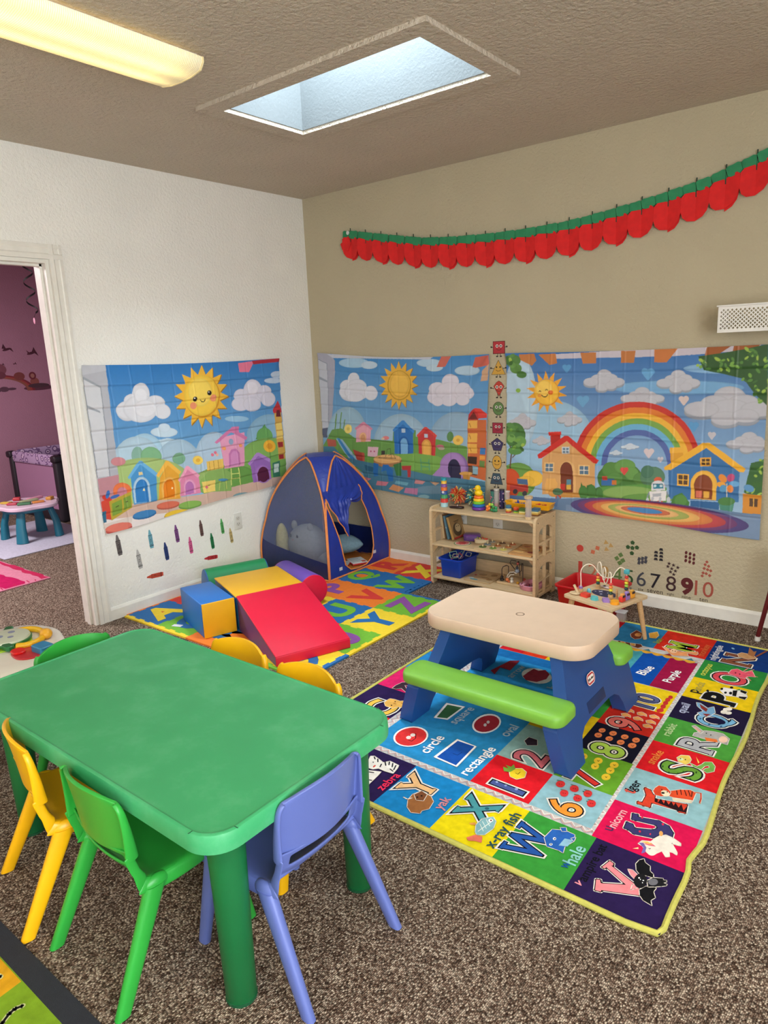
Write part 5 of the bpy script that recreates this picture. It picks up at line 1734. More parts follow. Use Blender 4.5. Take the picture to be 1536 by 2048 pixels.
# ================================================================== SHAPE FACE STICKERS on the tan wall
def face_sticker(kind, col, x, z, s, label, wide=False, line='2a1c18'):
    a = Art(2e-5)
    def ol(p):
        a.poly(line, p)
        cx = sum(q[0] for q in p)/len(p); cy = sum(q[1] for q in p)/len(p)
        a.poly(col, [(cx+(q[0]-cx)*.93, cy+(q[1]-cy)*.93) for q in p])
    for sx in (-1, 1):
        a.stroke('201818', s*.05, [(sx*s*.45, 0), (sx*s*.68, s*.04)]); a.disc('201818', sx*s*.7, s*.05, s*.07)
        a.stroke('201818', s*.04, [(sx*s*.12, -s*.4), (sx*s*.12, -s*.66)]); a.disc('201818', sx*s*.17, -s*.69, s*.1, s*.055)
    if kind == 'square': ol([(-s*.55, -s*.5), (s*.55, -s*.5), (s*.55, s*.5), (-s*.55, s*.5)])
    if kind == 'triangle': ol([(-s*.68, -s*.5), (s*.68, -s*.5), (0, s*.72)])
    if kind == 'kite': ol([(0, -s*.62), (s*.48, s*.18), (s*.22, s*.48), (0, s*.6), (-s*.22, s*.48), (-s*.48, s*.18)])
    if kind == 'circle': ol([(s*.52*math.cos(t), s*.55*math.sin(t)) for t in (2*PI*i/28 for i in range(28))])
    if kind == 'oval': ol([(s*.45*math.cos(t), s*.6*math.sin(t)) for t in (2*PI*i/28 for i in range(28))])
    if kind == 'pentagon': ol([(s*.62*math.sin(t), s*.6*math.cos(t)) for t in (2*PI*i/5 for i in range(5))])
    if kind == 'trapezoid': ol([(-s*.6, -s*.45), (s*.6, -s*.45), (s*.34, s*.5), (-s*.34, s*.5)])
    for sx in (-1, 1):
        if wide: a.disc('f0ece4', sx*s*.17, s*.12, s*.12)
        a.disc('181414', sx*s*.17, s*.12, s*.07)
    a.stroke('401414', s*.04, [(-s*.22, -s*.12), (-s*.1, -s*.2), (s*.1, -s*.2), (s*.22, -s*.12)])
    o = place_art(a, 'shape_sticker', 'y', x, z, 0)
    tag(o, label, 'wall sticker', 'column of smiling shape stickers')
for k, c, x, z, s, w_, lb in (('square', 'b02c34', 1.603, 1.502, .088, True, 'red square face sticker at the top of the sticker column'),
    ('triangle', 'd0a040', 1.598, 1.374, .085, False, 'yellow triangle face sticker between the tapestries'),
    ('kite', 'c04030', 1.601, 1.251, .092, True, 'red kite face sticker between the tapestries'),
    ('circle', '5c8048', 1.596, 1.126, .088, True, 'green circle face sticker between the tapestries'),
    ('square', '98243c', 1.590, 1.003, .078, True, 'dark red square face sticker in the middle of the sticker column'),
    ('pentagon', '3c3460', 1.586, .895, .088, True, 'purple pentagon face sticker between the tapestries'),
    ('oval', 'd0a040', 1.583, .781, .088, False, 'yellow oval face sticker low in the sticker column'),
    ('trapezoid', '3a5060', 1.579, .672, .088, True, 'slate blue trapezoid face sticker just above the toy shelf')):
    face_sticker(k, c, x, z, s*.88, lb, w_)

# ================================================================== NUMBER DECALS on the tan wall
def shp(a, kind, col, x, y, s, rot=0):
    if kind == 'circle': a.disc(col, x, y, s)
    else:
        n = {'square': 4, 'pentagon': 5, 'star': 10, 'triangle': 3, 'oval': 16, 'diamond': 4, 'trapezoid': 4, 'rectangle': 4}[kind]
        if kind == 'trapezoid': P = [(-1.1, -.7), (1.1, -.7), (.7, .7), (-.7, .7)]
        elif kind == 'rectangle': P = [(-.8, -1.1), (.8, -1.1), (.8, 1.1), (-.8, 1.1)]
        elif kind == 'square': P = [(-.9, -.9), (.9, -.9), (.9, .9), (-.9, .9)]
        elif kind == 'oval': P = [(.75*math.cos(2*PI*i/16), 1.05*math.sin(2*PI*i/16)) for i in range(16)]
        elif kind == 'star': P = [((1.15 if i % 2 == 0 else .48)*math.sin(PI*i/5), (1.15 if i % 2 == 0 else .48)*math.cos(PI*i/5)) for i in range(10)]
        else: P = [(1.05*math.sin(2*PI*i/n), 1.05*math.cos(2*PI*i/n)) for i in range(n)]
        c_, s_ = math.cos(rot), math.sin(rot)
        a.poly(col, [(x+s*(p*c_-q*s_), y+s*(p*s_+q*c_)) for p, q in P])
NUM = [('1', 'one', 'circle', 'c04034', [(0, 0)], .022, 2.153, .288, 2.157, 0),
       ('2', 'two', 'square', 'c46848', [(-.014, -.014), (.014, .014)], .013, 2.248, .29, 2.236, -.2),
       ('3', 'three', 'triangle', 'b89458', [(-.012, .02), (.018, .004), (-.008, -.022)], .017, 2.325, .326, 2.312, .2),
       ('4', 'four', 'square', '5c7840', [(-.018, -.004), (.004, .02), (.018, -.012), (0, -.03)], .013, 2.399, .262, 2.386, .6),
       ('5', 'five', 'pentagon', '2c5028', [(0, .034), (-.026, .004), (0, .002), (.026, .008), (-.002, -.03)], .013, 2.47, .332, 2.456, 0),
       ('6', 'six', 'rectangle', '40424c', [(i*.019-.019, j*.022-.011+i*.006) for i in range(3) for j in range(2)], .0095, 2.53, .262, 2.528, -.25),
       ('7', 'seven', 'trapezoid', '1c1a24', [(-.013, -.024), (-.013, -.004), (-.013, .016), (.016, -.024), (.016, -.004), (.016, .016), (.014, .036)], .0105, 2.618, .312, 2.608, 0),
       ('8', 'eight', 'star', '3c2024', [(-.024, .022), (-.03, .004), (0, .016), (-.008, -.006), (.024, .006), (-.014, -.026), (.012, -.016), (.004, -.038)], .0105, 2.703, .25, 2.695, 0),
       ('9', 'nine', 'oval', '5c1c20', [(i*.021-.021, j*.023-.023-i*.004) for i in range(3) for j in range(3)], .0095, 2.788, .326, 2.781, -.2),
       ('10', 'ten', 'diamond', 'a04c3c', [(0, .045), (-.008, .028), (.01, .022), (-.012, .006), (.006, .002), (.022, -.002), (-.016, -.02), (0, -.022), (.018, -.03), (-.02, -.038)], .009, 2.877, .267, 2.871, 0)]
for n, wd, kind, col, pts, s, cx, cz, nx, ro in NUM:
    a = Art(2e-5)
    for px, pz in pts: shp(a, kind, col, px, pz, s, ro)
    tag(place_art(a, 'shape_cluster_decal', 'y', cx, cz), f'cluster of {wd} small {kind} shape{"s" if n != "1" else ""} on the tan wall above the number {n}', 'wall decal', 'shape cluster decals above the numbers')
    a = Art(2e-5); H = .088
    bold = .05 if n in '19' else .0
    a.text(col, n, lambda x, y, w_: (x*H, y*H), bold)
    a.text('3c3028', wd, lambda x, y, w_: (x*.019, -.064+y*.019), .0)
    tag(place_art(a, 'number_decal', 'y', nx, .155), f'number {n} wall decal with the word {wd} under it, above the baseboard', 'wall decal', 'number decals on the tan wall')

# ================================================================== OUTLETS
def outlet(plane, u, z, label):
    t = MB().rbox((0, 0, 0), (.07, .115, .006), .003)
    o = t.build('wall_outlet', plastic('dcdad2', .3))
    base = Matrix(((0, 0, 1), (1, 0, 0), (0, 1, 0))) if plane == 'x' else Matrix(((1, 0, 0), (0, 0, -1), (0, 1, 0)))
    m = base.to_4x4(); m.translation = Vector((.003, u, z)) if plane == 'x' else Vector((u, -.003, z))
    o.matrix_world = m; tag(o, label, 'outlet')
    for s in (-1, 1):
        MB().prism(rrect(.034, .028, .010, 5, 0, 0, s*.02), .003, .0045).build('socket', plastic('cfccc2', .3), o)
        k = MB()
        for q in (-1, 1): k.box((q*.007, s*.02+.002, .0048), (.0022, .009, .0008))
        k.lathe([(0.0001, 0), (.0025, 0), (.0025, .0006), (.0001, .0006)], (0, s*.02-.008, .0045), 8)
        k.build('socket_slot', plastic('403c38'), o)
outlet('x', -.856, .395, 'white double power outlet on the white wall beside the tent')
outlet('y', 1.316, .385, 'white double power outlet behind the books on the toy shelf')
outlet('y', 1.588, .352, 'white double power outlet in the middle behind the toy shelf')

# ================================================================== GARLAND
g = thing('paper_garland', 'red and green paper garland sagging along the top of the tan wall', 'garland', (1.8, 0, 2.15))
GP = [(.40, 2.325), (.47, 2.318), (.738, 2.262), (1.063, 2.198), (1.28, 2.176), (1.544, 2.160), (1.79, 2.155), (2.037, 2.160), (2.201, 2.174), (2.403, 2.198), (2.591, 2.226), (2.767, 2.258), (2.868, 2.29), (3.033, 2.34), (3.3, 2.42), (3.6, 2.51)]
def gz(x):
    for i in range(len(GP)-1):
        if GP[i][0] <= x <= GP[i+1][0]:
            t = (x-GP[i][0])/(GP[i+1][0]-GP[i][0]); return GP[i][1]*(1-t)+GP[i+1][1]*t
    return GP[-1][1]
M_REDP = mat('red_tissue_paper', 'dc1e1e', 0.85, 0.08, 30, 0.2, 300)
M_GRNP = mat('green_tissue_paper', '2f8a5c', 0.85, 0.1, 30, 0.2, 300)
x = .455; i = 0
while x < 3.42:
    z = gz(x); dx = .068+.0
    sl = (gz(x+.03)-gz(x-.03))/.06
    for sgn in (-1, 1):                      # two half-petals meeting at the fold
        P = []
        for k in range(11):
            a = -PI/2+PI*k/10/1.0*0.5
        pts = [(0, -.035), (sgn*.052, -.030), (sgn*.068, -.045), (sgn*.070, -.11), (sgn*.060, -.145), (sgn*.038, -.168), (0, -.178)]
        fr = []
        for yy in (-.003, -.0045):
            fr.append([(x-1.8+p[0]*.97, -.010+yy-abs(p[0])*.22+(0.012 if sgn < 0 else 0)*0, z-2.15+p[1]*.97+p[0]*sl) for p in pts])
        MB().rings(fr).build('paper_petal', M_REDP, g, smooth=0)
        pts2 = [(q[0]*.9+sgn*.0, q[1]-.006) for q in pts]
        fr = [[(x-1.8+p[0], -.006-0.001*yy+0*abs(p[0]), z-2.15+p[1]+p[0]*sl) for p in pts2] for yy in (0, 1)]
        if i % 2 == 0 and sgn > 0: MB().rings(fr).build('paper_petal', M_REDP, g, smooth=0)
    for q in range(2):
        xx = x-.034+q*.068
        MB().prism([(-.034, -.03), (-.022, -.037), (0, -.039), (.022, -.037), (.034, -.03), (.034, .008), (.022, .014), (0, .012), (-.022, .014), (-.034, .008)], 0, .004,
                   T=Matrix.Translation((xx-1.8, -.012-.008*q, gz(xx)-2.15)) @ Matrix.Rotation(PI/2, 4, 'X') @ Matrix.Rotation(sl, 4, 'Z')).build('paper_link', M_GRNP, g, smooth=0)
    MB().cyl((x-1.8, -.014, z-2.15+.03), (x-1.8, -.014, z-2.15-.06), .0028, n=6).build('twist_stem', mat('dark_green_tissue', '14382c', .8), g)
    x += .1335; i += 1
MB().prism([(0, 0), (-.075, -.045), (-.06, -.085), (-.01, -.10), (.02, -.05)], 0, .003, T=Matrix.Translation((.44-1.8, -.02, 2.30-2.15)) @ Matrix.Rotation(PI/2, 4, 'X')).build('paper_petal', M_REDP, g, smooth=0)
MB().ball((.435-1.8, -.02, 2.322-2.15), (.014, .008, .014)).build('adhesive_tab', plastic('d8d8d4'), g)

# ================================================================== WHITE LATTICE BASKET on the tan wall
def lattice(L, H, th):
    outer = [(0, 0), (L, 0), (L, H), (0, H)]; holes = []
    p = .0185; r = .0062
    nx = int(L/p)-1; ny = int((H-.02)/p)
    for i in range(nx*2):
        for jx in range(ny*2):
            if (i+jx) % 2: continue
            cx = p*.75+i*p/2; cy = .012+p*.45+jx*p/2
            if cx < .009 or cx > L-.009 or cy < .009 or cy > H-.014: continue
            holes.append([(cx, cy-r), (cx+r*.9, cy), (cx, cy+r), (cx-r*.9, cy)])
    return curve_mesh([outer]+holes, th)
b = thing('lattice_basket', 'white plastic lattice basket fixed high on the tan wall', 'basket', (2.906, -.2, 1.525))
v, f = lattice(.34, .125, .003)
M_BW = plastic('e8e6e0', .35)
MB().add([(p[0], p[2], p[1]) for p in v], f).build('front_panel', M_BW, b, smooth=0)
v, f = lattice(.19, .125, .003)
MB().add([(p[2], p[0], p[1]) for p in v], f).build('side_panel', M_BW, b, smooth=0)
MB().add([(p[2]+.34, p[0], p[1]) for p in v], f).build('side_panel', M_BW, b, smooth=0)
rm = MB(); rm.rbox((.17, -.003, .124), (.352, .012, .008), .002); rm.rbox((.17, .19, .124), (.352, .012, .008), .002); rm.rbox((-.003, .095, .124), (.012, .2, .008), .002); rm.rbox((.343, .095, .124), (.012, .2, .008), .002)
rm.build('rim', M_BW, b)
MB().box((.17, .097, .002), (.34, .19, .004)).build('bottom_panel', M_BW, b)
# ================================================================== ALPHABET FOAM MAT
MX = [.03, .332, .634, .936, 1.236, 1.535]; MY = [-.012, -.308, -.603, -.898, -1.194, -1.490, -1.786]
TEETH = [0, .12, .12, .26, .26, .42, .42, .58, .58, .74, .74, .88, .88, 1.0]
def teeth(p, q, amp=.011):
    """a toothed line from p to q (shared by both neighbours)"""
    a = Vector(p); b2 = Vector(q); d = b2-a; n = Vector((-d.y, d.x)).normalized(); out = []
    lv = 0
    for i in range(0, len(TEETH)-1, 2):
        s0, s1 = TEETH[i], TEETH[i+1]
        h = 0 if i == 0 or i >= len(TEETH)-2 else (amp*.5 if (i//2) % 2 else -amp*.5)
        out += [a+d*s0+n*h, a+d*s1+n*h]
    return [(v.x, v.y) for v in out]
def foam_mat(h): return mat('foam_'+h, h, .75, .05, 60, .35, 700)
TZ = .010
FC = dict(b='1767a8', g='6fb32c', o='f07c20', r='d8352c', y='f0cf2a', p='8c4a9c')
def clean(pts):
    o = []
    for p in pts:
        if not o or (Vector(p)-Vector(o[-1])).length > 1e-5: o.append(p)
    return o
def foam_tile(ci, ri, bc, lc, ch, label, ring=None):
    cx, cy = (MX[ci]+MX[ci+1])/2, (MY[ri]+MY[ri+1])/2
    t = thing('foam_tile', label, 'foam mat tile', (cx, cy, 0), 0, 'interlocking alphabet foam tiles')
    x0, x1, yb, yt = MX[ci], MX[ci+1], MY[ri+1], MY[ri]
    pts = teeth((x0, yb), (x1, yb))+teeth((x1, yb), (x1, yt))+teeth((x0, yt), (x1, yt))[::-1]+teeth((x0, yb), (x0, yt))[::-1]
    pts = clean([(p[0]-cx, p[1]-cy) for p in pts])
    MB().prism(pts, 0.0005, TZ).build('base', foam_mat(FC[bc]), t, smooth=0)
    if ch:
        vs, fs, w_ = text_fit(ch, .045, .5, None)
        H = .19
        if ch in 'MW': H = .17
        MB().add([(-v[1]*H, v[0]*H, TZ+.0001+(.0014 if v[2] > 0 else 0)) for v in vs], fs).build('letter_inset', foam_mat(FC[lc]), t, smooth=0)
        if ring: MB().prism([(.05*math.cos(q), .035*math.sin(q)) for q in (2*PI*i/20 for i in range(20))], TZ, TZ+.0008).build('letter_centre', foam_mat(FC[ring]), t, smooth=0)
    return t
CN = dict(b='blue', g='green', o='orange', r='red', y='yellow', p='purple')
LAY = {(0, 5): ('b', 'y', 'A', 'r'), (0, 4): ('r', 'b', 'B', None), (0, 3): ('y', 'g', 'C', None), (0, 2): ('g', 'o', 'D', None), (0, 1): ('o', 'b', 'E', None), (0, 0): ('b', 'r', 'F', None),
       (1, 5): ('g', 'b', 'G', 'g'), (1, 4): ('o', 'y', 'H', None), (1, 3): ('b', 'o', 'I', None), (1, 2): ('y', 'r', 'J', None), (1, 1): ('r', 'g', 'K', None), (1, 0): ('g', 'y', 'L', None),
       (2, 5): ('o', 'b', 'M', None), (2, 4): ('g', 'r', 'N', None), (2, 3): ('y', 'b', 'O', None), (2, 2): ('o', 'p', 'P', None), (2, 1): ('b', 'g', 'Q', 'o'), (2, 0): ('o', 'r', 'R', None),
       (3, 5): ('o', 'g', 'S', None), (3, 4): ('r', 'y', 'T', None), (3, 3): ('b', 'g', 'U', None), (3, 2): ('o', 'r', 'V', None), (3, 1): ('b', 'g', 'W', None), (3, 0): ('r', 'y', 'X', None),
       (4, 5): ('y', 'b', '9', None), (4, 4): ('g', 'p', '0', None), (4, 3): ('y', 'b', 'Y', None), (4, 2): ('g', 'p', 'Z', None)}
for (ci, ri), (bc, lc, ch, rg) in LAY.items():
    what = 'number' if ch in '09' else 'letter'
    foam_tile(ci, ri, bc, lc, ch, f'{CN[bc]} foam floor tile with a {CN[lc]} {what} {ch}', rg)
def border(p, q, side, bc, label):
    a = teeth(p, q); n = Vector(side)*.024
    pts = clean(a+[(q[0]+n.x, q[1]+n.y), (p[0]+n.x, p[1]+n.y)])
    o = MB().prism(pts, 0.0005, TZ).build('foam_edging', foam_mat(FC[bc]), smooth=0)
    tag(o, label, 'foam mat edging', 'edging strips of the foam mat')
for ri, bc in ((5, 'o'), (4, 'o'), (3, 'y'), (2, 'g'), (1, 'b'), (0, 'r')):
    border((MX[0], MY[ri+1]), (MX[0], MY[ri]), (-.6, 0), bc, f'{CN[bc]} foam edging strip along the white wall beside the {LAY[(0, ri)][2]} tile')
for ci, bc in ((0, 'y'), (1, 'y'), (2, 'o'), (3, 'y'), (4, 'g')):
    border((MX[ci], MY[6]), (MX[ci+1], MY[6]), (0, -1), bc, f'{CN[bc]} foam edging strip on the table side of the {LAY[(ci, 5)][2]} tile')
for ri, bc in ((5, 'b'), (4, 'y'), (3, 'y'), (2, 'y')):
    border((MX[5], MY[ri+1]), (MX[5], MY[ri]), (1, 0), bc, f'{CN[bc]} foam edging strip on the carpet side of the {LAY[(4, ri)][2]} tile')
border((MX[4], MY[2]), (MX[5], MY[2]), (0, 1), 'b', 'blue foam edging strip above the green Z tile')
for ri, bc in ((1, 'b'), (0, 'r')):
    border((MX[4], MY[ri+1]+(.03 if ri == 1 else 0)), (MX[4], MY[ri]), (1, 0), bc, f'{CN[bc]} foam edging strip on the shelf side of the {LAY[(3, ri)][2]} tile')
tag(MB().box((0, 0, 0), (.06, .03, .0012), R(20)).build('paper_slip', paint('d8dce4')), 'small white paper slip on the green foam tile beside the soft block', 'paper').location = (.45, -1.73, TZ+.0022)

# ================================================================== SOFT PLAY BLOCKS
Z0 = TZ+.0015
def soft(name, label, x, y, rz): return thing(name, label, 'soft play block', (x, y, Z0), rz, 'padded soft play climbing set')
SH = .198
VB, VY, VR, VP, VG = '1a6ec0', 'f0b41c', 'd8143a', '6a4a9c', '1f8a52'
# blue block with a yellow face
A1 = math.atan2(-.12, .358)
t = soft('soft_block', 'blue padded block with yellow front face beside the red ramp', .6035, -1.619, A1)
MB().rbox((-.004, 0, SH/2), (.37, .188, SH), .007).build('cover', vinyl(VB), t)
MB().rbox((.187, 0, SH/2), (.008, .188, SH), .0035).build('end_panel', vinyl(VY), t)
# yellow platform
A2 = math.atan2(-.159, .392)
t = soft('soft_platform', 'square yellow padded platform between the green half-round and red ramp', .697, -1.312, A2)
MB().rbox((0, 0, SH/2-.004), (.415, .405, SH-.008), .007).build('side_cover', vinyl('16608a'), t)
MB().rbox((0, 0, SH-.004), (.418, .408, .010), .004).build('top_cover', vinyl(VY), t)
# red ramp
t = soft('soft_ramp', 'red padded wedge ramp with purple sides sloping down towards the carpet', .8995, -1.3925, A2)
rw = .405; L = .567; hh = SH; he = .048
side = [(0.0, 0), (L, 0), (L, he), (0.0, hh)]
core = MB()
core.rings([[(px, yy, pz) for px, pz in side] for yy in (-rw/2, rw/2)])
core.build('side_cover', vinyl('5a3c78'), t, smooth=10)
tp = MB()
ang = math.atan2(he-hh, L); ln = math.hypot(L, hh-he)
tp.rbox((L/2+.001, 0, (hh+he)/2+.002), (ln+.006, rw+.006, .010), .004, rot=Matrix.Rotation(-ang, 4, 'Y'))
tp.build('top_cover', vinyl(VR), t)
MB().rbox((L+.002, 0, he/2+.001), (.009, rw+.006, he+.002), .004).build('front_cover', vinyl(VR), t)
# purple roll with red ends
px_, py_ = .908, -1.062; dx_, dy_ = -.385, .125
ang = math.atan2(dy_, dx_)
t = soft('soft_cylinder', 'purple padded cylinder with red round ends beside the tent', px_+dx_/2, py_+dy_/2, ang)
rr = .098; Lc = math.hypot(dx_, dy_)
Tm = Matrix.Translation((0, 0, rr)) @ Matrix.Rotation(PI/2, 4, 'Y')
MB().lathe([(rr-.002, -Lc/2+.003), (rr, -Lc/2+.006), (rr, Lc/2-.006), (rr-.002, Lc/2-.003)], n=40, T=Tm).build('cover', vinyl('6f4fae'), t)
for s_ in (-1, 1):
    MB().lathe([(rr-.001, s_*(Lc/2-.002)), (rr-.003, s_*(Lc/2+.003)), (rr*.7, s_*(Lc/2+.008)), (.0001, s_*(Lc/2+.010))], n=40, T=Tm).build('end_cap', vinyl(VR), t)
# green half-round with blue ends
hx, hy = .30, -1.155
t = soft('soft_half_round', 'green padded half-round with blue ends behind the yellow platform', hx+.0, hy, A2+PI/2)
hr = .19; Lh = .40
arc = [(-.10, 0), (.10, 0)]+[(.10*math.cos(a)*1.0, SH*math.sin(a)**.8 if math.sin(a) > 0 else 0) for a in (PI*i/18 for i in range(1, 18))]
MB().rings([[(xx, p[0], p[1]) for p in arc] for xx in (-Lh/2+.003, Lh/2-.003)]).build('cover', vinyl(VG), t, smooth=50)
for s_ in (-1, 1):
    MB().rings([[(s_*(Lh/2-.002+q), p[0]*k, p[1]*k+.001) for p in arc] for q, k in ((0, .99), (.004, .985), (.006, .95))]).build('end_cap', vinyl('2a6cb4'), t, smooth=50)
# ================================================================== POP-UP TENT
TX, TY, TS = .352, -.347, .325
tent = thing('popup_tent', 'blue pop-up play tent with orange piping and grey mesh window in the corner', 'tent', (TX, TY, TZ+.002))
H_A = .80
def ts(z): return TS*(1+.03*math.sin(PI*min(1, z/.36)))*max(0.0, 1-(z/.93)**2.0)**.62
def tw_(z):
    if z <= .40: return ts(z)
    k = (z-.40)/(H_A-.40)
    return ts(z)*max(0.0, 1-k**2.2)**.55
NAVY = '1c2f86'
def fab(name, h): return mat(name, h, .42, .08, 14, .5, 40, spec=.5)
M_NAVY = fab('tent_nylon', '1d3596'); M_NAVY2 = fab('tent_nylon_dark', '15235c')
def mesh_mat():
    m = bpy.data.materials.new('tent_mesh'); m.use_nodes = True; nt = m.node_tree; nt.nodes.clear()
    o = nt.nodes.new('ShaderNodeOutputMaterial'); mx = nt.nodes.new('ShaderNodeMixShader'); a = nt.nodes.new('ShaderNodeBsdfTransparent'); d = nt.nodes.new('ShaderNodeBsdfDiffuse')
    d.inputs[0].default_value = lin('8289a0')+(1,)
    tc = nt.nodes.new('ShaderNodeTexCoord'); ck = nt.nodes.new('ShaderNodeTexNoise'); ck.inputs['Scale'].default_value = 900
    mr = nt.nodes.new('ShaderNodeMapRange'); mr.inputs[3].default_value = .32; mr.inputs[4].default_value = .50
    nt.links.new(tc.outputs['Object'], ck.inputs['Vector']); nt.links.new(ck.outputs['Fac'], mr.inputs[0]); nt.links.new(mr.outputs[0], mx.inputs[0])
    nt.links.new(a.outputs[0], mx.inputs[1]); nt.links.new(d.outputs[0], mx.inputs[2]); nt.links.new(mx.outputs[0], o.inputs[0])
    return m
M_MESH = mesh_mat(); M_PIPE = mat('orange_piping', 'e08848', .6, .06, 40)
def face_pt(side, u, z):
    """side 0: front (-y), 1: right (+x), 2: back, 3: left; u in -1..1 along the face"""
    w_ = tw_(z)*u; s_ = ts(z)
    return {0: (w_, -s_, z), 1: (s_, w_, z), 2: (-w_, s_, z), 3: (-s_, -w_, z)}[side]
def zl(n=26, z0=0, z1=H_A): return [z0+(z1-z0)*i/n for i in range(n+1)]
def face_grid(side, keep, zs, nu=24, bulge=0.0):
    m = MB(); vs = []; n = nu+1
    for z in zs:
        for i in range(n):
            u = -1+2*i/nu; p = Vector(face_pt(side, u, z))
            nr = Vector(((0, -1, 0), (1, 0, 0), (0, 1, 0), (-1, 0, 0))[side])
            wr = .003*math.sin(u*9+z*31)+.002*math.sin(u*23-z*17)
            p += nr*(bulge*(1-u*u)+wr*(1-u*u)); vs.append(tuple(p))
    fs = []
    for k in range(len(zs)-1):
        for i in range(nu):
            uc = -1+2*(i+.5)/nu; zc = (zs[k]+zs[k+1])/2
            if keep(uc, zc): fs.append((k*n+i, k*n+i+1, (k+1)*n+i+1, (k+1)*n+i))
    return m.add(vs, fs)
# front face: solid navy skirt, mesh window above
def skirt(u): return .22-.10*((u+1)/2)**.7
g1 = MB(); rs_ = []
for k in range(9):
    rs_.append([face_pt(0, -1+2*i/24, skirt(-1+2*i/24)*k/8) for i in range(25)])
g1.rings(rs_, (False, False), close=False); g1.build('front_skirt', M_NAVY2, tent)
g1 = MB(); rs_ = []
for k in range(25):
    row = []
    for i in range(25):
        u = -1+2*i/24; z = skirt(u)+(H_A-.001-skirt(u))*k/24
        p = Vector(face_pt(0, u, z)); p.y -= .012*(1-u*u)*math.sin(PI*k/24); row.append(tuple(p))
    rs_.append(row)
g1.rings(rs_, (False, False), close=False); g1.build('mesh_window', M_MESH, tent)
# right face: door opening with a tied-up flap
DOOR = [(-.255, .52), (-.225, .40), (-.20, .28), (-.185, .16), (-.165, .075), (-.11, .030), (-.03, .018), (.06, .024), (.12, .060), (.145, .14), (.15, .28), (.135, .40), (.105, .49), (.05, .545), (-.05, .575), (-.17, .57)]
def door(u, z):
    y = tw_(z)*u; c_ = False; n = len(DOOR)
    for i in range(n):
        (ax, ay), (bx, by) = DOOR[i], DOOR[(i+1) % n]
        if (ay > z) != (by > z) and y < (bx-ax)*(z-ay)/(by-ay)+ax: c_ = not c_
    return c_
face_grid(1, lambda u, z: not door(u, z), zl(110), 110, .0).build('door_panel', M_NAVY, tent)
def dp(p, off=.004): return (ts(p[1])+off, p[0], p[1])
dd_ = []
for i in range(len(DOOR)):
    p, q = DOOR[i], DOOR[(i+1) % len(DOOR)]
    for k in range(4): dd_.append(dp((p[0]+(q[0]-p[0])*k/4, p[1]+(q[1]-p[1])*k/4)))
MB().tube(dd_, .0045, 6, closed=True).build('door_piping', M_PIPE, tent)
# the door flap is gathered and tied at its middle: a curtain falls to the left, a puff sits to the right
def lerp(tab, q):
    for i in range(len(tab)-1):
        if tab[i][0] <= q <= tab[i+1][0]:
            t_ = (q-tab[i][0])/(tab[i+1][0]-tab[i][0]); t_ = t_*t_*(3-2*t_)
            return tab[i][1]*(1-t_)+tab[i+1][1]*t_
    return tab[-1][1]
LE = [(0, -.262), (.3, -.235), (.6, -.185), (.85, -.14), (1, -.122)]; RE = [(0, .118), (.12, .09), (.24, -.035), (.34, -.035), (.5, -.062), (.8, -.092), (1, -.105)]
fl = MB(); rows = []; NV = 44
for k in range(43):
    q = k/42; z = .595-.325*q; l_, r_ = lerp(LE, q), lerp(RE, q); row = []
    pin = math.exp(-((q-.29)/.10)**2)
    for i in range(NV+1):
        u = i/NV; y = l_+(r_-l_)*u
        fold = .006*math.sin(u*26+q*2)*min(1, q*3)*(1-.5*pin)+.010*pin*u*math.sin(u*40)
        sag = .035*math.sin(PI*u)*(1-q)*min(1, q*4)
        row.append((ts(z)+.010+.016*math.sin(PI*u)*min(1, q*5)*(1-.4*q)+fold+.014*pin*u, y, z-sag*.4+.0*u))
    rows.append(row)
fl.rings(rows, (False, False), close=False); fl.build('door_flap', M_NAVY, tent, smooth=180)
MB().tube([(r_[0][0]+.002, r_[0][1], r_[0][2]) for r_ in rows[6:]], .004, 6).build('flap_piping', M_PIPE, tent)
fl = MB(); rows = []
for k in range(21):
    q = k/20; row = []
    for i in range(25):
        u = i/24                        # from the tie (0) to the right edge (1)
        hgt = .018+.085*math.sin(min(1, u*1.15)*PI/2)
        z = .515+.035*u-(q-.35)*hgt; y = -.045+.155*u*(1-.12*q)
        row.append((ts(z)+.012+.030*math.sin(PI*q)*(.35+.65*math.sin(PI*min(1, u*.8+.1)))+.005*math.sin(q*17+u*5)*(1-u*.5), y, z))
    rows.append(row)
fl.rings(rows, (False, False), close=False); fl.build('door_flap', M_NAVY, tent, smooth=180)
MB().tube([(r_[-1][0]+.002, r_[-1][1], r_[-1][2]) for r_ in rows], .004, 6).build('flap_piping', M_PIPE, tent)
MB().ball((ts(.51)+.046, -.042, .512), (.008, .009, .008)).build('tie_toggle', plastic('7080c8'), tent)
face_grid(2, lambda u, z: z < .22 , zl(26), 16).build('back_skirt', M_NAVY2, tent)
face_grid(3, lambda u, z: True, zl(26), 16).build('side_panel', M_NAVY, tent)
# gussets between the arches
for sd in range(4):
    m = MB(); rs_ = []
    for z in zl(24, .40, H_A):
        a = Vector(face_pt(sd, 1, z)); b_ = Vector(face_pt((sd+1) % 4, -1, z))
        rs_.append([tuple(a.lerp(b_, q/4)+Vector((a+b_).xy.normalized().to_3d())*(.006*math.sin(PI*q/4))) for q in range(5)])
    m.rings(rs_, (False, False), close=False); m.build('gusset', M_NAVY, tent)
m = MB(); s_ = ts(H_A); m.rings([[(s_*a, s_*b_, H_A) for a, b_ in ((1, 0), (0, 1), (-1, 0), (0, -1))], [(s_*a*.5, s_*b_*.5, H_A+.012) for a, b_ in ((1, 0), (0, 1), (-1, 0), (0, -1))]]); m.build('top_panel', M_NAVY, tent)
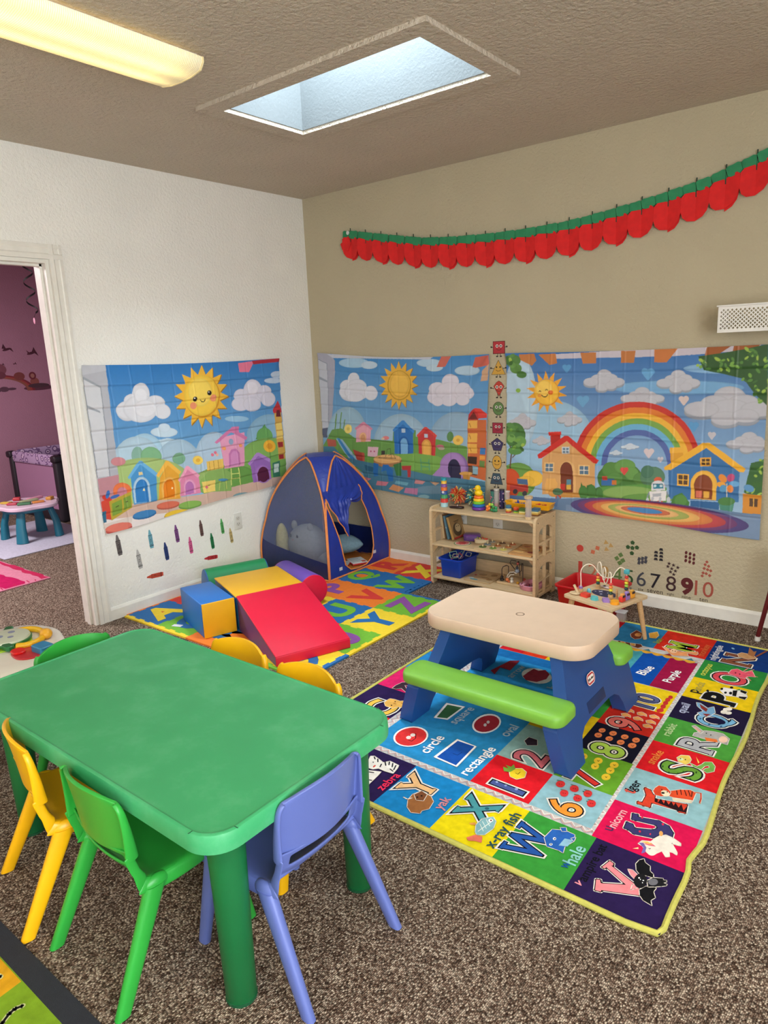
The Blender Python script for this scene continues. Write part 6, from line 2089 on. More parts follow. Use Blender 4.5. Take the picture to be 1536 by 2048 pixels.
# orange wire hoops
for sd in range(4):
    L_ = [face_pt(sd, -1, z) for z in zl(30, .004, H_A-.0005)]; R_ = [face_pt(sd, 1, z) for z in zl(30, .004, H_A-.0005)]
    nr = Vector(((0, -1, 0), (1, 0, 0), (0, 1, 0), (-1, 0, 0))[sd])*.004
    pts = [tuple(Vector(p)+nr) for p in L_+R_[::-1]]
    MB().tube(pts, .0065, 6, closed=True).build('hoop_piping', M_PIPE, tent)
MB().box((0, 0, .003), (TS*1.9, TS*1.9, .003)).build('floor_panel', mat('tent_floor', 'c87830', .55, .1, 20, .4, 60), tent)
for y_, z_ in ((-.235, .07), (.13, .10)): MB().box((ts(z_)+.022, y_, z_), (.002, .03, .022)).build('care_tag', paint('c8ccd8'), tent)

# plush toys and books inside the tent
t = thing('plush_cat', 'grey plush cat cushion with sleepy face lying inside the tent', 'soft toy', (TX-.045, TY-.135, TZ+.012), R(-4))
MG = cloth('94989c')
MB().ball((0, 0, .155), (.17, .125, .15), 24, 16).build('body', MG, t)
for s_ in (-1, 1): MB().ball((s_*.085-.02, -.03, .292), (.026, .02, .034), 12, 10).build('ear', MG, t)
for s_ in (-1, 1): MB().ball((s_*.036-.03, -.105, .235), (.011, .005, .013)).build('eye', plastic('2a2a30'), t)
MB().ball((-.03, -.1165, .210), (.006, .004, .004)).build('nose', plastic('b06070'), t)
MB().ball((.15, .01, .07), (.07, .05, .05), 14, 10).build('paw', MG, t)
t = thing('plush_star', 'pale yellow plush cushion standing against the mesh window inside the tent', 'soft toy', (TX-.255, TY-.19, TZ+.012), 0)
MB().ball((0, 0, .15), (.045, .05, .15), 16, 12).build('body', cloth('d8cc8c'), t)
t = thing('plush_fish', 'light blue pointed plush lying in the tent doorway', 'soft toy', (TX+.02, TY+.19, TZ+.012), R(20))
MB().rings([[(x_, r_*math.cos(q)*1.2, .09+r_*math.sin(q)) for q in (2*PI*i/12 for i in range(12))] for x_, r_ in ((-.12, .02), (-.08, .06), (0, .075), (.06, .06), (.11, .035), (.14, .008))]).build('body', cloth('88a8b8'), t, smooth=80)
for i_, (bx, by, rz_, lb) in enumerate(((.165, -.03, 30, 'white cardboard picture book with red edge lying in the tent doorway'), (.215, .09, 62, 'white cardboard picture book behind the other in the tent doorway'))):
    t = thing('picture_book', lb, 'book', (TX+bx, TY+by, TZ+.0085+i_*.0), R(rz_), 'books in the tent')
    MB().rbox((0, 0, .0085+i_*.002), (.12, .15, .012), .003).build('page_block', paint('c03030'), t)
    MB().rbox((0, 0, .0155+i_*.002), (.116, .146, .003), .001).build('cover', paint('d8d8d4'), t)
    a = Art(2e-5, .0172+i_*.002)
    for k in range(5): a.rect('6a7888', -.045, .045-k*.02, .03-.01*(k % 2), .05-k*.02)
    a.rect('c05848', .02, -.06, .05, -.02); a.build('print', M_DECAL, t)
# ================================================================== ALPHABET RUG
RY0, RY1 = -2.36, -.335; RX0 = 1.875
def rugx(X, y): return RX0+(X-RX0)*(1-.05*(y-RY0)/2.0)
OX, OY = 2.6, -1.35
rug = thing('alphabet_rug', 'large colourful alphabet rug with pictures, numbers and shapes under the picnic table', 'rug', (OX, OY, 0))
def edge_pts(n=20):
    P = []
    c = .035
    def seg(a, b, k): return [(a[0]+(b[0]-a[0])*i/k, a[1]+(b[1]-a[1])*i/k) for i in range(k)]
    X1 = 3.375
    P += seg((RX0+c, RY0), (X1-c, RY0), 24); P += [(X1-c*.3, RY0+c*.3)]; P += seg((X1, RY0+c), (X1, RY1-c), 40); P += [(X1-c*.3, RY1-c*.3)]
    P += seg((X1-c, RY1), (RX0+c, RY1), 24); P += [(RX0+c*.3, RY1-c*.3)]; P += seg((RX0, RY1-c), (RX0, RY0+c), 30); P += [(RX0+c*.3, RY0+c*.3)]
    out = []
    for x, y in P:
        xx = rugx(x, y)
        if x > 3.3: xx += .006*math.sin(y*9)-(.016*math.exp(-((y+2.02)/.05)**2))
        out.append((xx-OX, y-OY))
    return out
EP = edge_pts()
MB().prism(EP, .001, .0105).build('backing', cloth('b8b4a8'), rug, smooth=0)
a = Art(7e-6, .0106)
def RT(col, X0, y0, X1, y1):
    a.poly(col, [(rugx(X0, y0)-OX, y0-OY), (rugx(X1, y0)-OX, y0-OY), (rugx(X1, y1)-OX, y1-OY), (rugx(X0, y1)-OX, y1-OY)])
RT('c8c6c4', 1.88, -2.355, 3.368, -.34)
# zigzag lines on the pale borders
def zig(p0, p1, amp, per, col, w_=.0035):
    p0 = Vector(p0); p1 = Vector(p1); d = p1-p0; n = int(d.length/per); nn = Vector((-d.y, d.x)).normalized()
    pts = []
    for i in range(n*2+1):
        q = p0+d*(i/(2*n))+nn*(amp if i % 2 else -amp); pts.append((rugx(q.x, q.y)-OX, q.y-OY))
    a.stroke(col, w_, pts)
for off, col in ((0, 'd8a8a0'), (.012, 'e8e4e0'), (-.010, 'a8a4ac')):
    zig((3.065+off, -2.07), (3.065+off, -.62), .014, .035, col)
    zig((2.14, -2.078+off*.6), (3.10, -2.078+off*.6), .009, .035, col)
    zig((2.145+off*.6, -2.07), (2.145+off*.6, -.62), .009, .035, col)
# bottom row A Z Y X W V
for col, X0, X1 in (('58a048', 1.88, 1.965), ('2a1c4c', 1.965, 2.415), ('1c86c8', 2.415, 2.648), ('ecd814', 2.648, 2.876), ('3a9a3c', 2.876, 3.104), ('2a1c4c', 3.104, 3.368)): RT(col, X0, -2.355, X1, -2.092)
# right column U..O
YR = [-2.092, -1.876, -1.657, -1.441, -1.232, -1.023, -.813, -.602, -.34]
for col, i in (('d81450', 0), ('90bcc4', 1), ('d81c24', 2), ('4c9c3c', 3), ('1e1636', 4), ('ecc814', 5), ('2c8a3c', 6), ('10387c', 7)): RT(col, 3.088, YR[i], 3.368, YR[i+1])
# left column
for col, i in (('d82428', 0), ('2a1c4c', 1), ('dc2468', 2), ('2884c4', 3), ('c81c2c', 4), ('e8c814', 5), ('1c5ca8', 6), ('d82428', 7)): RT(col, 1.88, -2.092+.216*i, 2.125, -2.092+.216*(i+1) if i < 7 else -.34)
# top row
for col, X0, X1 in (('3a9a3c', 2.125, 2.33), ('b81c24', 2.33, 2.60), ('2a7cb0', 2.60, 2.835), ('d02c1c', 2.835, 3.088)): RT(col, X0, -.602, X1, -.34)
# shapes block
RT('2c90cc', 2.165, -2.062, 2.628, -1.01)
RT('1c70b4', 2.165, -1.09, 2.628, -1.01)
# number tiles
for col, X0, y0, X1, y1 in (('e01c28', 2.628, -2.062, 2.857, -1.862), ('94bcb8', 2.628, -1.862, 2.857, -1.60), ('ecc81c', 2.628, -1.60, 2.857, -1.40), ('3a9a3c', 2.628, -1.40, 2.857, -1.20), ('d82428', 2.628, -1.20, 2.857, -1.01),
                            ('90bcc8', 2.857, -2.062, 3.075, -1.862), ('68a42c', 2.857, -1.862, 3.075, -1.642), ('141428', 2.857, -1.642, 3.07, -1.43), ('cc2c20', 2.857, -1.43, 3.07, -1.222), ('ecc81c', 2.857, -1.222, 3.07, -1.012)): RT(col, X0, y0, X1, y1)
# colour strips
cs = ['d8202c', 'e83c1c', 'e8c81c', '3a9a3c', '48a0ac', '0c50ac', 'a01444']
for i, col in enumerate(cs): RT(col, 2.165+i*.1293, -1.008, 2.165+(i+1)*.1293, -.665)
RT('14a8c0', 2.165, -.668, 3.06, -.66)
# bunting band above the strips
for i in range(17):
    X0 = 2.165+i*.0525; RTc = ['3c7c8c', '2c6c4c', '9c2438', '2c4c8c'][i % 4]
    if i % 2 == 0: a.poly(RTc, [(rugx(X0, -.63)-OX, -.655-OY), (rugx(X0+.05, -.63)-OX, -.66-OY), (rugx(X0+.025, -.62)-OX, -.622-OY)])
for i in range(17):
    X0 = 2.165+i*.0525; n = 10
    a.poly('e0a838', [(rugx(X0+.052*k/n, -.66)-OX, -.664-.018*math.sin(PI*k/n)*(1 if k not in (0, n) else 0)-OY) for k in range(n+1)]+[(rugx(X0+.052, -.66)-OX, -.650-OY), (rugx(X0, -.66)-OX, -.650-OY)])
TEXTS = iter(['v', 'ampire bat', 'u', 'nicorn', 't', 'iger', 'snake', 'rabbit', 'quail', 'p', 'anda', 'octopus', 'nightingale', 'monkey', 'lion', 'Blue', 'Purple', 'w', 'hale', 'x-ray fish', 'yak', 'circle', 'rectangle', 'square', 'oval', 'arrow', 'heart', 'cat', 'zebra'])
for op, col, k, P in parse(ART_RUG):
    P = [(p[0], p[1]) for p in P]
    L = [(p[0]-OX, p[1]-OY) for p in P]
    if op == 'E': a.ell(col, L[0], P[1], P[2])
    elif op == 'P': a.poly(col, L)
    elif op == 'G':
        a.stroke('ece8e0', .011, L, True); a.stroke('141420', .005, L, True); a.poly(col, L)
    elif op == 'L':
        tp_, bt_ = Vector(L[0]), Vector(L[1]); H_ = .115 if k in 'XYWRMNP' else (bt_-tp_).length; mid = (tp_+bt_)/2
        dn = Vector((1, .0)); rt_ = Vector((0, 1))
        wx = {'M': .8, 'W': .8, 'O': .85, 'Q': .85}.get(k, 1.0); H_ = max(.085, min(H_, .13))
        if k == '10': H_ = .10
        serif = {'X': [(-.35, .5), (.35, .5), (-.38, -.5), (.38, -.5)], 'Y': [(-.33, .5), (.33, .5), (0, -.5)], 'W': [(-.62, .5), (.62, .5)], 'R': [(-.3, -.5), (.36, -.5)], 'P': [(-.28, -.5)], 'M': [(-.38, .5), (.38, .5), (-.4, -.5), (.4, -.5)], 'N': [(-.33, .5), (.36, .5), (-.33, -.5)]}.get(k, [])
        for c_, bo, sw in (('ece8e0', .085, .055), ('141420', .05, .027), (col, .018, 0)):
            for sx_, sy_ in serif:
                hw_, hh_ = .15+sw, .042+sw
                a.poly(c_, [tuple(mid+rt_*(sx_*wx+p*hw_)*H_+dn*(-(sy_+q*hh_))*H_) for p, q in ((-1, -1), (1, -1), (1, 1), (-1, 1))])
            a.text(c_, k, lambda x, y, w_: tuple(mid+rt_*x*wx*H_+dn*(-y)*H_), bo)
        if k in '8': pass
    elif op == 'F':
        a.stroke('e8e0d4', .0045, L, True); a.poly(col, L)
    elif op == 'S': a.stroke(col, float(k)*.0007, L)
    elif op == 'T':
        t_ = next(TEXTS); p = Vector(L[0]); q = Vector(L[1]); d = q-p
        up = Vector((-d.y, d.x)).normalized(); dd = d.normalized(); mid = (p+q)/2
        if len(t_) == 1: d = d*.72
        a.text(col, t_, lambda x, y, w_: (mid.x+(dd.x*x+up.x*y)*d.length/w_, mid.y+(dd.y*x+up.y*y)*d.length/w_), .018)
a.build('printed_pile', printed('rug_pile', .95, .5, 900, 0, .16), rug)
MB().tube([(x_, y_, .0075) for x_, y_ in EP], .0085, 8, closed=True).build('bound_edge', cloth('c6c25e'), rug)

# ================================================================== PICNIC TABLE
PX, PY = 2.535, -1.515
pt = thing('picnic_table', 'childrens plastic picnic table with beige top, green benches and blue sides on the rug', 'table', (PX, PY, .013))
def pm(n, h): return mat(n, h, .42, .03, 20, .12, 700)
M_SAND, M_LIME, M_BLUE = pm('sand_plastic', 'cdb39a'), pm('lime_plastic', '74b03c'), pm('royal_blue_plastic', '1b4788')
HW, HD = .355, .20
def bulge(p):
    x_, y_, z_ = p
    return (x_*(1+.03*(1-(y_/HD)**2)), y_*(1+.10*(1-(x_/HW)**2)), z_)
tp = MB()
slab(tp, 2*HW, 2*HD, .085, [(.012, .375), (.004, .372), (.0, .378), (-.001, .40), (.0, .422), (.004, .4285), (.010, .4275), (.020, .4265), (.15, .4265)], bulge, 8, cap=(True, True))
tp.build('table_top', M_SAND, pt, smooth=35)
MB().lathe([(.0001, .4262), (.013, .4262), (.013, .4268), (.018, .4272), (.0185, .4262)], (0, 0, 0), 20).build('umbrella_hole', mat('hole_shade_tan', '7a6450', .6), pt)  # flat darker disc, the hole's inner shade put into its colour
for sg, lb in ((-1, 1), (1, 1)):
    def bw(p, sg=sg): return (p[0], p[1]+sg*(.302-.018*(p[0]/.34)**2+.012), p[2])
    bb = MB(); slab(bb, .70, .155, .045, [(.016, .192), (.006, .190), (.0, .197), (0, .222), (.004, .232), (.012, .2365), (.05, .2375)], bw, 7)
    bb.build('bench_seat', M_LIME, pt, smooth=40)
half = [(.345, 0), (.352, .05), (.352, .165), (.338, .187), (.262, .187), (.245, .20), (.228, .235), (.205, .30), (.185, .372)]
inner = [(.215, 0), (.205, .05), (.185, .085), (.15, .105), (.10, .112), (0, .112)]
prof = [(-y_, z_) for y_, z_ in half]+[(y_, z_) for y_, z_ in reversed(half)]+[(y_, z_) for y_, z_ in inner]+[(-y_, z_) for y_, z_ in reversed(inner[:-1])]
for sg in (-1, 1):
    def xo(z_): return sg*(.345-.105*(z_/.37))
    v, f = curve_mesh([[(p[0], p[1]) for p in prof]], .052)
    m = MB()
    vv = []
    for p in v:
        side = p[2]/.026                       # -1 inner .. 1 outer
        th = .030-.006*(p[1]/.37)
        vv.append((xo(p[1])+side*th, p[0]*(1-.0*side), p[1]))
    m.add(vv, f)
    o = m.build('side_panel', M_BLUE, pt, smooth=30)
    bv = o.modifiers.new('b', 'BEVEL'); bv.width = .011; bv.segments = 3; bv.limit_method = 'ANGLE'; bv.angle_limit = R(50)
    bv.harden_normals = False
    # handle recess: flush slab, the recess shade put into its darker blue
    rc = MB(); rc.rbox((xo(.145)+sg*.0245, -.01, .145), (.008, .17, .045), .003, rot=Matrix.Rotation(sg*R(-16), 4, 'Y')); rc.build('recess', mat('recess_shade_blue', '102c5c', .5, .03, 20, .1, 600), o)
    # moulded post at each end
for sg in (-1, 1):
    for s2 in (-1, 1):
        MB().rbox((s2*.255, sg*.262, .178), (.03, .05, .03), .008).build('bench_bracket', mat('dark_lime', '6aa840', .5), pt)
# maker's badge: red rounded label with white border and small dark lettering
bx = .345-.105*(.235/.37)+.030+.001
bd = thing('tmp', '', '')
bpy.data.objects.remove(bd)
ba = Art(3e-5)
ba.poly('e8e4e0', rrect(.072, .046, .02, 6)); ba.poly('b8202c', rrect(.066, .040, .018, 6)); ba.poly('e8e4e0', rrect(.054, .026, .010, 6))
ba.text('201818', 'little tikes', lambda x, y, w_: (x*.048/w_, y*.048/w_), .06)
o = ba.build('maker_badge', printed('badge_print', .4, .0, 100, 0, .02), pt)
tl = math.atan(.105/.37)
m = Matrix.Rotation(-tl, 4, 'Y') @ Matrix(((0, 0, 1, 0), (1, 0, 0, 0), (0, 1, 0, 0), (0, 0, 0, 1))) @ Matrix.Rotation(R(0), 4, 'Z')
m.translation = Vector((bx+.0012, -.02, .235)); o.matrix_local = m

# ================================================================== TOY SHELF
SX0, SX1, SY0, SY1, SHH = 1.25, 2.005, -.302, -.032, .515
M_WOOD = wood('pale_birch', 'cfb48c', 16); M_WOODE = wood('birch_ply', 'c0a27a', 16)
sh = thing('toy_shelf', 'low pale wooden toy shelf with window cut-out sides against the tan wall', 'shelf', (SX0, SY1, 0))
Ls = SX1-SX0; Ds = SY1-SY0
def arch(cx, cy, w_, h_, left):
    x0_, x1_ = cx-w_/2, cx+w_/2; y0_, y1_ = cy-h_/2, cy+h_/2
    P = [(x0_, y0_), (x1_, y0_)]
    if left: P += [(x1_, y1_)]+[(x1_-w_*math.sin(q), y1_-h_*.45*(1-math.cos(q))) for q in (R(15*i) for i in range(1, 7))]
    else: P += [(x0_+w_*math.sin(q), y1_-h_*.45*(1-math.cos(q))) for q in (R(15*i) for i in range(6, 0, -1))]+[(x0_, y1_)]
    return P
outer = [(-Ds, 0), (-Ds+.045, 0), (-Ds+.05, .02), (-.05, .02), (-.045, 0), (0, 0), (0, SHH), (-Ds+.03, SHH), (-Ds+.01, SHH-.008), (-Ds, SHH-.03)]
holes = []
for zc, ar in ((.405, 1), (.305, 0), (.170, 1), (.075, 0)):
    for yc, lf in ((-Ds+.087, True), (-.087, False)):
        w_, h_ = .086, (.092 if ar else .082)
        holes.append(arch(yc, zc, w_, h_, lf) if ar else [(yc-w_/2, zc-h_/2), (yc+w_/2, zc-h_/2), (yc+w_/2, zc+h_/2), (yc-w_/2, zc+h_/2)])
v, f = curve_mesh([outer]+holes, .018)
for xx in (.009, Ls-.009):
    o = MB().add([(xx+p[2], p[0], p[1]) for p in v], f).build('side_panel', M_WOOD, sh, smooth=0)
    sc_ = MB()
    for z_ in (.485, .265, .035):
        for y_ in (-Ds+.03, -.03): sc_.cyl((xx+(.0095 if xx > .1 else -.0095), y_, z_), (xx+(.0102 if xx > .1 else -.0102), y_, z_), .004, n=10)
    sc_.build('screw', mat('screw_steel', '504840', .4, metal=.8), o)
ZB = (.049, .272, .500)                                       # top faces of the three boards
for z_ in ZB:
    MB().rbox((Ls/2, -Ds/2-.001, z_-.007), (Ls-.036, Ds-.002, .014), .003).build('shelf_board', M_WOOD, sh)
for z_ in (.272, .049): MB().rbox((Ls/2, -.006, z_+.04), (Ls-.036, .010, .08), .002).build('back_rail', M_WOOD, sh)
for z_ in (.486, .258):
    for xx, sg in ((.018, 1), (Ls-.018, -1)):
        MB().prism([(0, 0), (sg*.04, 0), (sg*.03, -.012), (sg*.012, -.03), (0, -.05)], 0, .012, T=Matrix.Translation((xx, -Ds+.03, z_)) @ Matrix.Rotation(PI/2, 4, 'X')).build('corner_brace', M_WOODE, sh)
ZT = ZB[2]+.0005; ZM = ZB[1]+.0005; ZL = ZB[0]+.0005

# ---- on the top board
t = thing('stacking_cups', 'tall tower of small coloured stacking cups at the left end of the shelf', 'toy', (1.300, -.195, ZT))
cc = ['a8d0d8', 'd8443c', '4c9c6c', '3c5ca0', 'e87838', '8858a0', 'ecc048', '1c98a8']; z_ = 0
for i, c_ in enumerate(cc):
    h_ = .029-.0014*i; r_ = .026-.0012*i
    MB().lathe([(r_-.0015, z_), (r_, z_+.001), (r_-.001, z_+h_-.005), (r_+.0008, z_+h_-.004), (r_+.0008, z_+h_-.001), (r_-.003, z_+h_)], n=22).build('cup', plastic(c_, .35), t)
    z_ += h_
a = Art(2e-5); 
for i, n_ in ((3, '5'),):
    for k in (0,):
        a.disc('e8e8e8', 0, 0, .008); a.text('2c4c90', n_, lambda x, y, w_: (x*.009, y*.009), .02)
o = a.build('cup_number', M_DECAL, t); o.matrix_local = Matrix.Translation((.006, -.0228, .100)) @ Matrix.Rotation(R(15), 4, 'Z') @ Matrix.Rotation(PI/2, 4, 'X')
def spiky(name_lb, x, y, cols, sd, r0=.062, core='3c8044'):
    t = thing('spiky_ball', name_lb, 'toy', (x, y, ZT+.068), 0, 'rubber string balls on the shelf')
    rn = random.Random(sd); per = {c_: MB() for c_ in cols}
    for i in range(210):
        u = rn.uniform(-1, 1); th = rn.uniform(0, 2*PI); q = math.sqrt(1-u*u); d = Vector((q*math.cos(th), q*math.sin(th), u))
        L_ = r0*rn.uniform(.8, 1.05); c_ = cols[i % len(cols)]
        e = d*L_; e.z = max(e.z-.006, -.066)
        side = Vector((rn.uniform(-1, 1), rn.uniform(-1, 1), rn.uniform(-1, 1)))*.005
        e.y = min(e.y, .055)
        per[c_].tube([d*.012, d*L_*.6+side, e], [.0028, .0026, .0022], 5)
    for c_ in cols: per[c_].build('rubber_strands', plastic(c_, .5), t)
    MB().ball((0, 0, 0), .016).build('core', plastic(core, .5), t)
    MB().ball((-.001, -.060, .002), .010).build('core', plastic(core, .5), t)
spiky('red, orange and yellow rubber string ball on the shelf', 1.345, -.100, ['d83820', 'e87838', 'd8d878', 'c83020', 'f09050'], 3)
spiky('dark green, white and yellow rubber string ball behind the ring stacker', 1.475, -.095, ['2c6858', 'd8dcb0', '3c8878', '1c4848', 'c8c868'], 4, core='2c98a0')
t = thing('ring_stacker', 'rainbow ring stacker with a yellow duck on top', 'toy', (1.548, -.175, ZT))
def donut(c_, z_, R_, r_): 
    P = [(R_-r_*.98, z_-r_*.2)]+[(R_-r_+r_*2*0+r_*math.cos(q)+0, z_+r_*math.sin(q)) for q in (R(-150+i*25) for i in range(13))]
    prof = [(max(.002, R_-r_+r_*math.cos(q)), z_+r_*math.sin(q)) for q in (R(-180+i*30) for i in range(13))]
    MB().lathe(prof, n=28).build('ring', plastic(c_, .22), t)
for c_, z_, R_ in (('642c90', .011, .045), ('1c68b0', .030, .041), ('6cb82c', .048, .038), ('f0c81c', .066, .035), ('f07424', .083, .032)): donut(c_, z_, R_, .0105)
MB().cyl((0, 0, .002), (0, 0, .09), .012, n=14).build('post', plastic('f0c81c', .25), t)
d_ = plastic('f4cc14', .25)
MB().ball((0, 0, .110), (.027, .024, .021), 16, 12).build('duck_body', d_, t)
o = MB().ball((-.004, -.004, .140), .020, 16, 12).build('duck_head', d_, t)
MB().ball((-.020, -.018, .138), (.008, .008, .004)).build('beak', plastic('e88c1c'), o)
for s_ in (-1, 1): MB().ball((-.004+s_*.008-.006, -.0205, .146), .0024).build('eye', plastic('181818'), o)
t = thing('bead_cluster', 'cluster of round green, yellow and orange wooden beads beside the ring stacker', 'toy', (1.645, -.175, ZT))
for i, (x, y, z_, c_) in enumerate(((-.028, -.012, .011, 'e87028'), (-.030, -.006, .028, 'f0903c'), (-.020, .006, .040, 'ecc030'), (-.014, -.016, .020, 'f08030'), (-.002, 0, .042, '9ccc4c'), (.006, -.018, .014, '2c7c44'), (.012, -.006, .032, '4c9c50'), (.024, .004, .024, '2c8c58'), (.020, -.014, .010, '1c6c4c'), (-.006, .014, .014, 'c8c83c'), (.030, -.008, .011, '38905c'))):
    MB().ball((x, y, z_), .0105, 14, 10).build('bead', paint(c_), t)
t = thing('toy_clog', 'dark brown glossy wooden hair clip shaped toy lying near the stacking cups', 'toy', (1.405, -.210, ZT), R(18))
MB().rings([[(x_, w_*math.cos(q), .009+h_*math.sin(q)) for q in (2*PI*i/14 for i in range(14))] for x_, w_, h_ in ((-.05, .004, .005), (-.035, .012, .008), (-.01, .010, .008), (.005, .017, .009), (.03, .018, .009), (.047, .008, .006))]).build('body', plastic('2c1c1c', .25), t, smooth=80)
MB().cyl((.002, -.002, .013), (.006, -.002, .026), .0025).build('pin', plastic('d0ccc8'), t)
for x, y, h_, c_, lb, gl_ in ((1.592, -.072, .115, '3c7c70', 'dark green patterned sensory tube behind the ring stacker', 0), (1.624, -.085, .125, 'c8c4c0', 'clear sensory tube between the green and purple tubes', 1), (1.660, -.078, .125, '2c2454', 'dark purple starry sensory tube on the shelf', 0), (1.702, -.082, .120, 'd0ccc8', 'clear sensory tube right of the starry purple tube', 1)):
    t = thing('sensory_tube', lb, 'toy', (x, y, ZT), 0, 'sensory tubes on the shelf')
    if gl_:
        MB().lathe([(.0155, .006), (.0155, h_-.006)], n=20).build('tube', mat('clear_plastic', 'e8e4e0', .08, .01, 5, alpha=.32), t)
        MB().lathe([(.0001, .006), (.013, .006), (.013, .03), (.0001, .034)], n=16).build('filling', paint('c05838' if x < 1.65 else 'a8a0a0'), t)
    else:
        pa = paint(c_); MB().lathe([(.0155, .006), (.0155, h_-.006)], n=20).build('tube', pa, t)
        fl_ = MB(); rn = random.Random(int(x*100))
        for k in range(16):
            q = rn.uniform(PI, 2*PI); zz = rn.uniform(.02, h_-.02); fl_.ball((.0152*math.cos(q), .0152*math.sin(q), zz), (.004, .003, .005), 7, 5)
        fl_.build('glitter_print', paint('b890b0' if c_ == '2c2454' else 'c87888'), t)
    for zz in (0, h_-.007): MB().lathe([(.0001, zz), (.0165, zz), (.0165, zz+.007), (.0001, zz+.007)], n=20).build('cap', plastic('d8d4cc' if gl_ else '2c2c38'), t)
t = thing('rain_stick', 'clear rattle tube with pale wooden ends and coloured beads standing at the shelf front', 'toy', (1.935, -.255, ZT))
MB().lathe([(.0001, 0), (.0225, 0), (.023, .003), (.023, .015), (.0001, .015)], n=24).build('end_cap', M_WOOD, t); MB().lathe([(.0001, .125), (.0245, .125), (.025, .128), (.025, .139), (.0001, .141)], n=24).build('end_cap', M_WOOD, t)
MB().lathe([(.0195, .014), (.0195, .126)], n=24).build('tube', mat('clear_plastic', 'e8e4e0', .08, .01, 5, alpha=.32), t)
MB().lathe([(.0001, .078), (.0185, .078), (.0185, .081), (.0001, .081)], n=20).build('divider', plastic('e8b020'), t)
rn = random.Random(2)
for zz, n_, cs_ in ((.018, 26, ['c83838', '8858a0', 'd8d4cc', '3858a0', 'a03030']), (.083, 10, ['e0a020', 'c04040', '202020']), (.113, 9, ['8c98c8', 'b05878', 'c8c8d8'])):
    bs = {c_: MB() for c_ in cs_}
    for k in range(n_): q = rn.uniform(0, 2*PI); r_ = rn.uniform(.004, .014); bs[cs_[k % len(cs_)]].ball((r_*math.cos(q), r_*math.sin(q), zz+(k % 4)*.0065), .0036, 8, 6)
    for c_ in cs_: bs[c_].build('beads', plastic(c_), t)
# yellow boat-shaped tray with counting bears
t = thing('sorting_tray', 'bright yellow winged sorting tray standing behind the wooden peg blocks', 'tray', (1.862, -.092, ZT), R(4))
def wing(p): return (p[0], p[1], p[2]+.030*abs(p[0]/.145)**1.6)
tr_ = MB(); slab(tr_, .30, .10, .02, [(.03, 0), (.012, .004), (0, .034), (-.003, .035), (.001, .037), (.004, .034), (.016, .008), (.034, .004)], wing, 6); tr_.build('tray', plastic('f0ac14', .3), t)
MB().rbox((0, 0, .028), (.004, .085, .04), .001).build('divider', plastic('f0ac14', .3), t)
def bear(x, y, z_, c_, lb):
    t = thing('counting_bear', lb, 'toy', (x, y, z_), rn.uniform(0, 6), 'counting bears in the yellow tray')
    MB().ball((0, 0, .010), (.009, .008, .011), 10, 8).ball((0, 0, .023), .0065, 10, 8).ball((.005, 0, .029), .0025, 6, 5).ball((-.005, 0, .029), .0025, 6, 5).ball((.007, -.006, .004), .004, 6, 5).ball((-.007, -.006, .004), .004, 6, 5).build('body', plastic(c_, .3), t)
for k in range(9): bear(1.762+.019*(k % 4)+.004*(k//4), -.115+.022*(k//4), ZT+.024+.003*(k % 2)+(.010 if k > 7 else 0), '1c48b8', 'small dark blue counting bear in the left half of the yellow tray')
for k in range(9): bear(1.902+.019*(k % 4)+.004*(k//4), -.108+.022*(k//4), ZT+.024+.004*(k % 2), 'c81828', 'small red counting bear in the right half of the yellow tray')
t = thing('peg_board', 'pale wooden board with stacks of coloured peg blocks at the shelf right end', 'toy', (1.862, -.188, ZT), R(3))
MB().rbox((.0, 0, .005), (.25, .10, .009), .002).build('board', M_WOOD, t)
def stack(x, y, shape, cols, r_):
    z_ = .0095
    for c_ in cols:
        P = {'r': [(r_*math.cos(q), r_*math.sin(q)) for q in (2*PI*i/20 for i in range(20))], 's': [(-r_, -r_), (r_, -r_), (r_, r_), (-r_, r_)], 't': [(r_*1.2*math.cos(q), r_*1.2*math.sin(q)) for q in (2*PI*i/6 for i in range(6))]}[shape]
        MB().prism([(x+p[0], y+p[1]) for p in P], z_+.0004, z_+.0085).build('peg_block', paint(c_), t); z_ += .009
stack(-.095, .005, 'r', ['b83028', 'e0b038', 'd8cc90', '3c6c98', '3c7c8c'][:5], .018)
stack(-.048, .012, 't', ['a8c040', '3c7444', 'c03828', 'd86030'], .015)
stack(.002, .004, 's', ['d8b050', 'e0d890', '5c7c34', '3c6030'], .019)
stack(.088, -.004, 's', ['805028', 'd8b050', 'e8d890', '4c7c98', '3c6488'], .021)

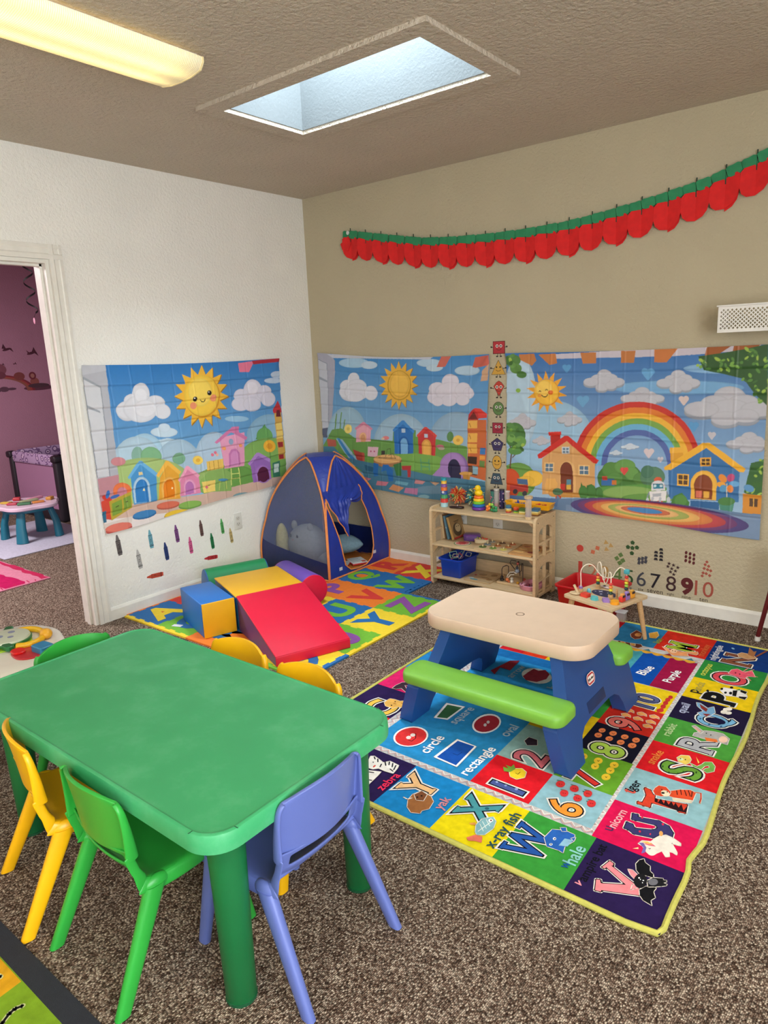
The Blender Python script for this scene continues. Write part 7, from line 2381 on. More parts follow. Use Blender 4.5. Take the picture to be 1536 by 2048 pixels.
# ---- middle board
for i, (x, rz_, sp_, cv, w_, lb) in enumerate(((1.278, 7, 'c8b088', '8c6848', .020, 'tan picture book leaning leftmost on the middle shelf'), (1.315, 12, '5c8498', '486c80', .016, 'blue-spined picture book leaning in the middle of the shelf books'), (1.352, 17, 'b89458', '8c6c40', .020, 'brown picture book with an animal cover leaning rightmost, front book'))):
    t = thing('picture_book', lb, 'book', (x, -.105, ZM+.0), 0, 'books on the middle shelf')
    rot = Matrix.Rotation(R(-rz_), 4, 'Y')
    h_ = .165-.006*i; dd = .15
    def X_(c, d): return MB().rbox(tuple(rot @ Vector((c[0], c[1], c[2]))), d, .001, rot=rot)
    zoff = .003+w_*math.sin(R(rz_))*.5
    t.location.z += w_*.5*math.sin(R(rz_))+.0012
    X_((0, .002, h_/2), (w_-.004, dd-.008, h_-.006)).build('page_block', paint('e0dcd0'), t)
    for s_ in (-1, 1): X_((s_*(w_/2-.001), 0, h_/2), (.002, dd, h_)).build('cover', paint(cv), t)
    sp = X_((0, -dd/2+.001, h_/2), (w_, .002, h_)).build('spine', paint(sp_), t)
    a = Art(2e-5)
    if i == 2:
        a.rect('9c7c50', -.072, -.078, .072, .078); a.ell('4c3c28', (-.01, -.02), (.05, 0), (0, .045)); a.ell('b8a078', (.0, -.01), (.032, 0), (0, .028)); a.rect('a8342c', -.072, -.078, .072, -.066); a.rect('2c2018', -.03, .035, .03, .039); a.rect('2c2018', -.024, .028, .024, .031)
        for sx in (-1, 1): a.disc('1c1814', sx*.012, 0, .004)
    else: a.rect('d8c8a8', -.05, .02, .05, .05)
    o = a.build('cover_print', M_DECAL, t)
    o.matrix_local = rot @ Matrix.Translation((w_/2+.0005, 0, h_/2)) @ Matrix(((0, 0, 1, 0), (1, 0, 0, 0), (0, 1, 0, 0), (0, 0, 0, 1)))
    a = Art(2e-5)
    a.text('e8e4dc' if i == 1 else '5c4030', 'BOOK' if False else 'II', lambda x, y, w2: (y*.006, x*.02), .0)
    o = a.build('spine_print', M_DECAL, t); o.matrix_local = rot @ Matrix.Translation((0, -dd/2-.0008, h_/2)) @ Matrix.Rotation(PI/2, 4, 'X')
t = thing('wipes_case', 'purple plastic case with rounded lid on the middle shelf', 'box', (1.458, -.115, ZM), R(25))
b_ = MB(); slab(b_, .11, .075, .025, [(.006, 0), (.001, .004), (0, .030), (.001, .032)], n=6); b_.build('body', plastic('5c3c80', .3), t)
b_ = MB(); slab(b_, .114, .079, .027, [(.0, .0325), (0, .037), (.006, .044), (.014, .046)], n=6); b_.build('lid', plastic('6c4890', .3), t)
t = thing('toy_drum', 'small cream wooden toy with coloured pegs on top, beside the purple case', 'toy', (1.545, -.14, ZM), R(10))
b_ = MB(); slab(b_, .095, .055, .027, [(.003, 0), (0, .003), (0, .024), (.004, .027)], n=8); b_.build('body', paint('d8c8a4'), t)
for k, c_ in enumerate(('8c9c50', 'b8a050', 'c04438', 'c87038')): MB().lathe([(.0055, .0272), (.005, .036), (.0001, .038)], (-.03+.018*k, .006*(-1)**k, 0), 12).build('peg', paint(c_), t)
MB().lathe([(.014, .0272), (.012, .032), (.0001, .034)], (.03, 0, 0), 16).build('lid_piece', paint('c83c2c'), t)
t = thing('watermelon_puzzle', 'round wooden watermelon puzzle lying on the middle shelf', 'puzzle', (1.452, -.225, ZM))
for r_, z_, c_ in ((.062, .0, 'c8b48c'), (.056, .0061, '4c6c38'), (.050, .0066, 'e0dcc0'), (.044, .0071, 'd88078'), (.026, .0076, 'b83c3c')):
    MB().lathe([(.0001, z_), (r_, z_), (r_, z_+(.006 if z_ == 0 else .0004)), (.0001, z_+(.006 if z_ == 0 else .0004))], n=32).build('layer', paint(c_), t)
sd = MB()
for k in range(8): sd.ball((.033*math.cos(k*PI/4+.2), .033*math.sin(k*PI/4+.2), .0082), (.003, .002, .001), 6, 4)
sd.build('seeds', paint('281818'), t)
def board(name, lb, x, y, rz_, w_, h_, c_, z_=ZM):
    t = thing(name, lb, 'puzzle', (x, y, z_), R(rz_), 'wooden puzzle boards on the shelf')
    b_ = MB(); slab(b_, w_, h_, .008, [(.0005, 0), (0, .001), (0, .007), (.001, .008)], n=4); b_.build('board', c_, t)
    return t
t = board('peg_puzzle', 'wooden peg puzzle board with nine coloured shapes in the middle of the shelf', 1.685, -.175, 3, .235, .215, M_WOOD)
sh_ = [('8c9498', 'd'), ('5c3828', 'd'), ('b85c30', 'd'), ('8098a8', 'r'), ('c07038', 'd'), ('c87c40', 'd'), ('4c6830', 'r'), ('6c8c3c', 's'), ('c8c05c', 's')]
for k, (c_, s_) in enumerate(sh_):
    cx = -.075+.072*(k % 3); cy = .068-.066*(k//3); r_ = .024
    n_ = {'d': 4, 'r': 20, 's': 5}[s_]; P = [(cx+r_*math.cos(2*PI*i/n_+.0), cy+r_*math.sin(2*PI*i/n_)) for i in range(n_)]
    o = MB().prism(P, .0082, .0112).build('puzzle_piece', paint(c_), t)
    MB().lathe([(.003, .0113), (.003, .016), (.0055, .019), (.004, .023), (.0001, .024)], (cx, cy, 0), 12).build('knob', paint('e0cc9c'), o)
t = board('wooden_puzzle', 'wooden puzzle board with oval picture pieces at the right end of the middle shelf', 1.887, -.165, 2, .155, .235, wood('orange_ply', 'cc9860', 14))
for cx, cy, rx_, ry_, c_ in ((-.03, .06, .022, .012, 'a86848'), (.03, .07, .026, .014, '8c4038'), (.05, .015, .022, .014, '5c6c60'), (.045, -.05, .024, .016, '8c3c30'), (-.035, -.06, .034, .014, 'd8b070'), (-.035, .01, .026, .018, 'd0a870'), (.0, -.02, .012, .012, 'b88858')):
    MB().prism([(cx+rx_*math.cos(q), cy+ry_*math.sin(q)) for q in (2*PI*i/20 for i in range(20))], .0082, .0112).build('puzzle_piece', paint(c_), t)

# ---- bottom board
def bin_box(name, lb, x, y, z_, rz_, w_, d_, h_, c_, rim=.012, tap=.014):
    t = thing(name, lb, 'storage bin', (x, y, z_), rz_)
    b_ = MB(); slab(b_, w_, d_, .022, [(tap, 0), (tap-.003, .003), (.002, h_-.016), (-rim+.002, h_-.012), (-rim, h_-.009), (-rim, h_-.002), (-rim+.003, h_), (.0, h_), (.004, h_-.004), (tap+.003, .006), (tap+.02, .005)], n=6)
    b_.build('bin', plastic(c_, .35), t, smooth=45)
    return t
bin_box('storage_bin', 'blue plastic bin with bread-clip coloured frames on the bottom shelf', 1.385, -.167, ZL, 0, .165, .225, .125, '1440b4')
t = thing('lace_frames', 'pile of pink, green and white toy linking frames in the blue bin', 'toy', (1.385, -.17, ZL+.107))
rn = random.Random(11)
for k, c_ in enumerate(('c890a8', '8cc0a8', 'd8d4b8', 'b85c88', '6ca890', 'e0dcc8', '9cc8b0', 'c04868', 'd0ccb8')):
    s_ = rn.uniform(.03, .045); rt = Matrix.Rotation(rn.uniform(-.9, .9), 4, 'X') @ Matrix.Rotation(rn.uniform(-.8, .8), 4, 'Y') @ Matrix.Rotation(rn.uniform(0, 3), 4, 'Z')
    T_ = Matrix.Translation((rn.uniform(-.042, .042), rn.uniform(-.065, .065), .008+.003*k)) @ rt
    MB().tube([(-s_/2, -s_/2, 0), (s_/2, -s_/2, 0), (s_/2, s_/2, 0), (-s_/2, s_/2, 0)], .0032, 6, T=T_, closed=True).build('frame', plastic(c_, .35), t)
t = board('maze_puzzle', 'light wooden printed puzzle board on the bottom shelf beside the blue bin', 1.578, -.175, 1, .19, .20, M_WOODE, ZL)
for cx, cy, rx_, ry_, c_ in ((-.06, -.055, .018, .010, 'b0b8b0'), (-.03, -.075, .028, .008, '5c9098'), (.02, -.02, .03, .014, 'a88860'), (-.02, .03, .03, .02, 'a08058'), (.05, .05, .02, .024, '987850'), (.06, -.04, .018, .018, 'a88458'), (-.065, .01, .008, .008, 'a83c38')):
    MB().prism([(cx+rx_*math.cos(q), cy+ry_*math.sin(q)) for q in (2*PI*i/16 for i in range(16))], .0082, .0105).build('puzzle_piece', paint(c_), t)
t = thing('bead_maze', 'small bead maze with dark bent wires and wooden animals on the bottom shelf', 'toy', (1.785, -.15, ZL), R(0))
MB().rbox((0, 0, .008), (.17, .15, .015), .003).build('base', M_WOOD, t)
wr = mat('dark_wire', '2c1c20', .4)
MB().tube([(-.06, -.05, .015), (-.06, -.05, .09), (-.055, -.045, .105), (-.045, -.02, .11), (-.04, 0, .10), (-.04, .0, .055), (-.02, .02, .05), (.0, .03, .07), (.01, .03, .13), (.02, .02, .135), (.035, .0, .12), (.04, -.0, .05)], .0025, 6).build('wire', wr, t)
MB().tube([(.07, -.02, .015), (.07, -.02, .12), (.064, -.01, .135), (.05, 0, .13), (.045, .01, .08), (.02, .02, .06), (0, 0, .09), (-.02, -.02, .13), (-.01, -.02, .15), (.02, -.01, .145)], .0025, 6).build('wire', wr, t)
MB().tube([(-.03, -.04, .015), (-.028, -.04, .05), (-.01, -.04, .075), (.015, -.035, .08), (.03, -.03, .07)], .003, 6).build('wire', plastic('e0dcd0'), t)
MB().tube([(-.02, -.045, .015), (-.018, -.045, .04), (-.004, -.043, .06), (.02, -.04, .065)], .003, 6).build('wire', plastic('e0dcd0'), t)
for x, y, z_, r_, c_ in ((-.06, -.05, .022, .013, '201818'), (-.06, -.05, .040, .009, '281c1c'), (-.02, -.055, .030, .012, 'd87c48'), (-.006, -.060, .022, .008, 'c86838'), (.012, -.055, .024, .012, 'd8d4c8'), (.012, -.055, .042, .009, 'd0ccc0'), (.03, -.02, .085, .014, '8c98a8'), (.03, -.02, .105, .010, '3c4048'), (.03, -.01, .13, .009, 'b85c50'), (.055, -.06, .022, .009, 'd8a030'), (.06, .02, .02, .011, 'c05040')):
    MB().ball((x, y, z_), r_, 12, 8).build('bead', paint(c_), t)
t = thing('pink_tray', 'pink plastic toy tray with small dark pieces at the right end of the bottom shelf', 'toy', (1.925, -.195, ZL), R(-5))
b_ = MB(); slab(b_, .115, .15, .05, [(.008, 0), (.002, .006), (0, .026), (-.002, .030), (.002, .033), (.010, .030), (.014, .012), (.03, .010)], n=8); b_.build('tray', plastic('d890a8', .35), t)
MB().rbox((-.02, -.055, .036), (.014, .05, .008), .003, R(20)).build('handle', plastic('e0a0b4', .35), t)
for k, (x, y, c_) in enumerate(((.0, .03, '4c2c38'), (.02, -.01, '602c3c'), (-.015, -.005, 'a04860'), (.01, -.04, '383038'), (.025, .035, 'b05070'))): MB().ball((x, y, .018), (.011, .009, .008), 10, 8).build('piece', plastic(c_), t)

# ================================================================== RED BIN
bin_box('storage_bin', 'large red plastic bin on the carpet behind the small wooden activity table', 2.325, -.215, .001, R(-3), .335, .27, .155, 'c40f1c', .012, .02)
t = thing('clear_container', 'small clear plastic container standing on the carpet behind the activity table leg', 'container', (2.535, -.33, .001))
b_ = MB(); slab(b_, .05, .05, .01, [(.004, 0), (.003, .002), (0, .06), (-.002, .061)], n=4, cap=(True, False)); b_.build('body', mat('clear_plastic', 'e8e4e0', .08, .01, 5, alpha=.32), t)
MB().rbox((0, 0, .063), (.056, .056, .005), .002).build('lid', plastic('c8c8c8'), t)

# ================================================================== WOODEN ACTIVITY TABLE
AR = math.atan2(-.785+.70, 2.65-2.365)
AX, AY = 2.5475, -.612; AZ = .2475
at_ = thing('activity_table', 'small square wooden activity table with splayed legs and bead wires on the rug', 'table', (AX, AY, .0125), AR)
AZl = AZ-.0125
b_ = MB(); slab(b_, .300, .300, .018, [(.001, AZl-.014), (0, AZl-.013), (0, AZl-.001), (.001, AZl)], n=5); b_.build('table_top', M_WOOD, at_)
ML = wood('beech_leg', 'c8a070', 20)
for sx in (-1, 1):
    for sy in (-1, 1):
        MB().tube([(sx*.115, sy*.115, AZl-.0145), (sx*.142, sy*.142, .001)], [.015, .0105], 14).build('leg', ML, at_)
A0 = Vector((AX, AY, .0125)); AM = Matrix.Translation(A0) @ Matrix.Rotation(AR, 4, 'Z'); AI = AM.inverted()
def AT(x, y): p = AI @ Vector((x, y, AZ)); return p.x, p.y
def tb(name, lb, x, y, grp=None): return thing(name, lb, 'toy', (x, y, AZ+.0005), AR, grp)
u, v_ = AT(2.535, -.598)
dk = MB().prism([(u+.070*math.cos(q), v_+.044*math.sin(q)) for q in (2*PI*i/30 for i in range(30))], AZl+.0004, AZl+.0016).build('starry_disc', paint('1c2850'), at_)
st = MB()
for k, (x, y, s_) in enumerate(((-.03, .012, .016), (.01, .02, .008), (.035, -.008, .008), (-.005, -.018, .009), (-.05, -.005, .006))):
    st.prism([(u+x+s_*(1 if i % 2 == 0 else .35)*math.cos(i*PI/4), v_+y+s_*(1 if i % 2 == 0 else .35)*math.sin(i*PI/4)) for i in range(8)], AZl+.0017, AZl+.0022)
st.build('star_print', paint('b8bcd0'), at_)
# wire frames
WH = mat('white_wire', 'ece0cc', .35)
def wire(pts):
    q = []; n = len(pts)
    for i in range(n-1):
        p0, p1, p2, p3 = pts[max(i-1, 0)], pts[i], pts[i+1], pts[min(i+2, n-1)]
        for k in range(8):
            t_ = k/8
            q.append(tuple(.5*((2*p1[j])+(-p0[j]+p2[j])*t_+(2*p0[j]-5*p1[j]+4*p2[j]-p3[j])*t_**2+(-p0[j]+3*p1[j]-3*p2[j]+p3[j])*t_**3) for j in range(3)))
    q.append(tuple(pts[-1])); return q
t1 = AT(2.432, -.650); t2 = AT(2.478, -.537); t3 = AT(2.590, -.655); t4 = AT(2.632, -.553)
def wp(a, b, f_, z_): return (a[0]+(b[0]-a[0])*f_, a[1]+(b[1]-a[1])*f_, AZl+z_)
MB().tube(wire([(t1[0], t1[1], AZl+.01), (t1[0], t1[1], AZl+.06), (t1[0], t1[1], AZl+.125), wp(t1, t4, .12, .155), wp(t1, t4, .26, .150), wp(t1, t4, .38, .115), wp(t1, t4, .5, .09), wp(t1, t4, .68, .09), wp(t1, t4, .76, .12), wp(t1, t4, .86, .143), wp(t1, t4, .97, .130), (t4[0], t4[1], AZl+.110), (t4[0], t4[1], AZl+.04)]), .0027, 7).build('bead_wire', WH, at_)
MB().tube(wire([(t2[0], t2[1], AZl+.01), (t2[0], t2[1], AZl+.07), (t2[0]-.004, t2[1], AZl+.13), wp(t2, t3, .12, .150), wp(t2, t3, .25, .13), wp(t2, t3, .33, .09), wp(t2, t3, .42, .07), wp(t2, t3, .55, .085), wp(t2, t3, .60, .12), wp(t2, t3, .48, .14), wp(t2, t3, .40, .115), wp(t2, t3, .46, .07), wp(t2, t3, .62, .06), wp(t2, t3, .76, .09), wp(t2, t3, .85, .13), (t3[0]-.004, t3[1]+.004, AZl+.13), (t3[0], t3[1], AZl+.09), (t3[0], t3[1], AZl+.02)]), .0027, 7).build('bead_wire', WH, at_)
for k_, (p, n_) in enumerate(((t1, 0), (t2, 4), (t3, 4), (t4, 5))):
    MB().lathe([(.0001, AZl+.0004), (.0135, AZl+.0004), (.012, AZl+.022), (.0001, AZl+.023)], (p[0], p[1], 0), 16).build('wire_socket', ML, at_)
    cs_ = ['1c4440', 'd8cc30', 'e88440', 'd03c34'] if n_ == 4 else ['1c3c48', '90b840', 'd8cc30', 'e88440', 'c83430']
    for i in range(n_): MB().ball((p[0], p[1], AZl+.031+i*.0155), (.0105, .0105, .0078), 14, 8).build('bead', paint(cs_[i]), at_)
MB().lathe([(.0001, AZl+.024), (.009, AZl+.025), (.011, AZl+.031), (.009, AZl+.037), (.0001, AZl+.038)], (t1[0]-.004, t1[1]+.004, 0), 14).build('bead', paint('8c6cb0'), at_)
MB().rbox((t4[0], t4[1], AZl+.122), (.028, .018, .026), .006, R(20)).build('bead', paint('48a4b0'), at_)
MB().ball((t1[0]+.028, t1[1]+.03, AZl+.012), (.013, .008, .015)).build('bead', paint('68b0c0'), at_)
MB().ball((t1[0]-.022, t1[1]+.012, AZl+.012), (.012, .010, .015)).build('bead', paint('d8584c'), at_)
o = tb('wooden_cymbal', 'pale wooden clapper piece lying on the left corner of the activity table', 2.412, -.677)
MB().ball((0, 0, .006), (.030, .024, .006), 18, 8).build('disc', M_WOOD, o)
MB().rbox((.004, .004, .026), (.010, .014, .052), .004, rot=Matrix.Rotation(R(-35), 4, 'Y')).build('arm', M_WOOD, o)
for nm, lb, x, y, c_, P in (('wooden_block', 'red square wooden block on the activity table front edge', 2.471, -.683, 'd84030', [(-.019, -.017), (.019, -.017), (.019, .017), (-.019, .017)]),
    ('wooden_block', 'turquoise rounded wooden block on the activity table front edge', 2.527, -.706, '58b4b8', [(.020*math.cos(q), .017*math.sin(q)) for q in (2*PI*i/6+.3 for i in range(6))]),
    ('wooden_block', 'lilac diamond wooden block on the activity table', 2.585, -.705, '9878bc', [(-.022, 0), (0, -.018), (.022, 0), (0, .018)]),
    ('wooden_block', 'round yellow-orange wooden block at the front corner of the activity table', 2.633, -.712, 'eca020', [(.0195*math.cos(q), .0195*math.sin(q)) for q in (2*PI*i/24 for i in range(24))])):
    t = tb(nm, lb, x, y, 'shape blocks on the activity table')
    MB().prism(P, 0, .017).build('block', paint(c_), t)
    MB().prism([(p[0]*1.12, p[1]*1.12) for p in P], 0, .004).build('edge', paint(c_), t)
t = tb('wooden_figure', 'tall brown round wooden peg standing on the activity table', 2.609, -.622)
MB().cyl((0, 0, 0), (0, 0, .045), .0055, n=12).build('peg', ML, t)
for nm, x, y, c1, c2, lb in (('wooden_car', 2.652, -.665, 'd83c30', 'e8a050', 'red and tan wooden vehicle piece at the right edge of the activity table'), ('wooden_car', 2.660, -.625, '9070b8', '9c80c4', 'lilac wooden vehicle piece between the red and yellow ones'), ('wooden_car', 2.672, -.587, 'e0982c', 'd8a040', 'yellow wooden vehicle piece at the right edge of the activity table')):
    t = tb(nm, lb, x, y, 'wooden vehicle pieces on the activity table')
    MB().rbox((0, 0, .014), (.022, .032, .026), .004).build('body', paint(c1), t)
    MB().rbox((0, .002, .034), (.018, .020, .016), .004).build('cabin', paint(c2), t)
    MB().rbox((.0115, 0, .030), (.002, .022, .012), .001).build('window', paint('3c2830'), t)
t = tb('wooden_eye_piece', 'white oval piece with black dot at the back of the activity table', 2.512, -.510)
MB().ball((0, 0, .006), (.034, .016, .006), 18, 8).build('body', paint('c8b4b0'), t); MB().ball((-.006, -.004, .011), (.009, .007, .003)).build('dot', paint('1c1820'), t)

# ================================================================== RED-LEGGED STOOL at the right edge
t = thing('stool', 'dark red stool leg with white foot cap at the right edge by the baseboard', 'stool', (3.385, -.212, 0), R(45))
MRED = mat('mahogany_paint', '5c1418', .35, .08, 20)
for sx in (-1, 1):
    for sy in (-1, 1):
        l_ = MB().tube([(sx*.1405, sy*.1405, .022), (sx*.095, sy*.095, .42)], [.0105, .0125], 12).build('leg', MRED, t)
        MB().tube([(sx*.141, sy*.141, .001), (sx*.140, sy*.140, .024)], [.0135, .0135], 12).build('foot_cap', plastic('dcd8d0'), l_)
MB().lathe([(.0001, .42), (.15, .42), (.155, .43), (.15, .445), (.0001, .448)], n=28).build('seat', MRED, t)
# ================================================================== GREEN TABLE
GX, GY, GZ = 2.087, -2.878, .52
gt = thing('kids_table', 'rectangular green plastic kids table with rounded corners and thick round legs', 'table', (GX, GY, 0))
def green_mat():
    m = mat('green_table_plastic', '3aa368', .45, .05, 9, .15, 900)
    nt = m.node_tree; b = nt.nodes['Principled BSDF']; tc = [n for n in nt.nodes if n.type == 'TEX_COORD'][0]
    # faint pale scuffs from wear on the table
    n = nt.nodes.new('ShaderNodeTexNoise'); n.inputs['Scale'].default_value = 9; n.inputs['Detail'].default_value = 10; n.inputs['Roughness'].default_value = .7
    nt.links.new(tc.outputs['Object'], n.inputs['Vector'])
    rp = nt.nodes.new('ShaderNodeValToRGB'); rp.color_ramp.elements[0].position = .48; rp.color_ramp.elements[1].position = .75
    rp.color_ramp.elements[0].color = (0, 0, 0, 1); rp.color_ramp.elements[1].color = (.3, .3, .3, 1)
    nt.links.new(n.outputs['Fac'], rp.inputs[0])
    mx = nt.nodes.new('ShaderNodeMix'); mx.data_type = 'RGBA'
    src = b.inputs['Base Color'].links[0].from_socket
    nt.links.new(rp.outputs['Color'], mx.inputs['Factor']); nt.links.new(src, mx.inputs['A']); mx.inputs['B'].default_value = lin('7cc498')+(1,)
    nt.links.new(mx.outputs['Result'], b.inputs['Base Color'])
    return m
M_GT = green_mat(); M_GL = mat('green_leg_shaded', '126a38', .42, .05, 9, .12, 900)  # leg green darkened to carry the shade under the table
TW, TD = 1.235, .655
b_ = MB(); slab(b_, TW, TD, .085, [(.03, GZ-.05), (.006, GZ-.05), (.001, GZ-.046), (0, GZ-.035), (.001, GZ-.008), (.004, GZ-.002), (.008, GZ), (.012, GZ), (.015, GZ-.0022), (.019, GZ-.0025), (.06, GZ-.0025)], n=10)
b_.build('table_top', M_GT, gt, smooth=35)
lg = {}
for sx in (-1, 1):
    for sy in (-1, 1):
        o = MB().lathe([(.0001, 0), (.034, 0), (.037, .004), (.042, .3), (.046, GZ-.052), (.0001, GZ-.051)], (sx*.525, sy*.222, 0), 26).build('leg', M_GL, gt, smooth=40)
        MB().lathe([(.0355, .0005), (.0385, .001), (.0385, .008), (.0355, .009)], (sx*.525, sy*.222, 0), 26).build('foot_ring', mat('dark_green_plastic', '105030', .5), o)
# seams where the moulded rim pieces meet
for sx in (-1, 1):
    for sy in (-1, 1):
        s_ = MB()
        for dx, dy in ((.075, .0), (.0, .075)):
            s_.rbox((sx*(TW/2-dx-(.0065 if dx == 0 else 0)), sy*(TD/2-dy-(.0065 if dy == 0 else 0)), GZ+.0002), (.002 if dx else .012, .002 if dy else .012, .001), .0004)
        s_.build('rim_seam', mat('dark_green_plastic', '105030', .5), gt)

# ================================================================== KIDS CHAIRS
def bez(P, n):
    """Catmull-Rom through 2-D points"""
    out = []; m_ = len(P)
    for i in range(m_-1):
        p0, p1, p2, p3 = P[max(i-1, 0)], P[i], P[i+1], P[min(i+2, m_-1)]
        for k in range(n):
            t_ = k/n
            out.append(tuple(.5*((2*p1[j])+(-p0[j]+p2[j])*t_+(2*p0[j]-5*p1[j]+4*p2[j]-p3[j])*t_**2+(-p0[j]+3*p1[j]-3*p2[j]+p3[j])*t_**3) for j in range(len(p1))))
    out.append(tuple(P[-1])); return out
def make_chair(name, label, m, m2):
    """seat faces +y; back at -y; origin on the floor under the seat"""
    t = thing(name, label, 'chair')
    # seat shell profile: (y, z, half width)
    prof = bez([(.175, .262, .135), (.168, .284, .148), (.12, .292, .153), (.03, .284, .155), (-.05, .282, .150), (-.095, .292, .146), (-.120, .316, .143), (-.129, .342, .141), (-.137, .372, .140)], 4)
    NU = 16; rows = []
    for (y, z, hw) in prof:
        row = []
        for i in range(NU+1):
            u = -1+2*i/NU
            dz = .006*u**4*(1 if y < .1 else -1); dyy = .018*u*u if z > .30 and y < 0 else 0
            row.append((hw*u, y+dyy, z+dz))
        # side skirts
        e0 = (row[0][0]-.005, row[0][1]-(.004 if z > .3 and y < 0 else 0), row[0][2]-(.016 if z < .31 else .0)); e1 = (row[-1][0]+.005, row[-1][1]-(.004 if z > .3 and y < 0 else 0), row[-1][2]-(.016 if z < .31 else .0))
        f0 = (row[0][0]-.006, row[0][1]-(.024 if y < -.1 else 0), row[0][2]-(.036 if z < .31 else .004)); f1 = (row[-1][0]+.006, row[-1][1]-(.024 if y < -.1 else 0), row[-1][2]-(.036 if z < .31 else .004))
        rows.append([f0, e0]+row+[e1, f1])
    n = len(rows[0]); mb = MB(); vs = [p for r_ in rows for p in r_]; fs = []
    for k in range(len(rows)-1):
        zc = (rows[k][n//2][2]+rows[k+1][n//2][2])/2; yc = rows[k][n//2][1]
        for i in range(n-1):
            if .326 < zc < .358 and abs(i-1.5-NU/2) < NU/2*.72: continue
            fs.append((k*n+i, (k+1)*n+i, (k+1)*n+i+1, k*n+i+1))
    o = mb.add(vs, fs).build('seat', m, t, smooth=80, fix=True)
    so = o.modifiers.new('s', 'SOLIDIFY'); so.thickness = .006; so.offset = 0
    sb = o.modifiers.new('d', 'SUBSURF'); sb.levels = 1; sb.render_levels = 2
    # back panel
    zp = bez([(.360, -.136, .141), (.385, -.139, .142), (.43, -.145, .142), (.475, -.153, .140), (.500, -.159, .135), (.512, -.163, .124)], 3)
    rows = []
    for (z, y, hw) in zp:
        row = []
        top = max(0, (z-.36)/.152)
        for i in range(NU+1):
            u = -1+2*i/NU
            row.append((hw*u, y+.034*u*u, z+(1-abs(u)**2.3)*.020*top**2))
        fl_ = .036-.022*top
        e0 = (row[0][0]-.004, row[0][1]-fl_*.5, row[0][2]); f0 = (row[0][0]-.001, row[0][1]-fl_, row[0][2]-.002)
        e1 = (-e0[0], e0[1], e0[2]); f1 = (-f0[0], f0[1], f0[2])
        rows.append([f0, e0]+row+[e1, f1])
    vs = [p for r_ in rows for p in r_]; fs = [(k*n+i, k*n+i+1, (k+1)*n+i+1, (k+1)*n+i) for k in range(len(rows)-1) for i in range(n-1)]
    o = MB().add(vs, fs).build('backrest', m, t, smooth=80)
    so = o.modifiers.new('s', 'SOLIDIFY'); so.thickness = .010; so.offset = 0
    sb = o.modifiers.new('d', 'SUBSURF'); sb.levels = 1; sb.render_levels = 2
    for sx in (-1, 1):
        for (ya, za, yb, zb, xb, ra) in ((-.075, .272, -.207, .001, .166, (.016, .027, .012, .019)), (.125, .272, .175, .001, .166, (.014, .024, .012, .017))):
            rs_ = []
            for k in range(9):
                q = k/8; x_ = sx*(.148+(xb-.148)*q); y_ = ya+(yb-ya)*q; z_ = za+(zb-za)*q
                rx_ = ra[0]+(ra[2]-ra[0])*q; ry_ = ra[1]+(ra[3]-ra[1])*q
                rs_.append([(x_+rx_*math.copysign(abs(math.cos(a_))**.7, math.cos(a_)), y_+ry_*math.copysign(abs(math.sin(a_))**.7, math.sin(a_)), z_) for a_ in (2*PI*i/16 for i in range(16))])
            MB().rings(rs_).build('leg', m, t, smooth=50)
        # moulded knuckle joining seat and rear leg
        MB().ball((sx*.147, -.07, .270), (.015, .036, .024), 14, 10).build('leg_joint', m, t)
    return t
def chair_mat(n, h): return mat(n, h, .34, .03, 10, .08, 900)
cg = make_chair('kids_chair', 'bright green plastic kids chair at the front of the green table, back to the camera', chair_mat('green_chair_plastic', '2ea23c'), None)
cy = make_chair('kids_chair', 'yellow plastic kids chair at the front left corner of the green table', chair_mat('yellow_chair_plastic', 'f0b40c'), None)
cb = make_chair('kids_chair', 'periwinkle blue plastic kids chair at the right end of the green table', chair_mat('blue_chair_plastic', '6070b4'), None)
CG = 'kids chairs around the green table'
for c_, (x, y), rz_ in ((cg, (2.272, -3.095), R(-2)), (cy, (1.908, -3.088), R(-15.5)), (cb, (2.582, -2.885), R(90))):
    c_.location = (x, y, .001); c_.rotation_euler = (0, 0, rz_); c_['group'] = CG
copy_thing(cy, 'yellow plastic kids chair on the far side of the green table nearest the soft blocks', (1.938, -2.612, .001), R(180), CG)
copy_thing(cy, 'yellow plastic kids chair on the far side of the green table nearest the rug', (2.290, -2.628, .001), R(178), CG)
copy_thing(cg, 'green plastic kids chair at the far left end of the green table', (1.530, -2.80, .001), R(-90), CG)

# ================================================================== ROUND ACTIVITY TOY at the left edge
t = thing('music_table', 'white toy music table with coloured keys and buttons at the left edge', 'toy', (.865, -2.87, 0), R(-18))
b_ = MB(); slab(b_, .56, .54, .22, [(.03, .335), (.012, .335), (.002, .345), (0, .360), (.006, .376), (.02, .384), (.08, .386)], n=14); b_.build('top', plastic('e8e4d8', .25), t, smooth=60)
b_ = MB(); slab(b_, .53, .51, .21, [(.005, .320), (.0, .325), (0, .3345), (.01, .3348)], n=14); b_.build('lower_rim', plastic('b87840', .4), t)
for sx in (-1, 1):
    for sy in (-1, 1): MB().tube([(sx*.15, sy*.15, .3195), (sx*.19, sy*.19, .001)], [.028, .022], 14).build('leg', plastic('1c2024', .4), t)
def pad(name, c_, x, y, w_, h_, r_, z0, z1, rz_=0, rough=.3):
    b_ = MB(); slab(b_, w_, h_, r_, [(.001, z0), (0, z0+.002), (0, z1-.003), (.003, z1)], n=6, T=Matrix.Translation((x, y, 0)) @ Matrix.Rotation(rz_, 4, 'Z')); return b_.build(name, plastic(c_, rough), t)
pad('button_panel', 'c8343c', .12, .13, .15, .15, .06, .3862, .392, .2)
pad('blue_pyramid', '2c88b8', .15, .165, .075, .06, .01, .3925, .418, .4)
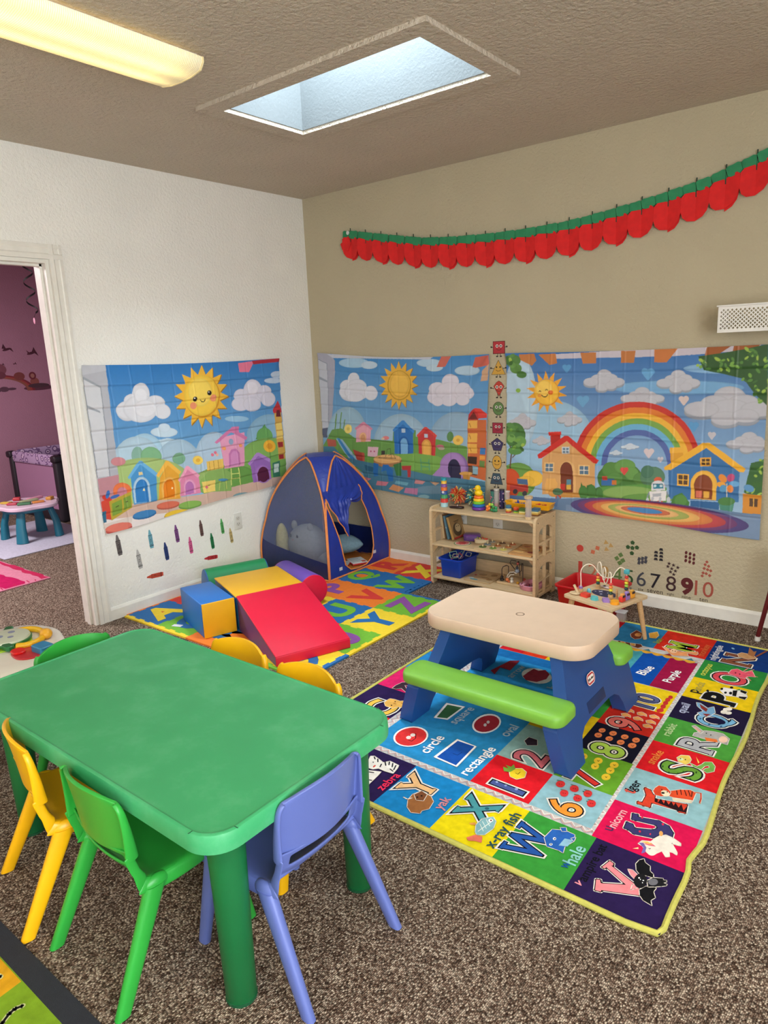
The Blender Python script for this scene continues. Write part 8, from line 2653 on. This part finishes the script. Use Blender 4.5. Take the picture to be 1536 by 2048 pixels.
pad('red_button', 'e01c1c', .105, .08, .065, .05, .024, .3925, .402, .3)
pad('green_panel', '98c030', -.05, .04, .20, .22, .09, .3862, .392)
MB().tube([(.03+.10*math.cos(q)-.07, .12+.075*math.sin(q), .398) for q in (R(-30+i*12) for i in range(21))], .013, 10).build('yellow_arch', plastic('ecb820', .3), t)
MB().ball((-.005, .20, .405), (.035, .026, .022)).build('yellow_knob', plastic('f0b030', .3), t)
b_ = MB(); b_.lathe([(.085, .4), (.088, .406), (.085, .414), (.06, .417), (.0001, .417)], (-.06, .06, 0), 30); b_.build('book_dial', plastic('c8d0b8', .3), t)
b_ = MB(); b_.lathe([(.088, .393), (.093, .396), (.093, .404), (.0885, .406)], (-.06, .06, 0), 30); b_.build('dial_rim', plastic('2c7438', .3), t)
for x, y, r_ in ((.045, .05, .4), (-.165, .075, -.3)): pad('dial_lever', '1f6c3c', x, y, .055, .035, .014, .393, .412, r_)
pr = MB()
for k, (dx, dy, rr_) in enumerate(((.0, -.03, .016), (.03, .01, .012), (-.03, .02, .014))): pr.lathe([(.0001, .4172), (rr_, .4172), (rr_, .4178), (.0001, .4178)], (-.06+dx, .06+dy, 0), 14)
pr.build('dial_print', paint('8890a8'), t)
pad('key_panel', '88b838', -.045, -.125, .27, .11, .045, .3862, .390)
for k, (c_, x) in enumerate((('d85c38', -.135), ('f0c020', -.075), ('f0c020', -.022), ('28a0c8', .037))): pad('piano_key', c_, x, -.125, .050, .085, .008, .3905, .396)
for x in (-.105, -.048, .008): pad('black_key', '181820', x, -.108, .022, .05, .008, .3965, .402)
MB().lathe([(.0001, .3862), (.012, .3862), (.011, .389), (.0001, .390)], (.125, -.055, 0), 14).build('screw_cover', plastic('b89c90'), t)

# ================================================================== RUG CORNER at the lower left
rr_ = thing('play_rug', 'play rug with dark border and yellow and green squares at the lower left corner', 'rug', (1.35, -4.16, 0))
P = rrect(2.65, 1.62, .10, 8)
MB().prism([(p[0], p[1]) for p in P], .001, .0095).build('border', cloth('20242e'), rr_, smooth=0)
a = Art(2e-5, .0096)
a.poly('7ca028', rrect(2.54, 1.51, .06, 8))
for k in range(3):
    for i, (xa, xb) in enumerate(((-1.26, -.57), (-.57, .11), (.11, .79), (.79, 1.26))):
        c_ = (('3c84b8', '84a42c', 'd8a020', '7ca028'), ('d8a020', 'c84870', '3c84b8', 'd8a020'), ('84a42c', 'd8a020', '84a42c', 'c84870'))[(2-k) % 3][i]
        ya = -.75+k*.5; yb = ya+.5 if k < 2 else .752
        sk = .025 if k == 2 and i in (2, 3) else 0
        a.poly(c_, [(xa+(sk if i == 3 else 0), ya), (xb+(sk if i == 2 else 0), ya), (xb, yb), (xa, yb)])
def mark(pts, w_):
    a.stroke('c8cc98', w_*1.9, pts); a.stroke('141414', w_, pts)
mark([(.862, .722), (.855, .707), (.857, .693), (.868, .672), (.89, .64), (.93, .615)], .007)
mark([(.69, .70), (.715, .722), (.733, .726)], .008)
a.build('printed_pile', printed('rug_pile', .95, .5, 900, 0, .16), rr_)

# ================================================================== NURSERY THINGS
t = thing('lavender_rug', 'pale lavender rug under the toy table in the pink room', 'rug', (-2.62, -1.15, 0))
MB().rbox((0, 0, .006), (1.22, .93, .010), .004).build('pile', cloth('b4b4c4'), t)
t = thing('striped_rug', 'pink rug with magenta stripes just inside the pink room', 'rug', (-1.86, -2.20, 0))
MB().rbox((0, 0, .005), (1.36, 1.09, .008), .003).build('pile', cloth('cc7c94'), t)
a = Art(2e-5, .0091); rn = random.Random(4)
for k, (y0, y1, c_) in enumerate(((.50, .54, 'b02850'), (.24, .38, 'b01854'), (.04, .14, 'cc8898'), (-.12, 0, 'a81850'), (-.40, -.26, 'b01854'))):
    n_ = 26; top = [(-.67+1.33*i/n_, y1+rn.uniform(-.012, .012)) for i in range(n_+1)]; bot = [(-.67+1.33*i/n_, y0+rn.uniform(-.012, .012)) for i in range(n_+1)]
    a.poly(c_, bot+top[::-1])
for i in range(22): a.stroke('b02850', .008, [(.60+.03*(i % 2), .5-i*.046), (.66, .49-i*.046)])
a.build('stripe_print', printed('rug_pile', .95, .5, 900, 0, .16), t)
# playpen
t = thing('playpen', 'black folding playpen with patterned padded rim and mesh sides in the pink room', 'playpen', (-3.37, -.30, 0))
MK = mat('black_nylon', '1c141c', .6, .1, 30)
def pat_mat():
    m = mat('patterned_quilt', '8c6c90', .75, .1, 10)
    nt = m.node_tree; b = nt.nodes['Principled BSDF']; tc = [n for n in nt.nodes if n.type == 'TEX_COORD'][0]
    v_ = nt.nodes.new('ShaderNodeTexVoronoi'); v_.inputs['Scale'].default_value = 16; nt.links.new(tc.outputs['Object'], v_.inputs['Vector'])
    rp = nt.nodes.new('ShaderNodeValToRGB'); cr = rp.color_ramp; cr.interpolation = 'CONSTANT'
    cr.elements[0].position = 0; cr.elements[0].color = lin('3c2448')+(1,); cr.elements[1].position = .14; cr.elements[1].color = lin('c8b0c8')+(1,)
    e = cr.elements.new(.3); e.color = lin('6c5078')+(1,); e = cr.elements.new(.5); e.color = lin('a890b0')+(1,)
    nt.links.new(v_.outputs['Distance'], rp.inputs[0]); nt.links.new(rp.outputs[0], b.inputs['Base Color'])
    return m
MQ = pat_mat()
def net_mat():
    m = bpy.data.materials.new('playpen_net'); m.use_nodes = True; nt = m.node_tree; nt.nodes.clear()
    o = nt.nodes.new('ShaderNodeOutputMaterial'); mx = nt.nodes.new('ShaderNodeMixShader'); a_ = nt.nodes.new('ShaderNodeBsdfTransparent'); d = nt.nodes.new('ShaderNodeBsdfDiffuse')
    d.inputs[0].default_value = lin('c090b0')+(1,); mx.inputs[0].default_value = .5
    nt.links.new(a_.outputs[0], mx.inputs[1]); nt.links.new(d.outputs[0], mx.inputs[2]); nt.links.new(mx.outputs[0], o.inputs[0]); return m
MN = net_mat()
L_, D_, H_ = .98, .72, .66
for sx in (-1, 1):
    for sy in (-1, 1): MB().rbox((sx*(L_/2-.03), sy*(D_/2-.03), H_/2-.01), (.075, .075, H_-.03), .02).build('corner_post', MK, t)
for sy in (-1, 1):
    MB().rbox((0, sy*(D_/2-.02), H_-.05), (L_-.15, .05, .115), .022).build('padded_rail', MQ, t); MB().rbox((0, sy*(D_/2-.02), .06), (L_-.15, .02, .12), .005).build('lower_band', MK, t)
    MB().box((0, sy*(D_/2-.02), .36), (L_-.15, .003, .49)).build('net_panel', MN, t)
for sx in (-1, 1):
    MB().rbox((sx*(L_/2-.02), 0, H_-.05), (.05, D_-.15, .115), .022).build('padded_rail', MQ if sx < 0 else MK, t)
    MB().box((sx*(L_/2-.02), 0, .33), (.006, D_-.15, .56)).build('end_panel', MK, t)
    for sy in (-1, 1): MB().rbox((sx*(L_/2-.02), sy*(D_/2-.02), H_-.03), (.09, .09, .07), .02).build('corner_cap', plastic('181018', .5), t)
MB().rbox((0, 0, .15), (L_-.1, D_-.1, .03), .01).build('mattress', MQ, t)
# teal toy table in the nursery
ncx, ncy = -2.545, -1.13
t = thing('toy_table', 'teal-legged white toy activity table on the lavender rug in the pink room', 'toy', (ncx, ncy, .0115), R(25))
MTE = plastic('12687c', .4)
for k in range(4):
    a_ = R(90*k+20); rx_, ry_ = .235*math.cos(a_), .235*math.sin(a_)
    MB().tube([(rx_*.78, ry_*.78, .27), (rx_*.95, ry_*.95, .14), (rx_, ry_, .001)], [.035, .042, .052], 14, flat=.7).build('leg', MTE, t)
MB().lathe([(.0001, .255), (.20, .255), (.215, .265), (.215, .285), (.0001, .286)], n=32).build('apron', MTE, t)
P = [(.265*(1+.07*math.cos(5*q))*math.cos(q), .265*(1+.07*math.cos(5*q))*math.sin(q)) for q in (2*PI*i/50 for i in range(50))]
MB().rings([[(p[0]*k, p[1]*k, z_) for p in P] for k, z_ in ((.95, .2865), (1, .295), (1, .312), (.96, .322), (.5, .323))]).build('top', plastic('d0b8c8', .35), t)
for k, (x, y, w_, h_, zz, c_) in enumerate(((-.15, -.08, .10, .05, .018, 'c0a040'), (-.05, -.12, .09, .06, .02, 'a83848'), (.06, -.11, .11, .06, .022, '3c6c48'), (.13, -.02, .10, .045, .018, 'c88040'), (.0, .02, .16, .05, .02, '98a078'), (-.02, .12, .16, .05, .022, 'c8889c'), (.14, .12, .07, .05, .028, 'c08838'), (-.16, .06, .06, .06, .03, 'b03038'))):
    MB().rbox((x, y, .323+zz/2), (w_, h_, zz), .008, R(k*17)).build('toy_button', plastic(c_, .35), t)
t = thing('toy_ride', 'teal and cream wheeled toy behind the toy table in the pink room', 'toy', (-3.02, -1.48, .012), R(20))
MB().rbox((0, 0, .24), (.22, .14, .16), .03).build('body', plastic('1c6c88', .4), t)
MB().tube([(.13, -.07, .33), (.13, .07, .33)], .05, 16).build('cream_wheel', plastic('d0b470', .4), t)
for sx in (-1, 1): MB().tube([(sx*.08, -.08, .07), (sx*.08, .08, .07)], .07, 18).build('wheel', plastic('2c6c70', .4), t)
MB().rbox((0, 0, .13), (.20, .10, .10), .02).build('chassis', plastic('302830', .4), t)
# swirl decoration hanging from the nursery ceiling
t = thing('hanging_swirl', 'black foil swirl decoration with a pink drop hanging in the pink room', 'decoration', (-1.6, -1.29, 0))
sw = MB(); rs_ = []
for k in range(70):
    q = k/69; z_ = 1.90+.58*q; a_ = q*PI*2*4.4; r_ = .036
    rs_.append([(r_*math.cos(a_), r_*math.sin(a_), z_-.007), (r_*math.cos(a_), r_*math.sin(a_), z_+.007), (r_*.97*math.cos(a_), r_*.97*math.sin(a_), z_+.007), (r_*.97*math.cos(a_), r_*.97*math.sin(a_), z_-.007)])
sw.rings(rs_).build('spiral', mat('black_foil', '10080c', .7), t)
MB().tube([(.0, 0, 2.47), (0, 0, ZC-.001)], .0012, 5).build('string', mat('black_foil', '10080c', .7), t)
MB().ball((.0, 0, 1.845), (.012, .006, .024)).build('drop', plastic('d898b0', .4), t); MB().tube([(0, 0, 1.868), (.03, 0, 1.895)], .0012, 5).build('string', mat('black_foil', '10080c', .7), t)
# wall decals in the nursery
def ndecal(name, a, y, z, label, cat='wall decal', group=None):
    o = a.build(name, M_DECAL); m = Matrix(((0, 0, 1, 0), (1, 0, 0, 0), (0, 1, 0, 0), (0, 0, 0, 1))); m.translation = Vector((-4.1988, y, z)); o.matrix_world = m
    tag(o, label, cat, group)
a = Art(3e-5)
a.ell('5c3040', (.10, -.115), (.17, .0), (0, .028)); a.ell('2c2030', (-.42, -.125), (.10, 0), (0, .03)); a.ell('282030', (-.62, -.13), (.1, 0), (0, .03))
n_ = 24
for r_, c_ in ((.36, '7c2430'), (.335, '9c3c38'), (.315, '8c5040')): a.poly(c_, [(-.36+r_*1.15*math.cos(q), -.14+r_*.52*math.sin(q)) for q in (PI*i/n_ for i in range(n_+1))]+[(-.36+(r_-.03)*1.15*math.cos(q), -.14+(r_-.03)*.52*math.sin(q)) for q in (PI*i/n_ for i in range(n_, -1, -1))])
for x, y, rx_, ry_, c_ in ((-.30, .10, .075, .06, '7c4450'), (-.30, .04, .06, .04, '6c3440'), (-.10, .02, .06, .045, '7c3c38'), (.06, -.045, .05, .045, '8c4c44'), (.045, .02, .04, .042, '6c2430'), (.045, .02, .022, .024, 'a06c60'), (-.28, -.11, .05, .028, '5c3848'), (-.20, -.11, .05, .014, '5c3848'), (-.56, .06, .05, .035, '54303c'), (-.52, .11, .035, .03, '5c3444'), (.10, -.09, .12, .025, '4c3038')): a.ell(c_, (x, y), (rx_, 0), (0, ry_))
ndecal('animal_decal', a, -.17, 1.40, 'rainbow bridge decal with small animals on the pink room wall')
def bird(s_, y, z, lb, f_=1):
    a = Art(3e-5); a.ell('4c1c2c', (0, 0), (.045*s_, .012*s_), (-.004*s_, .012*s_)); a.poly('4c1c2c', [(0, 0), (.03*f_*s_, .06*s_), (.05*f_*s_, .01*s_)]); a.poly('5c2434', [(-.01*s_, 0), (-.05*f_*s_, .03*s_), (-.03*s_, -.012*s_)]); a.poly('4c1c2c', [(.03*s_, 0), (.07*s_, -.03*s_), (.05*s_, .015*s_)])
    ndecal('bird_decal', a, y, z, lb, 'wall decal', 'bird decals on the pink wall')
bird(1, -.36, 1.71, 'larger dark bird decal high on the pink room wall, left one', -1); bird(1.1, -.10, 1.665, 'larger dark bird decal high on the pink room wall, right one')
for y, z in ((-.57, 1.60), (-.50, 1.565), (-.43, 1.55), (-.30, 1.555), (-.55, 1.50)): bird(.35, y, z, 'tiny dark butterfly decal above the rainbow bridge decal')
